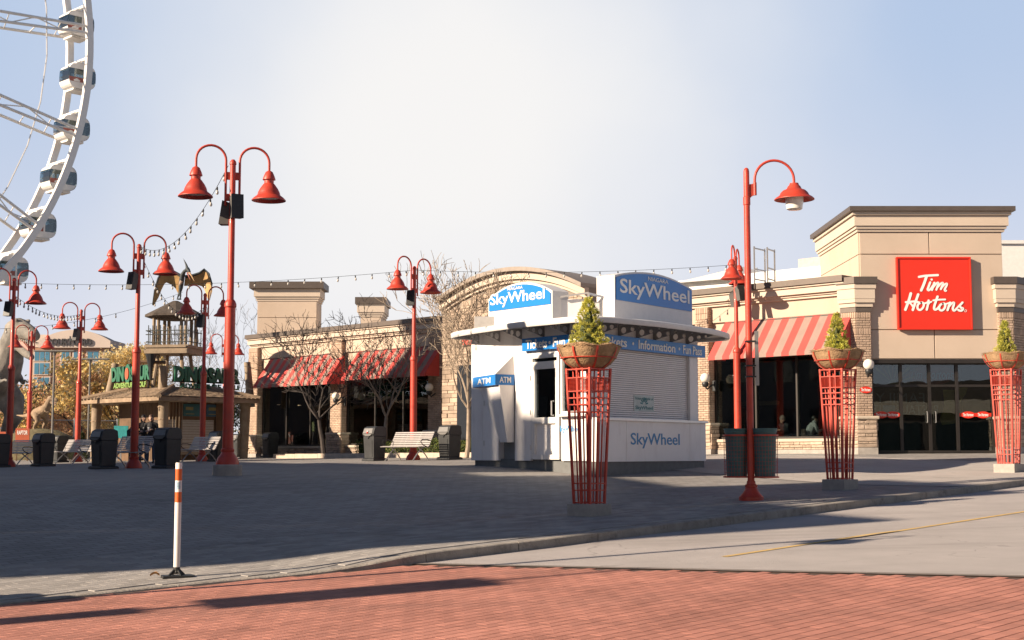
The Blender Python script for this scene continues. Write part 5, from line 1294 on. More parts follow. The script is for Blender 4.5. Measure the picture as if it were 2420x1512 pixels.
# ------------------------------------------------------------------ mini-golf hut
M_thatch = mat('cedar_shingle', (.25, .185, .13), .95, var=.3, scale=3, bump=.5, bscale=25, rnd=.2, spec=.2)
M_wood = mat('brown_boards', (.13, .075, .04), .8, var=.25, scale=3, bump=.2)
M_log = mat('pale_log', (.28, .215, .15), .85, var=.2, scale=3, bump=.3)
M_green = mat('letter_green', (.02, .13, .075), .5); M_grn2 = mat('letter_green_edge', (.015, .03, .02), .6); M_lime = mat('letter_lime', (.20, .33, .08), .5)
HC = V((-13.9, 56.0, 0)); hg = gz(-14.5, 58)
HL = Fr(HC, (K2, -K2, 0), (-K2, -K2, 0)); HR = Fr(HC, UU, (K2, -K2, 0))
LV, LU = 6.4, 4.8; ze = 2.22; zr = 2.66; ins = 1.6
hut = thing('golf_hut', 'low wooden hut with shingled skirt roof and a railed lookout tower on top', 'hut', V((-14.5, 59, hg)))
def hp(name, mb, m, parent=None, **k): return build(name, mb, m, parent or hut, world=True, **k)
def hpt(v_, u_, z): return HC + VV * v_ + UU * u_ + ZZ * z
E0 = [hpt(0, 0, ze), hpt(LV, 0, ze), hpt(LV, LU, ze), hpt(0, LU, ze)]; E1 = [hpt(ins, ins, zr), hpt(LV - ins, ins, zr), hpt(LV - ins, LU - ins, zr), hpt(ins, LU - ins, zr)]
mb = MB(); mb.add(E0 + E1 + [q + ZZ * -.16 for q in E0], [(1, 0, 4, 5), (2, 1, 5, 6), (3, 2, 6, 7), (0, 3, 7, 4), (4, 7, 6, 5), (0, 1, 9, 8), (1, 2, 10, 9), (2, 3, 11, 10), (3, 0, 8, 11), (8, 9, 10, 11)]); roof = hp('roof', mb, M_thatch)
mb0 = MB(); mb0.box(-.5, .5, -.5, .5, 0, 1); ME_SH = mb0.mesh('shingle'); ME_SH.materials.append(M_thatch)
off = Matrix.Translation(-wloc(roof))
rest = MB(); cnt = 0
for (A, B, C, D) in ((E0[1], E0[0], E1[0], E1[1]), (E0[0], E0[3], E1[3], E1[0])):
    for r_ in range(7):
        f0, f1 = r_ / 7, (r_ + 1.25) / 7; n = 22 if r_ < 4 else 16
        for k in range(n):
            u = (k + .5 + R.uniform(-.06, .06)) / n; p = A.lerp(D, f0).lerp(B.lerp(C, f0), u); q = A.lerp(D, f1).lerp(B.lerp(C, f1), u)
            ax = (B - A).normalized(); ay = (q - p); L = ay.length; ay.normalize(); az = ax.cross(ay).normalized()
            if az.z < 0: az = -az
            wd = ((A.lerp(D, f0) - B.lerp(C, f0)).length) / n
            mt = off @ Matrix.Translation((p + q) / 2 + az * (.012 + R.uniform(0, .012))) @ Matrix((ax, ay, az)).transposed().to_4x4() @ Matrix.Rotation(-.05, 4, 'X') @ Matrix.Diagonal((wd * .95, L, .03, 1))
            o = bpy.data.objects.new('shingle', ME_SH); COL.objects.link(o); o.parent = roof; o.matrix_local = mt
for e0, e1 in ((E0[0], E1[0]), (E0[1], E1[1]), (E0[3], E1[3])):
    mb = MB(); mb.tube([e0 + ZZ * .03, e1 + ZZ * .06], .11, 7); hp('hip_ridge', mb, M_thatch, roof)
# walls, shutters, boards
wi = 1.35
mb = MB(); mb.prism([hpt(wi, wi, hg - .2), hpt(LV - 1.0, wi, hg - .2), hpt(LV - 1.0, LU - .6, hg - .2), hpt(wi, LU - .6, hg - .2)], ZZ * (ze - hg + .1)); hp('wall', mb, M_wood)
HLw, HRw = HL.shift(-wi), HR.shift(-wi)
M_shut = mat('hut_shutter', (.42, .38, .33), .6, var=.08)
def hrp(px): return HRw.px(px, 1000)[0]
for a0, a1, z0, z1 in ((hrp(392), hrp(414), .05, 1.35), (hrp(428), hrp(503), .05, 1.35)):
    mb = MB(); HRw.box(mb, a0, a1, z0, z1, .01, .05); sh = hp('shutter', mb, M_shut)
    mb = MB()
    for k in range(12): z = z0 + (z1 - z0) * (k + .5) / 12; HRw.box(mb, a0 + .02, a1 - .02, z - .006, z + .006, .051, .06)
    hp('shutter_rib', mb, M_wood, sh)
    mb = MB(); HRw.box(mb, a0 - .1, a1 + .1, z0 - .12, z0 - .002, .0, .2); hp('counter', mb, M_log)
for a0, a1, cc in ((hrp(431), hrp(470), (.03, .12, .14)), (hrp(485), hrp(509), (.04, .10, .16))):
    mb = MB(); HRw.box(mb, a0, a1, 1.50, 2.0, .02, .07); bd = hp('menu_board', mb, mat('menu_board%.1f' % a0, cc, .5))
    mb = MB(); HRw.box(mb, a0 + .1, a0 + .45, 1.75, 1.88, .072, .08); HRw.box(mb, a0 + .1, a0 + .5, 1.58, 1.61, .072, .08); hp('menu_print', mb, mat('menu_print', (.25, .22, .10), .6), bd)
for a in (hrp(421), hrp(512)):
    mb = MB(); HRw.box(mb, a - .1, a + .1, hg, ze - .1, .0, .09); hp('wall_post', mb, M_wood)
mb = MB(); HLw.box(mb, -2.6, -1.7, hg + .05, 1.35, .01, .05); hp('door', mb, mat('hut_door', (.05, .035, .025), .6))
mb = MB()
for k in range(16): HLw.box(mb, -4.0 + .24 * k, -4.0 + .24 * k + .015, hg, ze - .1, .0, .015) if not (-2.7 < -4.0 + .24 * k < -1.6) else None
hp('board_batten', mb, M_log)
for v_, u_ in ((LV - .55, .55), (.6, .6), (.55, LU - .35), (LV - .55, LU - .5)):
    mb = MB(); mb.tube([hpt(v_ + .08, u_, hg - .1), hpt(v_, u_, ze - .1)], [.17, .22], 9); c_ = hp('column', mb, M_log, smooth=True)
    mb = MB()
    for z in (.15, .7, 1.3, 1.8): mb.lathe([(.215, z), (.225, z + .03), (.215, z + .06)], 10, hpt(v_ + .04, u_, 0), capb=False, capt=False)
    hp('rope_binding', mb, M_thatch, c_)
mb = MB()
for k in range(7):
    for f, a in ((HL, -5.6 + k * .85), (HR, .7 + k * 1.1)): mb.lathe([(.07, ze - .175), (.07, ze - .163)], 10, f.p(a, 0, -.65))
hp('soffit_light', mb, mat('downlight', (.7, .6, .4), .4))
# big cut-out letters standing on the roof: two signs, things of their own
def dino_sign(fr, n, p0, p1, py0, py1, label, left, sl=0.):
    f = fr.shift(n); a0, z0 = f.px(p0, py0); a1, _ = f.px(p1, py0); z1 = f.px(p0, py1)[1]; H = z1 - z0; L = a1 - a0
    o = thing('roof_sign', label, 'sign', f.p((a0 + a1) / 2, z0 - .3, 0))
    mb = MB(); f.box(mb, a0 - .05, a1 + .05, z0 - .02, z0 + .06, -.10, -.04)
    for k in range(4): a = a0 + L * (k + .5) / 4; f.box(mb, a - .04, a + .04, z0 - .95, z0, -.16, -.1)
    build('sign_frame', mb, M_frame, o, world=True)
    for t_, q0, q1 in (('DIN', .0, .335), ('SAUR', .51, 1.0)):
        text('letter_backing', t_, f, a0 + L * q0 - .03, a0 + L * q1 + .03, z0 - .02, z1 + .04, -.08, M_grn2, o, bold=.06, depth=.08)
        text('lettering', t_, f, a0 + L * q0, a0 + L * q1, z0, z1 - .0, .005, M_green, o, bold=.05, depth=.06)
    ca = a0 + L * .425; zc = (z0 + z1) / 2
    for nm, r, d0, d1, m in (('letter_backing', .70, -.08, .0, M_grn2), ('ring', .66, .005, .05, M_green), ('ring_core', .40, .055, .09, mat('sign_orange', (.50, .09, .04), .5))):
        mb = MB(); mb.prism([f.p(ca + .56 * H * r * math.cos(k * math.pi / 12), zc + H * r * math.sin(k * math.pi / 12), d0) for k in range(24)], f.N * (d1 - d0)); build(nm, mb, m, o, world=True)
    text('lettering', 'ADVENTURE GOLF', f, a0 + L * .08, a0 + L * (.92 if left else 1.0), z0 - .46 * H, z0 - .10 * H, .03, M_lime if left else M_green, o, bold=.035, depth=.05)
dino_sign(HL, -1.45, 265, 356, 903, 869, 'sunlit green letter sign on the left of the hut roof', True)
dino_sign(HR, -1.45, 411, 566, 901, 866, 'shaded green letter sign on the right of the hut roof', False)
for px, n_, lab in ((384, 0, 0),):
    mb = MB(); q = at(px, 905, 58.6); mb.tube([V((q.x, q.y, zr - .3)), V((q.x, q.y, at(px, 864, 58.6).z))], [.19, .16], 9); hp('corner_log', mb, M_log, smooth=True)
q = at(272, 905, 61.5); mb = MB(); mb.tube([V((q.x - .3, q.y, zr - .5)), V((q.x, q.y, 3.85))], [.2, .15], 9); hp('corner_log', mb, M_log, smooth=True)
q = at(583, 905, 64.5); mb = MB(); mb.tube([V((q.x + .2, q.y, zr - .6)), V((q.x, q.y, 4.1))], [.2, .15], 9); hp('corner_log', mb, M_log, smooth=True)
q = at(371, 862, 58.4); mb = MB(); mb.tube([q + V((-.75, 0, .12)), q + V((.35, 0, .1))], .07, 7); hp('cross_beam', mb, M_wood)
mb = MB(); q = at(356, 872, 58.2); mb.lathe([(.03, -.45), (.10, .1), (.24, .62)], 9, q); hp('torch_basket', mb, M_dkmetal)
# lookout tower on the roof
TY = 62.0; tcx = at(413, 800, TY).x; ang = math.radians(-8)
def tp(x, y, z): c, s = math.cos(ang), math.sin(ang); return V((tcx + x * c - y * s, TY + x * s + y * c, z))
def tbox(mb, x0, x1, y0, y1, z0, z1): return mb.para(tp(x0, y0, z0), tp(x1, y0, z0) - tp(x0, y0, z0), tp(x0, y1, z0) - tp(x0, y0, z0), ZZ * (z1 - z0))
zp0, zp1 = at(413, 838, TY).z, at(413, 818, TY).z; zev, zap = at(413, 745, TY).z, at(413, 711, TY).z
mb = MB(); h = .99
for k, (e, z0, z1) in enumerate(((0, zp0, zp0 + .14), (.05, zp0 + .142, zp0 + .25), (0, zp0 + .252, zp1))): tbox(mb, -h + e, h - e, -h + e, h - e, z0, z1)
twr = hp('tower_platform', mb, M_log)
for x, y in ((-.55, -.55), (.55, -.55), (-.55, .55), (.55, .55)):
    mb = MB(); mb.tube([tp(x * 1.35, y * 1.35, zr - .4), tp(x * .95, y * .95, zp0)], [.10, .08], 8); hp('tower_leg', mb, M_log, smooth=True)
for x in (-.72, -.52, .52, .72):
    for y in (-.6, .6):
        mb = MB(); mb.tube([tp(x, y, zp1), tp(x, y, zev)], .075, 8); hp('tower_post', mb, M_log, smooth=True)
mb = MB(); er = 1.22; n = 8
ring = [tp(er * (1.0 if k % 2 == 0 else 1.06) * math.cos(math.pi * (k + .5) / 4) * 1.06, er * math.sin(math.pi * (k + .5) / 4) * 1.06, zev) for k in range(8)]
top = [tp(.12 * math.cos(math.pi * (k + .5) / 4), .12 * math.sin(math.pi * (k + .5) / 4), zap) for k in range(8)]; low = [q - ZZ * .10 for q in ring]; inn = [tp(.8 * math.cos(math.pi * (k + .5) / 4), .8 * math.sin(math.pi * (k + .5) / 4), zev - .2) for k in range(8)]
mb.add(ring + top + low + inn, [(k, (k + 1) % 8, 8 + (k + 1) % 8, 8 + k) for k in range(8)] + [(16 + k, 16 + (k + 1) % 8, (k + 1) % 8, k) for k in range(8)] + [(24 + k, 24 + (k + 1) % 8, 16 + (k + 1) % 8, 16 + k) for k in range(8)] + [tuple(range(8, 16)), tuple(range(31, 23, -1))]); hp('tower_roof', mb, mat('tower_shingle', (.075, .06, .05), .95, var=.3, scale=6, bump=.6, bscale=20))
mb = MB(); bm_ = mat('weathered_bamboo', (.06, .065, .06), .8, var=.2)
for x in [-.85 + .17 * k for k in range(11)]: mb.tube([tp(x, -.86, zp1), tp(x + R.uniform(-.02, .02), -.86, zp1 + .78 + R.uniform(-.05, .1))], .02, 5)
for z in (.12, .45, .62): mb.tube([tp(-.98, -.86, zp1 + z), tp(.98, -.86, zp1 + z + R.uniform(-.02, .02))], .022, 5)
for s in (-1, 1):
    for y in (-.5, -.1, .3, .7): mb.tube([tp(s * .93, y, zp1), tp(s * .93, y, zp1 + .75)], .02, 5)
    for z in (.15, .6): mb.tube([tp(s * .93, -.86, zp1 + z), tp(s * .93, .8, zp1 + z)], .022, 5)
hp('tower_railing', mb, bm_)
# ------------------------------------------------------------------ flying reptile statue on the tower
M_pt = mat('statue_dark_skin', (.035, .045, .05), .6, var=.3, scale=6); M_pw_ = mat('statue_wing_tan', (.42, .25, .09), .7, var=.25, scale=4); M_pbk = mat('statue_beak', (.45, .27, .13), .6, var=.2)
q0 = at(424, 708, TY - .1); sc = TY / CAM_F / 1.0
def zp(x, y): return ((320 + x / 2.907) / 1.693 - 424) * sc, -((980 + y / 2.907) / 1.693 - 708) * sc   # enlargement px -> metres in the statue plane
pts = thing('flying_reptile_statue', 'pterosaur statue with raised brown wings perched on the hut tower roof', 'statue', q0)
def P2(x, y, d=0.): a, b = zp(x, y); return V((a, d, b))
mb = MB(); mb.tube([P2(1160, 560), P2(1170, 500, -.03), P2(1180, 420, -.08), P2(1195, 350, -.16), P2(1225, 310, -.28), P2(1265, 300, -.38)], [.05, .10, .12, .11, .075, .09], 10)
mb.tube([P2(1250, 300, -.36), P2(1270, 290, -.42), P2(1300, 330, -.5)], [.09, .10, .06], 10)
mb.tube([P2(1265, 290, -.40), P2(1250, 240, -.36), P2(1228, 195, -.33), P2(1208, 160, -.32)], [.075, .05, .028, .01], 8)
for s in (-1, 1): mb.tube([P2(1160, 540), P2(1158 + 14 * s, 590, -.05), P2(1150 + 16 * s, 625, -.03)], [.06, .04, .03], 8)
mb.sphere(P2(1155, 632, -.05), .07, 8, 6, (1.9, 1.2, .4))
build('body', remesh(mb, .02, 'body'), M_pt, pts)
mb = MB(); mb.tube([P2(1290, 325, -.48), P2(1330, 380, -.58), P2(1366, 442, -.66)], [.05, .03, .006], 8); build('upper_beak', mb, M_pbk, pts, smooth=True)
mb = MB(); mb.tube([P2(1270, 335, -.46), P2(1292, 380, -.54), P2(1315, 425, -.60)], [.035, .022, .006], 8); build('lower_beak', mb, mat('statue_mouth', (.30, .06, .03), .6), pts, smooth=True)
mb = MB(); mb.tube([P2(1165, 470, -.16), P2(1188, 420, -.20)], [.05, .07], 8); build('breast', mb, mat('statue_breast', (.40, .30, .24), .7), pts, smooth=True)
def wing(outer, inner, bone, nm):
    k = len(outer); mb = MB()
    for th in (0, .05):
        for o_, i_ in zip(outer, inner): mb.v.append(P2(*o_[:2], o_[2] + th)); mb.v.append(P2(*i_[:2], i_[2] + th))
    for i in range(k - 1): mb.f.append((2 * i, 2 * i + 2, 2 * i + 3, 2 * i + 1)); j = 2 * k; mb.f.append((j + 2 * i, j + 2 * i + 1, j + 2 * i + 3, j + 2 * i + 2)); mb.f.append((2 * i, j + 2 * i, j + 2 * i + 2, 2 * i + 2)); mb.f.append((2 * i + 1, 2 * i + 3, j + 2 * i + 3, j + 2 * i + 1))
    w_ = build('wing_membrane', mb, M_pw_, pts, smooth=True)
    mb = MB(); mb.tube([P2(*b) for b in bone], [.07, .06, .055, .05, .04, .025, .015][:len(bone)], 8); build('wing_bone', mb, M_pt, w_, smooth=True)
wing([(1165, 360, .05), (1080, 310, .05), (1000, 272, 0), (960, 290, -.1), (920, 370, -.2), (885, 480, -.25), (865, 600, -.25), (855, 705, -.22)], [(1135, 560, .05), (1100, 500, .1), (1050, 455, .12), (990, 430, .08), (975, 450, -.02), (948, 520, -.1), (920, 610, -.15), (870, 708, -.2)], [(1165, 355, .03), (1080, 305, .03), (1000, 268, 0), (960, 290, -.1), (915, 390, -.2), (880, 520, -.25), (856, 700, -.22)], 'l')
wing([(1215, 370, .0), (1300, 355, .05), (1380, 325, .1), (1430, 280, .12), (1490, 330, .05), (1535, 450, -.05), (1540, 540, -.1), (1510, 650, -.1)], [(1200, 470, .1), (1270, 465, .15), (1340, 455, .2), (1400, 470, .22), (1430, 500, .18), (1450, 540, .1), (1470, 590, .0), (1500, 648, -.08)], [(1215, 366, -.02), (1300, 350, .03), (1380, 320, .08), (1430, 275, .1), (1492, 328, .04), (1538, 450, -.06), (1515, 640, -.1)], 'r')
# ------------------------------------------------------------------ standing dinosaur statues
M_rex = mat('statue_grey_hide', (.23, .21, .185), .85, var=.4, scale=1.4, bump=1.0, bscale=9, dirt=((.09, .10, .11), 1.1, .7)); M_rap = mat('statue_brown_hide', (.28, .20, .13), .85, var=.35, scale=3, bump=.6, bscale=14)
M_mouth = mat('statue_mouth_pink', (.36, .15, .12), .6); M_tooth = mat('statue_tooth', (.65, .60, .50), .5)
def theropod(name, loc, rz, H, label, m, vox, gape=.5):
    o = thing(name, label, 'statue', loc, rz); k = H / 7.3
    S = lambda *p: V(p) * k
    mb = MB()
    mb.tube([S(-5.6, 0, 3.4), S(-4.0, 0, 3.2), S(-2.6, 0, 3.3), S(-1.2, 0, 3.6), S(.1, 0, 3.9), S(1.1, 0, 4.4), S(1.65, 0, 5.1), S(1.9, 0, 5.8), S(2.2, 0, 6.35)], [q * k for q in (.08, .28, .55, .95, 1.12, 1.0, .78, .62, .55)], 14)
    mb.tube([S(2.0, 0, 6.45), S(2.5, 0, 6.55), S(3.1, 0, 6.40), S(3.7, 0, 6.2), S(4.05, 0, 6.05)], [q * k for q in (.55, .58, .44, .36, .24)], 12)
    jz = -.9 * gape
    mb.tube([S(2.2, 0, 6.0), S(2.75, 0, 5.75 + jz * .3), S(3.3, 0, 5.6 + jz * .8), S(3.75, 0, 5.5 + jz * 1.1)], [q * k for q in (.42, .30, .24, .15)], 10)
    for s in (-1, 1):
        mb.sphere(S(2.75, .36 * s, 6.95), .13 * k, 8, 6, (1.4, .7, 1))
        sx = .35 * s
        mb.tube([S(-.2 + sx, .62 * s, 3.6), S(.35 + sx, .85 * s, 2.9), S(.55 + sx, .9 * s, 2.15), S(-.05 + sx, .9 * s, 1.35), S(-.25 + sx, .9 * s, .9), S(.05 + sx, .9 * s, .22)], [q * k for q in (.75, .72, .48, .33, .26, .25)], 12)
        for d in (-.28, 0, .28): mb.tube([S(-.05 + sx, .9 * s, .16), S(.45 + sx, .9 * s + d * .8, .14), S(.85 + sx, .9 * s + d * 1.2, .06)], [q * k for q in (.2, .15, .06)], 8)
        mb.tube([S(1.5, .5 * s, 4.5), S(1.75, .68 * s, 4.05), S(2.05, .62 * s, 3.85), S(2.35, .55 * s, 3.95)], [q * k for q in (.2, .16, .11, .09)], 8)
        for d in (-.06, .07): mb.tube([S(2.3, .55 * s, 3.95), S(2.5, (.55 + d) * s, 3.9), S(2.55, (.55 + d) * s, 3.72)], [q * k for q in (.06, .05, .02)], 6)
    build('body', remesh(mb, vox, 'body', 3), m, o)
    te = MB()
    for s in (-1, 1):
        for i in range(9): x = 2.75 + i * .145; te.lathe([(.045 * k, 0), (.002, -.16 * k)], 5, S(x, .3 * s * (1 - .05 * i), 6.18 - .035 * i - .1))
        for i in range(7): x = 2.75 + i * .15; f = (x - 2.2) / 1.55; te.lathe([(.035 * k, 0), (.002, .13 * k)], 5, S(x, .2 * s * (1 - .05 * i), 5.83 + jz * f * 1.1 - .05 * i))
    build('teeth', te, M_tooth, o)
    mo = MB(); mo.tube([S(2.3, 0, 6.12 + jz * .1), S(2.9, 0, 5.98 + jz * .4), S(3.5, 0, 5.80 + jz * .9)], [.2 * k, .2 * k, .08 * k], 8); build('tongue', mo, M_mouth, o, smooth=True)
    ey = MB()
    for s in (-1, 1): ey.sphere(S(2.72, .5 * s, 6.72), .075 * k, 8, 6)
    build('eye', ey, mat('statue_eye', (.35, .22, .03), .2), o)
    return o
px_, Yx = 40, 76.0; xx = at(px_, 1080, Yx).x
theropod('dinosaur_statue', V((xx - 1.6, Yx, gz(xx, Yx))), math.radians(-38), 7.55, 'huge grey dinosaur statue with open jaws at the left edge', M_rex, .06)
xx = at(93, 1030, 70).x; theropod('dinosaur_statue', V((xx, 70, 1.0)), math.radians(-20), 1.85, 'small brown dinosaur statue standing before the autumn trees', M_rap, .018, .25)
o = thing('statue_mound', 'low planted earth mound under the small dinosaur statue', 'mound', V((xx, 70, gz(xx, 70)))); mb = MB(); mb.sphere((0, 0, 0), 1.5, 18, 8, (1.6, 1.0, 1.03)); build('earth', mb, mat('mound_earth', (.13, .11, .06), .95, var=.4, bump=1, bscale=12), o, smooth=True)
o = thing('path_sign', 'orange sign board at the foot of the big dinosaur statue', 'sign', on_ground(52, 66)); z0 = at(52, 1045, 66).z - o.location.z; z1 = at(52, 1012, 66).z - o.location.z
mb = MB(); mb.box(-.32, .32, -.03, .03, z0, z1); bd = build('board', mb, mat('board_orange', (.40, .08, .03), .6), o); mb = MB(); mb.bar((-.25, 0, 0), (-.25, 0, z0), .05); mb.bar((.25, 0, 0), (.25, 0, z0), .05); build('post', mb, M_wood, o)
text('lettering', 'RAPTOR', Fr(V(o.location), (1, 0, 0), (0, -1, 0)), -.24, .24, at(52, 1027, 66).z, at(52, 1017, 66).z, .032, M_swhite, bd, bold=.02, depth=.006)
for i, (px, py0, py1, Y, w2, col, lb) in enumerate(((296, 1013, 989, 64, .33, (.25, .38, .06), 'small yellow-green notice board left of the hut'), (285, 1035, 1006, 60, .30, (.02, .28, .30), 'small teal notice board by the dark bench'), (1.5, 1040, 1020, 66, .25, (.42, .08, .03), 'orange notice at the far left edge'))):
    o = thing('notice_board', lb, 'sign', on_ground(px, Y)); z0 = at(px, py0, Y).z - o.location.z; z1 = at(px, py1, Y).z - o.location.z
    build('board', MB().box(-w2, w2, -.03, .03, z0, z1), mat('board%d' % i, col, .6, var=.25, scale=9), o); build('post', MB().box(-.04, .04, -.02, .02, 0, z0), M_steel, o)
# ------------------------------------------------------------------ wire fence behind the plaza
FY = 74.0; f0, f1 = at(70, 1050, FY), at(470, 1050, FY + 4)
fe = thing('wire_fence', 'low chain link fence with grey posts left of the hut', 'fence', V((f0.x, f0.y, gz(f0.x, f0.y)))); d = V((f1.x - f0.x, f1.y - f0.y, 0)); L = d.length; d.normalize(); fzb = fe.location.z; fh = at(200, 992, FY).z - fzb
M_wire = mat('wire', (.22, .20, .18), .6, .4)
for k in range(9):
    mb = MB(); q = d * (L * k / 8); mb.tube([q, q + ZZ * (fh + .1)], .05, 6); build('post', mb, M_steel, fe)
mb = MB(); mb.tube([ZZ * fh, d * L + ZZ * fh], .028, 5); mb.tube([ZZ * .15, d * L + ZZ * .15], .02, 5); build('rail', mb, M_steel, fe)
mb = MB(); st_ = .16; n = int(L / st_)
for k in range(-int(fh / st_), n):
    for s in (0, 1):
        x0_, x1_ = k * st_, k * st_ + fh
        z0_, z1_ = 0., fh
        if x0_ < 0: z0_ = -x0_; x0_ = 0
        if x1_ > L: z1_ = fh - (x1_ - L); x1_ = L
        if x1_ <= x0_: continue
        a_, b_ = (d * x0_ + ZZ * (z0_ if s == 0 else fh - z0_)), (d * x1_ + ZZ * (z1_ if s == 0 else fh - z1_)); mb.bar(a_, b_, .010)
tag(build('wire_mesh', mb, M_wire, fe), kind='stuff')
# low rubble wall below the fence
mb = MB(); o = thing('low_wall', 'low pale stone retaining wall below the wire fence', 'wall', V(f0) * 1.0); o.location = V((f0.x, f0.y - 1.5, fzb)); mb.para((0, 0, -.2), d * L, V((0, .5, 0)), ZZ * .55); build('masonry', mb, M_stone, o)
# grey park lights
for px, pyt, Y, lb in ((126, 831, 66, 'thin grey post light with flat head near the big dinosaur statue'), (211, 850, 72, 'thin grey post light with twin flat heads before the yellow tree')):
    b_ = on_ground(px - 4, Y); o = thing('post_light', lb, 'lamp', b_); h = at(px, pyt, Y).z - b_.z
    build('pole', MB().lathe([(.09, 0), (.09, .9), (.055, .95), (.045, h)], 10), mat('grey_pole', (.17, .16, .15), .6), o)
    mb = MB(); mb.box(-.95, .95, -.15, .15, h, h + .07); mb.lathe([(.05, h - .2), (.12, h)], 8); build('head', mb, mat('grey_pole', (.17, .16, .15)), o, bevel=.03)
# ------------------------------------------------------------------ observation wheel
M_wh = mat('wheel_white', (.74, .72, .69), .45, var=.05); M_wg = glassmat('gondola_glass', (.62, .70, .73), 1.5)
WC = V((-47.1, 79.2, 27.65)); WR = 25.0; WU = UU; WA = VV; SEP = 2.8; STEP = 2 * math.pi / 42; W0 = -.09 * STEP
whl = thing('observation_wheel', 'giant white observation wheel rising at the upper left', 'wheel', V((WC.x, WC.y, gz(WC.x, WC.y))))
def wp(th, r, w_): return WC + (WU * math.cos(th) + ZZ * math.sin(th)) * r + WA * w_
def wpart(nm, mb, m=M_wh, parent=None, **k): return build(nm, mb, m, parent or whl, world=True, **k)
for w_ in (0., SEP):
    mb = MB(); NSG = 168; sec = ((-.23, -.16), (.23, -.16), (.23, .16), (-.23, .16))
    for k in range(NSG):
        th = 2 * math.pi * k / NSG
        for dr, da in sec: mb.v.append(wp(th, WR + dr, w_ + da))
    for k in range(NSG):
        for j in range(4): a_, b_ = k * 4, ((k + 1) % NSG) * 4; mb.f.append((a_ + j, a_ + (j + 1) % 4, b_ + (j + 1) % 4, b_ + j))
    wpart('rim', mb)
for k in range(42):
    th = W0 + STEP * k; mb = MB(); mb.tube([wp(th, WR - .1, 0.2), wp(th, WR - .1, SEP - .2)], .13, 8); wpart('cross_beam', mb)
for k in range(21):
    th = W0 + STEP * (2 * k + .55); n = 12; mb = MB(); e = .55
    tdir = -WU * math.sin(th) + ZZ * math.cos(th)
    def ch(f, s, wf=0.): return wp(th, 2.5 + (WR - 2.75) * f, wf) + tdir * s * e * (1 - .55 * f)
    mb.tube([ch(0, -1), ch(1, -1)], .10, 6); mb.tube([ch(0, 1), ch(1, 1)], .10, 6); mb.tube([ch(0, 0, SEP), ch(1, 0, SEP)], .10, 6)
    for i in range(n): mb.tube([ch(i / n, -1 if i % 2 else 1), ch((i + 1) / n, 1 if i % 2 else -1)], .045, 5); mb.tube([ch(i / n, 1 if i % 2 else -1), ch((i + .5) / n, 0, SEP)], .04, 5)
    wpart('spoke_truss', mb)
ca = [wp(0, 0, 0) + V((0, 0, 0))]
mb = MB(); mb.tube([wp(0, 0, -1.6), wp(0, 0, SEP + 1.6)], 2.6, 24); wpart('hub', mb, smooth=False)
for w_ in (-2.4, SEP + 2.4):
    for s in (-1, 1): mb = MB(); mb.tube([WC + WA * w_, V((WC.x, WC.y, whl.location.z - .3)) + WU * (9 * s) + WA * (w_ * 1.5)], [.7, .9], 12); wpart('support_leg', mb, smooth=True)
cab = MB(); cab.tube([wp(W0 + STEP * j - .02, WR * .875, 0) for j in range(-6, 4)], .05, 5); wpart('tension_cable', cab)
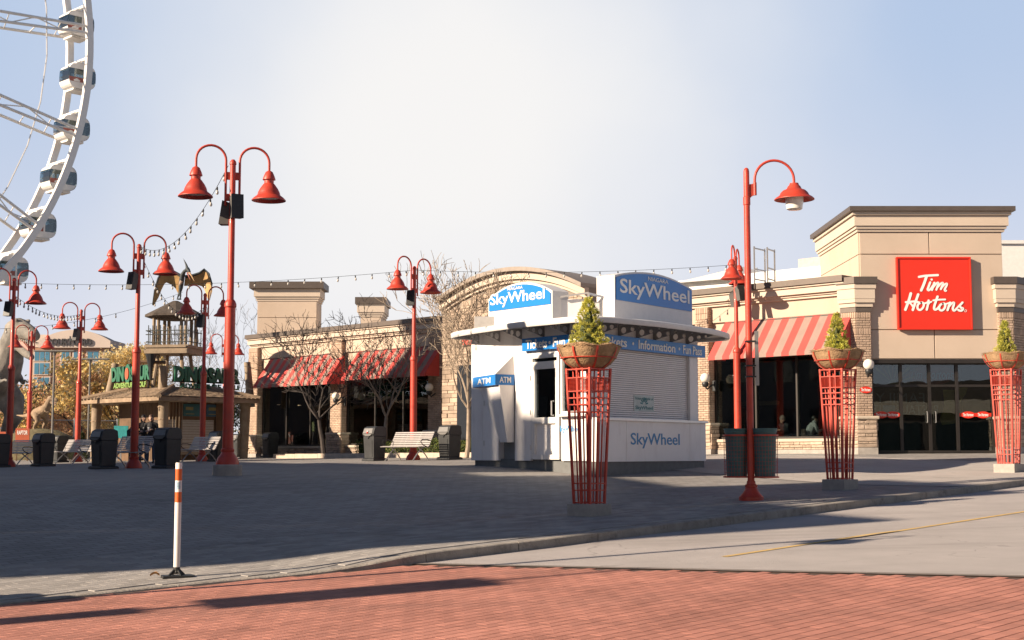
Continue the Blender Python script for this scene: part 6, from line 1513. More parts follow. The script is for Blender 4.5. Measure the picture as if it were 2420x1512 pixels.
# gondolas hang between the rims: things of their own
GW, GL, GH = 1.40, 1.02, .90       # width along axis, half length, half height
GP = [(GL * math.copysign(abs(math.cos(a)) ** .62, math.cos(a)), GH * math.copysign(abs(math.sin(a)) ** .66, math.sin(a))) for a in [2 * math.pi * k / 28 for k in range(28)]]
M_gred = mat('gondola_red_band', (.30, .09, .07), .5, var=.2); M_gin = mat('gondola_inside', (.28, .25, .23), .7); M_gfl = mat('gondola_floor', (.50, .46, .40), .6)
def gondola():
    o = thing('gondola', 'x', 'gondola', group='gondolas on the observation wheel')
    A = lambda x, z, y: V((x, y, z))     # x along wheel tangent plane, y along axis
    hw = GW / 2; body = MB()
    lowp = [(x, z) for x, z in GP if z < -.45]; topp = [(x, z) for x, z in GP if z > .72]
    def strip(zlo, zhi, nm, m, e=1.0, sd=0):
        mb = MB(); k = len(GP)
        for i in range(k):
            (x0_, z0_), (x1_, z1_) = GP[i], GP[(i + 1) % k]
            if zlo <= (z0_ + z1_) / 2 < zhi and (sd == 0 or x0_ * sd > 0): mb.prism([A(x0_ * e, z0_ * e, -hw), A(x1_ * e, z1_ * e, -hw), A(x1_ * e * .96, z1_ * e * .96, -hw), A(x0_ * e * .96, z0_ * e * .96, -hw)], V((0, GW, 0)))
        return build(nm, mb, m, o)
    strip(-9, -.40, 'floor_shell', M_wh); strip(.50, 9, 'roof_shell', M_wh); strip(-.4, .50, 'end_glass', M_wg, sd=-1); strip(-.4, .50, 'end_glass', M_wg, sd=1)
    for s in (-1, 1):
        y = s * hw
        def clip(z0_, z1_, x0_=-9, x1_=9, ins_=.98):
            pts_ = [(max(x0_, min(x1_, x)), max(z0_, min(z1_, z))) for x, z in GP]; out = []
            for q in pts_:
                if not out or (abs(q[0] - out[-1][0]) + abs(q[1] - out[-1][1])) > 1e-4: out.append(q)
            return [A(x * ins_, z * ins_, y) for x, z in out]
        for nm, z0_, z1_, x0_, x1_, m, th in (('side_panel', -9, -.45, -9, 9, M_wh, .03), ('red_band', -.448, -.12, -9, .06, M_gred, .025), ('side_glass', -.118, .50, -9, .06, M_wg, .02), ('pillar', -.448, .50, .07, .20, M_wh, .045), ('door_glass', -.448, .50, .202, 9, M_wg, .02), ('head_panel', .502, 9, -9, 9, M_wh, .03)):
            mb = MB(); mb.prism(clip(z0_, z1_, x0_, x1_), V((0, -s * th, 0))); build(nm, mb, m, o)
        mb = MB(); mb.prism([A(-.62, -.42, y), A(-.2, -.42, y), A(-.16, -.32, y), A(-.42, -.2, y), A(-.66, -.32, y)], V((0, s * .008, 0))); build('emblem', mb, M_wh, o)
    mb = MB(); mb.box(-.6, .6, -.6, .6, -GH - .1, -GH + .03); build('step_plate', mb, M_wh, o); mb = MB(); mb.box(-.65, .0, -.72, -.6, -GH - .13, -GH - .08); build('step_edge', mb, M_steel, o)
    mb = MB()
    for s in (-1, 1): mb.box(-.82 if s < 0 else .45, -.45 if s < 0 else .82, -.5, .5, -.6, -.3); mb.box(s * .8 - .05, s * .8 + .05, -.5, .5, -.3, .2)
    build('seat', mb, M_gin, o)
    mb = MB(); mb.box(-.4, .4, -.62, .62, GH - .04, GH + .1); mb.tube([(0, -1.1, GH + .25), (0, 1.1, GH + .25)], .10, 8)
    for s in (-1, 1): mb.bar((-.3, s * .58, GH + .05), (0, s * .64, GH + .27), .07); mb.bar((.3, s * .58, GH + .05), (0, s * .64, GH + .27), .07)
    build('hanger', mb, M_wh, o)
    return o
g0 = gondola()
GLAB = ['lowest gondola in view, behind the leftmost lamp', 'second gondola from below on the wheel rim', 'third gondola from below on the wheel rim', 'fourth gondola from below, at a spoke end', 'second gondola from the top of the picture', 'topmost gondola in view']
for i, k in enumerate(range(-4, 2)):
    o = copy_tree(g0); th = W0 + STEP * k; c = wp(th, WR - .1, SEP / 2) - ZZ * (GH + .25); place(o, c, math.pi / 4, 'white glass ' + GLAB[i])
for q in list(g0.children_recursive) + [g0]: bpy.data.objects.remove(q)
# ------------------------------------------------------------------ far buildings
M_hot = mat('hotel_stucco', (.52, .43, .37), .9, var=.06, scale=.3); M_hot2 = mat('hotel_brick', (.36, .20, .13), .9, var=.1, scale=.4); M_hw = glassmat('hotel_glass', (.05, .12, .16), 2.2)
HY = 150.0; HF = Fr((0, HY, 0), (1, 0, 0), (0, -1, 0)); hgz = -1.0
hot = thing('hotel', 'pale hotel block with arched lettered parapet and blue windows behind the yellow tree', 'building', HF.p(HF.px(170, 900)[0], hgz))
def hh_(nm, mb, m, parent=None): return build(nm, mb, m, parent or hot, world=True)
def hx(px): return HF.px(px, 900)[0]
def hz(py): return HF.px(150, py)[1]
X0, X1 = hx(72), hx(320)
mb = MB(); HF.box(mb, X0, X1, hgz - 1, hz(822), -14, 0); hh_('wall', mb, M_hot2)
mb = MB(); HF.box(mb, hx(60), hx(215), hz(820), hz(790), -13, -.3); hh_('upper_wall', mb, M_hot)
n = 16; ac0, ac1 = hx(92), hx(262); mb = MB(); mb.prism([HF.p(ac0, hz(822), .6), HF.p(ac1, hz(822), .6)] + [HF.p(ac1 + (ac0 - ac1) * k / n, hz(806) + (hz(780) - hz(806)) * (1 - (2 * k / n - 1) ** 2), .6) for k in range(n + 1)], (0, 3, 0)); par = hh_('arched_parapet', mb, M_hot)
text('lettering', 'COURTYARD', HF, hx(112), hx(219), hz(817), hz(801), .62, mat('hotel_letter', (.03, .03, .035), .6), par, bold=.02, depth=.15)
rows = [(831, 852), (858, 884), (892, 916), (924, 948), (956, 980)]
for (p0, p1) in ((80, 117), (143, 163), (172, 192), (205, 232), (245, 270), (280, 305)):
    for (a_, b_) in rows:
        fm = MB(); HF.box(fm, hx(p0) - .1, hx(p1) + .1, hz(b_) - .1, hz(a_) + .1, .002, .10); wi_ = hh_('window', fm, M_hot)
        nn = max(2, int((p1 - p0) / 10))
        for k in range(nn):
            e0, e1 = hx(p0) + (hx(p1) - hx(p0)) * k / nn, hx(p0) + (hx(p1) - hx(p0)) * (k + 1) / nn
            mb = MB(); HF.box(mb, e0 + .05, e1 - .05, hz(b_), hz(a_), .102, .13); hh_('pane', mb, mat('hotel_pane', (.05, .16, .24), .12, spec=.8, var=.3, scale=.2), wi_)
mb = MB(); HF.box(mb, hx(168), hx(171.5), hz(808), hz(796), .9, 1.0); hh_('flag_panel', mb, M_kdark)
# white hall behind the restaurant
BW = W.shift(-26); b0_, b1_ = BW.px(1600, 700)[0], BW.px(2010, 640)[0]; zt_ = BW.px(1880, 634)[1]
hall = thing('white_hall', 'long white flat-roofed hall rising behind the restaurant roof', 'building', BW.p((b0_ + b1_) / 2, 0))
mb = MB(); BW.box(mb, b0_, b1_, -.5, zt_, -15, 0); build('wall', mb, M_roofw, hall, world=True)
for f in (.55, .78):
    mb = MB(); BW.box(mb, b0_ - .02, b1_ + .02, zt_ * f, zt_ * f + .12, .01, .10); build('cladding_band', mb, M_kw2, hall, world=True)
mb = MB(); a_, z_ = BW.px(1884, 640, -2)[0], 0; mb.para(BW.p(BW.px(1886, 640, -2)[0], zt_, -2), BW.R * (BW.px(1985, 640, -2)[0] - BW.px(1886, 640, -2)[0]), -BW.N * 3, ZZ * (BW.px(1925, 608, -2)[1] - zt_)); build('stair_head', mb, mat('pink_block', (.55, .42, .36), .9), hall, world=True)
zz_ = BW.px(1680, 643)[1]; mb = MB(); mb.add([BW.p(BW.px(1602, 700)[0], BW.px(1640, 667)[1], .5), BW.p(BW.px(1760, 700)[0], BW.px(1740, 660)[1], .5), BW.p(BW.px(1680, 700)[0], zz_ + .6, -3), BW.p(BW.px(1602, 700)[0], BW.px(1640, 667)[1], -8), BW.p(BW.px(1760, 700)[0], BW.px(1740, 660)[1], -8)], [(0, 1, 2), (1, 4, 2), (4, 3, 2), (3, 0, 2)]); build('tent_roof', mb, M_roofw, hall, world=True)
for px in (1598, 1622, 1690):
    mb = MB(); q = BW.p(BW.px(px, 700)[0], zt_ - 1.5, -4); mb.tube([q, q + ZZ * 2.4], .05, 5); mb.tube([q + V((-.2, 0, 1.9)), q + V((.2, 0, 1.9))], .03, 5); build('mast', mb, M_steel, hall, world=True)
o = thing('far_block', 'white building corner at the right edge behind the tower', 'building', at(2405, 1060, 62)); X0 = at(2374, 900, 62).x
build('wall', MB().box(X0 - o.location.x, X0 - o.location.x + 14, 0, 8, -.5, at(2400, 586, 62).z), M_roofw, o); build('parapet', MB().box(X0 - o.location.x - .1, X0 - o.location.x + 14.1, -.1, 8, at(2400, 586, 62).z + .002, at(2400, 586, 62).z + .15), M_kw2, o)
# roof hatch ladders on the restaurant roof
for i, (pa, pb, Y) in enumerate(((1783, 1808, 50.5), (1814, 1831, 50.0))):
    A_, B_ = at(pa, 690, Y), at(pb, 690, Y + .6); zt_ = at(pa, 582 + 2 * i, Y).z; zb_ = ZP - .2
    o = thing('roof_ladder', ('left', 'right')[i] + ' of the two thin steel ladder frames on the restaurant roof', 'ladder', V((A_.x, A_.y, zb_))); dv = V((B_.x - A_.x, B_.y - A_.y, 0)); h = zt_ - zb_
    for q in (V((0, 0, 0)), dv): build('rail', MB().bar(q, q + ZZ * h, .05), M_steel, o)
    for f in (.12, .28, .45, .62, .97) if i == 0 else (.15, .3, .45, .64, .97): build('rung', MB().bar(ZZ * h * f, dv + ZZ * h * f, .045), M_steel, o)
# ------------------------------------------------------------------ planting bed, hedge and bare trees
bs0, bs1 = 34.6, 37.6
tb0, tb1 = 27.6, 48.5
bed = thing('planting_bed', 'long raised planting bed with pale kerb along the restaurant wall', 'planting bed', ST(bs0, 36))
for i in range(14):
    t0, t1 = tb0 + (tb1 - tb0) * i / 14, tb0 + (tb1 - tb0) * (i + 1) / 14; g = plaza_z(bs0, (t0 + t1) / 2)
    mb = MB(); mb.para(ST(bs0, t0 + .006, g - .2), VV * (t1 - t0 - .012), UU * .2, ZZ * .38); build('bed_kerb', mb, mat('bed_kerb_stone', (.46, .385, .31), .9, var=.15, bump=.3), bed, world=True)
mb = MB(); mb.para(ST(bs0 + .2, tb0, -.5), VV * (tb1 - tb0), UU * (bs1 - bs0), ZZ * .42); build('soil', mb, mat('soil', (.07, .05, .035), .95, bump=.8), bed, world=True)
M_box = leafmat('hedge_leaf', (.055, .085, .022), .5, .15); M_box2 = leafmat('hedge_leaf_light', (.13, .15, .035), .4, .2)
def hedge(ta, tb, label, seed):
    rr = random.Random(seed); o = thing('hedge', label, 'hedge', ST(bs0 + .8, (ta + tb) / 2)); base = wloc(o)
    core = MB(); g = plaza_z(bs0, (ta + tb) / 2) + .1; core.para(ST(bs0 + .38, ta + .1, g), VV * (tb - ta - .2), UU * .75, ZZ * .42); build('twigs', core, mat('hedge_core', (.03, .03, .015), .95), o, world=True)
    L1, L2 = MB(), MB(); n = int(900 * (tb - ta))
    for k in range(n):
        t = rr.uniform(ta, tb); ph = rr.random(); hh = .46 + .10 * math.sin(t * 3.1) + .06 * math.sin(t * 7.7)
        if ph < .55: s = bs0 + .28 + rr.uniform(-.06, .1); z = rr.uniform(.05, hh)
        else: s = bs0 + .3 + rr.uniform(0, .9); z = hh + rr.uniform(-.08, .05)
        c = ST(s, t, g + z); d = V((rr.uniform(-1, 1), rr.uniform(-1, 1), rr.uniform(-.3, 1))).normalized(); sd = d.cross(V((rr.uniform(-1, 1), rr.uniform(-1, 1), rr.uniform(-1, 1)))).normalized() * rr.uniform(.015, .03)
        (L1 if rr.random() < .6 else L2).add([c, c + d * .03 + sd, c + d * .07, c + d * .03 - sd], [(0, 1, 2, 3)])
    build('leaves', L1, M_box, o, world=True); build('leaves', L2, M_box2, o, world=True)
hedge(27.8, 36.2, 'clipped green hedge behind the sunlit bench', 1); hedge(36.6, 43.5, 'dark low hedge left of the bins below the bare trees', 2)
def grow_tree(name, loc, label, seed, H, m, spread, levels, trunk_r, fork, cat='tree', kmin=.05, group=None, lean=0.):
    rr = random.Random(seed); o = thing(name, label, cat, loc, 0, group); tr = MB(); br = MB(); tips = []
    def seg(p, d, L, r, lv):
        n = 4 if lv < 3 else 3; pts = [p]; rs = [r]; cur = V(p); dd = V(d); e = r * (.62 if lv else .7)
        for i in range(n):
            dd = (dd + V((rr.uniform(-1, 1), rr.uniform(-1, 1), rr.uniform(-.6, .9))) * (.16 + .05 * lv)).normalized(); cur = cur + dd * L / n; pts.append(V(cur)); rs.append(r + (e - r) * (i + 1) / n)
        (tr if lv == 0 else br).tube(pts, rs, 8 if lv == 0 else (5 if lv < 3 else 3), cap=lv < 2)
        if lv >= levels: tips.append((cur, dd)); return
        nb = fork if lv == 0 else rr.choice((2, 3, 3) if lv < 4 else (2, 2, 3))
        for k in range(nb):
            az = 2 * math.pi * (k + rr.uniform(-.3, .3)) / nb + lv; ax = dd.cross(V((0, 0, 1))) if abs(dd.z) < .97 else V((1, 0, 0)); ax.normalize(); ay = dd.cross(ax)
            tilt = spread * rr.uniform(.65, 1.2); nd = (dd * math.cos(tilt) + (ax * math.cos(az) + ay * math.sin(az)) * math.sin(tilt)).normalized()
            if lv > 1: nd = (nd + V((0, 0, .12))).normalized()
            seg(cur, nd, L * rr.uniform(.62, .86) * (1.15 if lv == 0 else 1), max(rs[-1] * rr.uniform(.6, .78), .011), lv + 1)
        if lv in (1, 2, 3):
            for _ in range(2 if lv < 3 else 1):
                i = rr.randint(1, n - 1); nd = (dd + V((rr.uniform(-1, 1), rr.uniform(-1, 1), rr.uniform(-.2, 1)))).normalized(); seg(pts[i], nd, L * .55, max(.011, rs[i] * .45), min(levels, lv + 2))
    seg(V((0, 0, -.1)), V((lean, 0, 1)).normalized(), H * .30, trunk_r, 0)
    build('trunk', tr, m, o, smooth=True); build('branches', br, m, o)
    return o, tips
M_bark = mat('grey_bark', (.20, .165, .13), .9, var=.35, scale=5, bump=.5)
M_bark2 = mat('pale_bark', (.33, .265, .20), .9, var=.3, scale=5, bump=.5); M_barkd = mat('dark_bark', (.055, .045, .04), .9, var=.3)
def tree_at(px, Y, label, seed, H, m, spread=.55, lv=6, r=.10, fork=4, lean=0.):
    x = at(px, 1070, Y).x; return grow_tree('bare_tree', V((x, Y, gz(x, Y) + .1)), label, seed, H, m, spread, lv, r, fork, group='bare trees in the planting bed', lean=lean)
tree_at(766, 57.0, 'bare dark tree spreading in front of the left striped awning', 11, 5.1, M_barkd, .64, 6, .11, 4, -.12)
tree_at(905, 55.0, 'bare pale-barked tree between the awning and the middle lamp', 5, 5.2, M_bark, .58, 6, .10, 4)
tree_at(1102, 48.6, 'bare tree with pale twigs beside the left end of the kiosk', 23, 5.6, M_bark2, .50, 6, .085, 4, .02)
# ------------------------------------------------------------------ autumn trees and bushes on the left
M_ly = leafmat('leaf_yellow', (.88, .66, .26), .2, .45); M_ly2 = leafmat('leaf_pale_gold', (.90, .76, .44), .2, .45); M_lo = leafmat('leaf_rust', (.55, .34, .19), .35, .35); M_lg = leafmat('leaf_dull_green', (.10, .12, .04), .4, .2)
def leafy(px, py_c, Y, rx, rz_, label, seed, mats, n, trunk_m=M_barkd, ls=.10, group='autumn trees behind the plaza', name='autumn_tree'):
    rr = random.Random(seed); x = at(px, py_c, Y).x; zc = at(px, py_c, Y).z; g = gz(x, Y) - .3
    o, tips = grow_tree(name, V((x, Y, g)), label, seed, (zc + rz_ * .6 - g), trunk_m, .62, 5, .14, 4, group=group)
    L = [MB() for _ in mats]; cl = []
    for k in range(46):
        a, b = rr.uniform(0, 2 * math.pi), rr.uniform(-1, 1); q = rr.random() ** .45; cl.append((V((rx * q * math.cos(a) * math.sqrt(1 - b * b), rx * q * math.sin(a) * math.sqrt(1 - b * b), zc - g + rz_ * q * b)), rr.uniform(.28, .62) * rx * .55, rr.randrange(len(mats))))
    for k in range(n):
        c, r, mi = rr.choice(cl); d = V((rr.gauss(0, 1), rr.gauss(0, 1), rr.gauss(0, .7))) * r * .55; p = c + d; s = ls * rr.uniform(.7, 1.5)
        a = V((rr.uniform(-1, 1), rr.uniform(-1, 1), rr.uniform(-1, 1))).normalized(); b = a.cross(V((rr.uniform(-1, 1), rr.uniform(-1, 1), rr.uniform(-1, 1)))).normalized()
        L[mi if rr.random() < .8 else rr.randrange(len(mats))].add([p - a * s, p + b * s * .55, p + a * s, p - b * s * .55], [(0, 1, 2, 3)])
    for m, l in zip(mats, L):
        if l.v: build('crown', l, m, o)
leafy(205, 925, 88, 2.7, 2.2, 'yellow autumn tree in front of the hotel windows', 31, [M_ly, M_ly2, M_ly], 9000)
leafy(320, 882, 92, 2.2, 2.0, 'pale gold autumn tree behind the hut roof', 33, [M_ly2, M_ly, M_ly2], 7000)
leafy(262, 935, 85, 2.5, 1.9, 'low yellow autumn tree left of the hut', 35, [M_ly, M_ly2, M_lo], 7000)
for i, (px, py, Y, rx, rz_, mt, lb) in enumerate(((150, 985, 98, 3.2, 2.2, [M_lo, M_ly, M_lo], 'rust brown bush behind the small dinosaur statue'), (235, 1000, 100, 3.2, 2.0, [M_lo, M_lo, M_ly], 'brown bush behind the wire fence'), (320, 1000, 96, 3.0, 1.9, [M_lo, M_lg, M_ly], 'brown and green bush at the hut post'), (95, 975, 104, 3.5, 2.6, [M_lo, M_ly, M_lg], 'brown bush beyond the big dinosaur statue'), (30, 985, 100, 3.5, 2.6, [M_lo, M_lg, M_lo], 'brown bush at the far left edge'), (400, 1010, 104, 3.2, 2.0, [M_lg, M_lo, M_lg], 'dull green bush hidden behind the hut'), (585, 1010, 100, 3.0, 2.4, [M_lg, M_lo, M_barkd], 'dark bush between the hut and the restaurant'))):
    leafy(px, py, Y, rx, rz_, lb, 50 + i, mt, 4200, ls=.11, group='bushes behind the fence', name='autumn_bush')
# thin bare trees behind the lookout tower
for px, Y, sd, H, lb in ((455, 84, 61, 7.5, 'thin bare tree behind the lookout tower legs'), (575, 90, 63, 8.5, 'bare tree between the tallest lamp and the restaurant'), (375, 88, 67, 7.5, 'faint bare tree left of the lookout tower')):
    x = at(px, 1070, Y).x; grow_tree('bare_tree', V((x, Y, gz(x, Y))), lb, sd, H, M_bark, .5, 5, .07, 3, group='bare trees behind the hut')
# dark conifer bush behind the lit lamp on the left
def bush(px, Y, w_, h, label, seed, m):
    rr = random.Random(seed); b = on_ground(px, Y); o = thing('evergreen_bush', label, 'bush', b); mb = MB()
    for k in range(1800):
        f = rr.random(); a = rr.uniform(0, 6.283); r = w_ * math.sqrt(1 - f) * (1 + .2 * math.sin(5 * a)) * rr.uniform(.6, 1); p = V((r * math.cos(a), r * math.sin(a), h * f)); d = V((math.cos(a), math.sin(a), rr.uniform(-.2, .9))) * .09; s = d.cross(ZZ).normalized() * .03
        mb.add([p - s, p + s, p + d], [(0, 1, 2)])
    build('foliage', mb, m, o)
bush(188 + 2, 63, .5, 1.25, 'dark spiky evergreen bush behind the sunlit lamp foot', 71, leafmat('yucca_leaf', (.06, .075, .035), .4, .1))
# ------------------------------------------------------------------ people
M_skin = mat('skin', (.46, .28, .20), .6, var=.06); M_jk = mat('jacket_black', (.02, .02, .023), .8, var=.3, scale=12); M_gs = mat('sweater_grey', (.33, .32, .31), .9, var=.1, scale=20, bump=.3); M_tl = mat('jacket_teal', (.03, .10, .12), .8); M_jean = mat('jeans_blue', (.05, .07, .11), .85); M_hood = mat('hoodie_navy', (.022, .025, .03), .85)
HAIR = {'dark': mat('hair_dark', (.018, .013, .010), .5, var=.3, scale=30), 'blond': mat('hair_blond', (.38, .22, .09), .5, var=.3, scale=30), 'brown': mat('hair_brown', (.07, .035, .02), .5, var=.3, scale=30), 'beanie': mat('beanie_grey', (.17, .15, .13), .95, bump=.5, bscale=60), 'grey': mat('hair_grey', (.35, .28, .23), .6)}
M_shoe = mat('shoe', (.03, .03, .03), .6)
def hand(segs, w_, d, side, r=.010):
    """palm and five curled fingers; w_ wrist point, d forearm direction"""
    d = d.normalized(); up = V((0, 0, 1)) if abs(d.z) < .8 else V((0, -1, 0)); x = d.cross(up).normalized(); n = x.cross(d).normalized()
    segs.append(([w_, w_ + d * .045, w_ + d * .085], [.026, .034, .030], 0))
    for k, L in enumerate((.060, .070, .066, .052)):
        b = w_ + d * .085 + x * (k - 1.5) * .021; segs.append(([b, b + d * L * .6 - n * .012, b + d * L * .8 - n * .04, b + d * L * .6 - n * .058], [r, r * .95, r * .9, r * .8], 0))
    b = w_ + d * .03 + x * side * .03; segs.append(([b, b + d * .03 + x * side * .025 - n * .01, b + d * .055 + x * side * .02 - n * .035], [r * 1.2, r * 1.05, r * .9], 0))
def person(label, loc, rz, pose, top, legs, hair, held=None, long_hair=False, head_turn=0., vox=.013):
    o = thing('person', label, 'person', loc, rz); S = []        # segments: points, radii, material id (0 skin, 1 top, 2 legs, 3 shoe); faces -Y
    if pose == 'stand':
        hip, sh, neck, headc = .93, 1.38, 1.45, V((0, -.03, 1.585))
        S.append(([V((0, 0, .90)), V((0, .01, 1.08)), V((0, .0, 1.28)), V((0, .005, 1.40)), V((0, 0, 1.44))], [.145, .125, .150, .115, .06], 1))
        for s in (-1, 1):
            S.append(([V((s * .05, 0, .95)), V((s * .10, -.005, .80)), V((s * .10, -.02, .48)), V((s * .10, .01, .28)), V((s * .10, .02, .07))], [.09, .088, .058, .054, .040], 2))
            S.append(([V((s * .10, .04, .05)), V((s * .105, -.08, .045)), V((s * .11, -.16, .035))], [.045, .045, .032], 3))
            S.append(([V((s * .10, 0, 1.38)), V((s * .19, .0, 1.36))], [.07, .062], 1))
            if s > 0: e, w_ = V((.235, -.02, 1.11)), V((.10, -.21, 1.17))
            else: e, w_ = V((-.235, .0, 1.11)), V((-.13, -.20, 1.13))
            S.append(([V((s * .19, 0, 1.36)), e], [.056, .046], 1)); S.append(([e, w_], [.046, .034], 1)); hand(S, w_, (w_ - e), -s)
    else:   # seated
        headc = V((0, -.09 - (.10 if pose == 'sit_lean' else 0), 1.235 - (.05 if pose == 'sit_lean' else 0))); ln = .14 if pose == 'sit_lean' else .04
        S.append(([V((0, .02, .50)), V((0, .03, .68)), V((0, -ln * .5, .90)), V((0, -ln, 1.04)), V((0, -ln - .01, 1.09))], [.155, .135, .155, .115, .06], 1))
        for s in (-1, 1):
            S.append(([V((s * .08, .0, .50)), V((s * .12, -.25, .52)), V((s * .12, -.44, .50))], [.10, .082, .060], 2)); S.append(([V((s * .12, -.44, .50)), V((s * .12, -.42, .25)), V((s * .12, -.40, .08))], [.058, .052, .04], 2)); S.append(([V((s * .12, -.38, .05)), V((s * .125, -.54, .035))], [.045, .032], 3))
            S.append(([V((s * .10, -ln, 1.03)), V((s * .19, -ln, 1.0))], [.07, .062], 1)); e = V((s * .25, -.16 - ln * .4, .78)); w_ = V((s * .10, -.38, .84))
            S.append(([V((s * .19, -ln, 1.0)), e], [.056, .046], 1)); S.append(([e, w_], [.046, .034], 1)); hand(S, w_, (w_ - e), -s)
    nb = headc + V((0, .02, -.13)); S.append(([nb - V((0, -.02, .06)), nb + V((0, 0, .05))], [.052, .050], 0))
    ct, st__ = math.cos(head_turn), math.sin(head_turn)
    def hd(x, y, z): return headc + V((x * ct - y * st__, x * st__ + y * ct, z))
    S.append(([hd(0, .015, .055), hd(0, .0, .0), hd(0, -.018, -.055), hd(0, -.03, -.095)], [.078, .083, .068, .045], 0))
    S.append(([hd(0, -.078, .012), hd(0, -.102, -.018), hd(0, -.088, -.028)], [.011, .016, .012], 0))
    for s in (-1, 1): S.append(([hd(s * .078, .01, .02), hd(s * .085, .015, -.02)], [.016, .014], 0))
    mb = MB()
    for pts_, rs, _ in S:
        mb.tube(pts_, rs, 10); mb.sphere(pts_[0], rs[0] * .98, 8, 6); mb.sphere(pts_[-1], rs[-1] * .98, 8, 6)
    me = remesh(mb, vox, 'body', 2)
    for m in (M_skin, top, legs, M_shoe): me.materials.append(m)
    flat = [(a, b, mi, r) for pts_, rs, mi in S for a, b, r in zip(pts_[:-1], pts_[1:], rs)]
    for pg in me.polygons:
        c = pg.center; best = 1e9; bi = 1
        for a, b, mi, r in flat:
            ab = b - a; u = max(0, min(1, (c - a).dot(ab) / max(1e-9, ab.length_squared))); dd = (c - a - ab * u).length - r
            if dd < best: best = dd; bi = mi
        pg.material_index = bi
    ob = bpy.data.objects.new('body', me); COL.objects.link(ob); ob.parent = o
    hm = MB(); hm.sphere(hd(0, .025, .045), .096, 14, 10, (.95, 1.0, .98)); hm.v = [v + (V((0, 0, 0)) if v.z > headc.z + .01 or (v - headc).y > 0 else V((0, .05, .05))) for v in hm.v]
    if hair == 'beanie': hm = MB(); hm.lathe([(.098, .01), (.1, .05), (.085, .10), (.05, .145), (.012, .165)], 16, hd(0, .005, .0))
    if long_hair: hm.tube([hd(0, .07, .05), hd(.0, .085, -.08), hd(0, .09, -.22)], [.085, .085, .05], 10)
    build('hair' if hair != 'beanie' else 'beanie', hm, HAIR[hair], o, smooth=True)
    fe_ = MB()
    for s in (-1, 1): fe_.sphere(hd(s * .030, -.073, .018), .010, 8, 6)
    build('eye', fe_, mat('eye_dark', (.02, .015, .012), .2), o)
    build('mouth', MB().tube([hd(-.022, -.081, -.052), hd(0, -.088, -.054), hd(.022, -.081, -.052)], .005, 5), mat('lips', (.30, .12, .10), .5), o)
    return o
def cup_at(p, label, m1=M_white, m2=M_white, s=1.0):
    o = thing('paper_cup', label, 'cup', p); build('cup', MB().lathe([(.028 * s, 0), (.038 * s, .10 * s)], 12), m1, o, smooth=True); build('lid', MB().lathe([(.041 * s, .101 * s), (.041 * s, .112 * s), (.034 * s, .12 * s)], 12), m2, o)
pa_ = on_ground(338, 50.5); person('person in black jacket drinking, standing behind the dark bench', pa_, .35, 'stand', M_jk, M_jean, 'dark', long_hair=True, head_turn=.3)
pb_ = on_ground(355.5, 50.2); person('person in black jacket holding a white cup, right of the other', pb_, .1, 'stand', M_jk, M_jean, 'brown', long_hair=True)
cup_at(pb_ + V((.0, -.29, 1.13)), 'white paper cup held by the right standing person', s=1.1); cup_at(pa_ + V((.09, -.28, 1.14)), 'white paper cup held by the left standing person', s=1.1)
pc_ = on_ground(307, 49.0); person('person in dark hood leaning forward behind the dark bench', pc_ + V((0, 0, .12)), .9, 'sit_lean', M_hood, M_jean, 'dark')
o = thing('stool', 'low dark seat under the leaning person', 'seat', pc_); build('seat', MB().box(-.2, .2, -.2, .2, .38, .45), M_dkmetal, o); build('leg', MB().lathe([(.12, 0), (.05, .03), (.04, .38)], 10), M_dkmetal, o)
# guests behind the windows, with tables and seats
M_tab = mat('table_top', (.10, .06, .035), .35); M_chair = mat('cafe_chair', (.05, .035, .025), .6)
def wpt(px, n, z=None): a = W.px(px, 1030, n)[0]; return W.p(a, fz if z is None else z, n)
def cafe_table(p, label):
    o = thing('cafe_table', label, 'table', p); build('top', MB().lathe([(.36, .70), (.38, .715), (.38, .735), (.36, .74)], 24), M_tab, o, smooth=False); build('pedestal', MB().lathe([(.22, 0), (.22, .02), (.035, .05), (.035, .70)], 12), M_dkmetal, o)
def cafe_chair(p, rz, label):
    o = thing('cafe_chair', label, 'chair', p, rz); build('seat', MB().box(-.2, .2, -.2, .2, .41, .45), M_chair, o); build('backrest', MB().box(-.2, .2, .18, .21, .55, .88), M_chair, o)
    for x in (-.18, .18):
        for y in (-.18, .19): build('leg', MB().bar((x, y, 0), (x, y, .41 if y < 0 else .86), .03), M_dkmetal, o)
def guest(px, n, rz, label, pose, top, hair, clabel, **k):
    p = wpt(px, n); person(label, p, rz, pose, top, M_jean, hair, **k); cafe_chair(p + V((0, 0, -.0)), rz, clabel)
guest(1858, -1.15, math.radians(-50), 'seated person in knit beanie and dark jacket behind the restaurant window', 'sit_lean', M_jk, 'beanie', 'chair of the guest in the beanie')
guest(1912, -.95, math.radians(95), 'seated person in grey sweater bent over a table at the window', 'sit_lean', M_gs, 'dark', 'chair of the guest in grey')
tp_ = wpt(1912, -.95) + V((.62, .05, 0)); cafe_table(tp_, 'table in front of the guest in grey'); cafe_table(wpt(1885, -1.75), 'table between the two window guests')
cup_at(tp_ + V((-.18, -.12, .742)), 'red paper cup on the window table', M_sred, M_white, 1.2)
o = thing('paper_bag', 'brown paper bag on the window table', 'bag', tp_ + V((.02, -.1, .742))); mb = MB(); mb.add([(-.07, -.05, 0), (.07, -.05, 0), (.07, .05, 0), (-.07, .05, 0), (-.08, -.02, .24), (.06, -.02, .26), (.06, .02, .25), (-.08, .02, .25)], [(0, 3, 2, 1), (4, 5, 6, 7), (0, 1, 5, 4), (1, 2, 6, 5), (2, 3, 7, 6), (3, 0, 4, 7)]); build('bag', mb, mat('kraft_paper', (.34, .22, .13), .8), o)
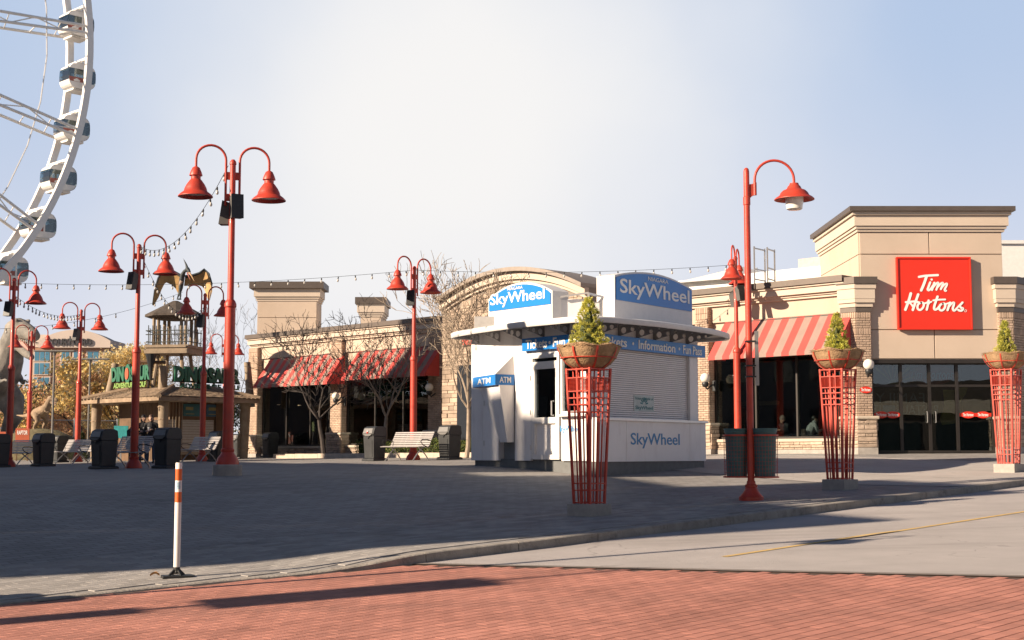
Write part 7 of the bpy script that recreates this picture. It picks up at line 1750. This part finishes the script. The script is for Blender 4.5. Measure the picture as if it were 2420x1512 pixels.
o = thing('napkin', 'crumpled bright blue napkin on the window table', 'napkin', tp_ + V((.24, -.1, .742))); mb = MB(); mb.sphere((0, 0, .04), .07, 9, 6, (1.2, .9, .6)); mb.v = [v + V((R.uniform(-.02, .02), R.uniform(-.02, .02), R.uniform(-.01, .02))) for v in mb.v]; build('paper', mb, mat('napkin_cyan', (.04, .32, .42), .7), o)
guest(908, -1.2, math.radians(150), 'seated guest with blond hair seen through the window above the bin', 'sit', M_jk, 'blond', 'chair of the blond guest')
guest(955, -1.1, math.radians(140), 'seated guest in teal jacket seen through the window behind the bench', 'sit', M_tl, 'brown', 'chair of the guest in teal')
guest(1000, -1.0, math.radians(-120), 'seated guest partly hidden by the middle lamp post', 'sit', M_gs, 'grey', 'chair of the guest behind the lamp')
# booths, panels and pale globes inside the left bays
for i, (px, n, w2, h, lb) in enumerate(((690, -1.6, .6, 1.15, 'wooden booth back inside the first left window'), (735, -2.4, .8, 1.1, 'booth back deeper inside the first left window'), (1720, -2.2, .7, 1.1, 'booth back inside the right window'))):
    p = wpt(px, n); o = thing('booth', lb, 'booth', p, -math.pi / 4); build('back', MB().box(-w2, w2, -.06, .06, 0, h), M_tab, o, bevel=.01); build('seat', MB().box(-w2, w2, -.5, -.062, .3, .45), M_chair, o)
for i, (px, n, z0, z1, w2, cc, lb) in enumerate(((720, -3.2, .75, 2.0, .55, (.42, .38, .33), 'pale wall panel deep inside the first left window'), (880, -3.5, .9, 1.5, .3, (.30, .30, .28), 'small pale notice inside the second left window'), (1790, -4.0, 1.8, 1.95, .9, (.30, .22, .10), 'faint lit sign board inside the right window'))):
    p = wpt(px, n); o = thing('wall_panel', lb, 'panel', p, -math.pi / 4); build('panel', MB().box(-w2, w2, -.03, .03, z0, z1), mat('inner_panel%d' % i, cc, .8), o); build('stand', MB().box(-.05, .05, .0, .06, 0, z0), M_int, o)
# ------------------------------------------------------------------ off-frame neighbours: they shade the plaza, cut sky fill and darken reflections
DD = V((math.sin(SUN_AZ), math.cos(SUN_AZ), 0)); QQ = V((-math.cos(SUN_AZ), math.sin(SUN_AZ), 0))
def pq(p, q, z): return DD * p + QQ * q + ZZ * z
TE = math.tan(SUN_EL); PF0 = -14.0
nb = thing('arcade_building', 'tall painted arcade building across the plaza', 'building', pq(PF0 - 6, 35, -1.5))
M_nb = mat('arcade_wall', (.13, .11, .10), .9, var=.1, scale=.4); M_nb2 = mat('arcade_trim', (.45, .40, .33), .8)
def block(q0, q1, zs, dep, nm):
    z1 = zs - TE * PF0; mb = MB(); o_ = pq(PF0 - dep, q0, -2.5); mb.para(o_, QQ * (q1 - q0), DD * dep, ZZ * (z1 + 2.5)); w_ = build(nm, mb, M_nb, nb, world=True)
    mb = MB(); z = 1.2; k = 0
    while z < z1 - 2.2:
        q = q0 + .8
        while q < q1 - 1.6:
            f = MB(); f.para(pq(PF0 + .01, q, z), QQ * 1.2, DD * .05, ZZ * 1.5); build('window', f, mat('arcade_glass', (.02, .03, .035), .1), w_, world=True); q += 2.2
        z += 3.1
    mb = MB(); mb.para(pq(PF0 + .01, q0 + .1, .9), QQ * (q1 - q0 - .2), DD * .08, ZZ * .25); build('string_course', mb, M_nb2, w_, world=True)
PROFILE = [(17.8, 21.2, 5.3), (21.22, 25.2, 8.15), (25.22, 27.9, 5.9), (27.92, 29.0, 4.75), (29.02, 29.9, 6.85), (29.92, 30.8, 7.15), (30.82, 32.4, 7.45), (32.42, 42.0, 5.3), (42.02, 51.2, 4.9), (51.22, 54.3, 15.0), (54.32, 56.5, 4.4)]
for q0, q1, zs in PROFILE: block(q0, q1, zs, 9.0, 'wing')
# banner pole standing down the street
b_ = pq(-9.0, 14.5, 0); b_.z = gz(b_.x, b_.y); o = thing('banner_pole', 'street banner pole down the kerb', 'banner pole', b_)
hb = lambda zs: zs - TE * -9.0 - b_.z
build('pole', MB().lathe([(.12, 0), (.07, .4), (.05, hb(2.2))], 10), M_red, o); build('banner', MB().para(QQ * -.42 + ZZ * hb(-.15), QQ * .84, DD * .03, ZZ * (hb(1.35) - hb(-.15))), M_aw_red, o); build('lower_banner', MB().para(QQ * -.25 + ZZ * hb(-1.6), QQ * .5, DD * .03, ZZ * (hb(-.40) - hb(-1.6))), M_aw_red, o)
wst = thing('reflection_hall', 'unseen dark hall beside the observation wheel, added to darken window reflections', 'building', V((-56, 70, -1)))  # unseen hall added so the shop windows mirror something dark
build('wall', MB().box(-20, 17, -4, 4, -1, 8.5), M_nb, wst); build('fascia', MB().box(-20.2, 17.2, -4.2, 4.2, 8.51, 9.1), M_nb2, wst)
for k in range(12): build('window', MB().box(-18.5 + 3 * k, -16.6 + 3 * k, -4.08, -3.98, 1.2, 3.6), mat('arcade_glass', (.02, .03, .035)), wst)
# added terrace behind the camera, tall and dark to hold back sky fill
ot = thing('sky_block_terrace', 'unseen terrace behind the camera, added to block sky light', 'building', ST(10, -12, -1.6))
for s0_, L_, h_ in ((-60, 66, 32), (6.02, 64, 7.5)):
    mb = MB(); mb.para(ST(s0_, -22, -3.5), UU * L_, VV * 10, ZZ * h_); build('wall', mb, mat('sky_block_wall', (.055, .045, .04), .9, var=.15, scale=.5), ot, world=True)
mb = MB(); mb.para(ST(-60, -11.99, 2.2), UU * 130, VV * .3, ZZ * .7); build('shop_fascia', mb, M_nb2, ot, world=True)
for k in range(30):
    mb = MB(); mb.para(ST(-58 + 4.2 * k, -11.99, -.9), UU * 3.2, VV * .06, ZZ * 2.6); build('shop_window', mb, mat('arcade_glass', (.02, .03, .035)), ot, world=True)
    if -58 + 4.2 * k > 3: continue
    mb = MB(); mb.para(ST(-58 + 4.2 * k, -11.99, 4.2), UU * 1.6, VV * .06, ZZ * 1.9); build('window', mb, mat('arcade_glass', (.02, .03, .035)), ot, world=True)
bpy.data.meshes.remove(unit)
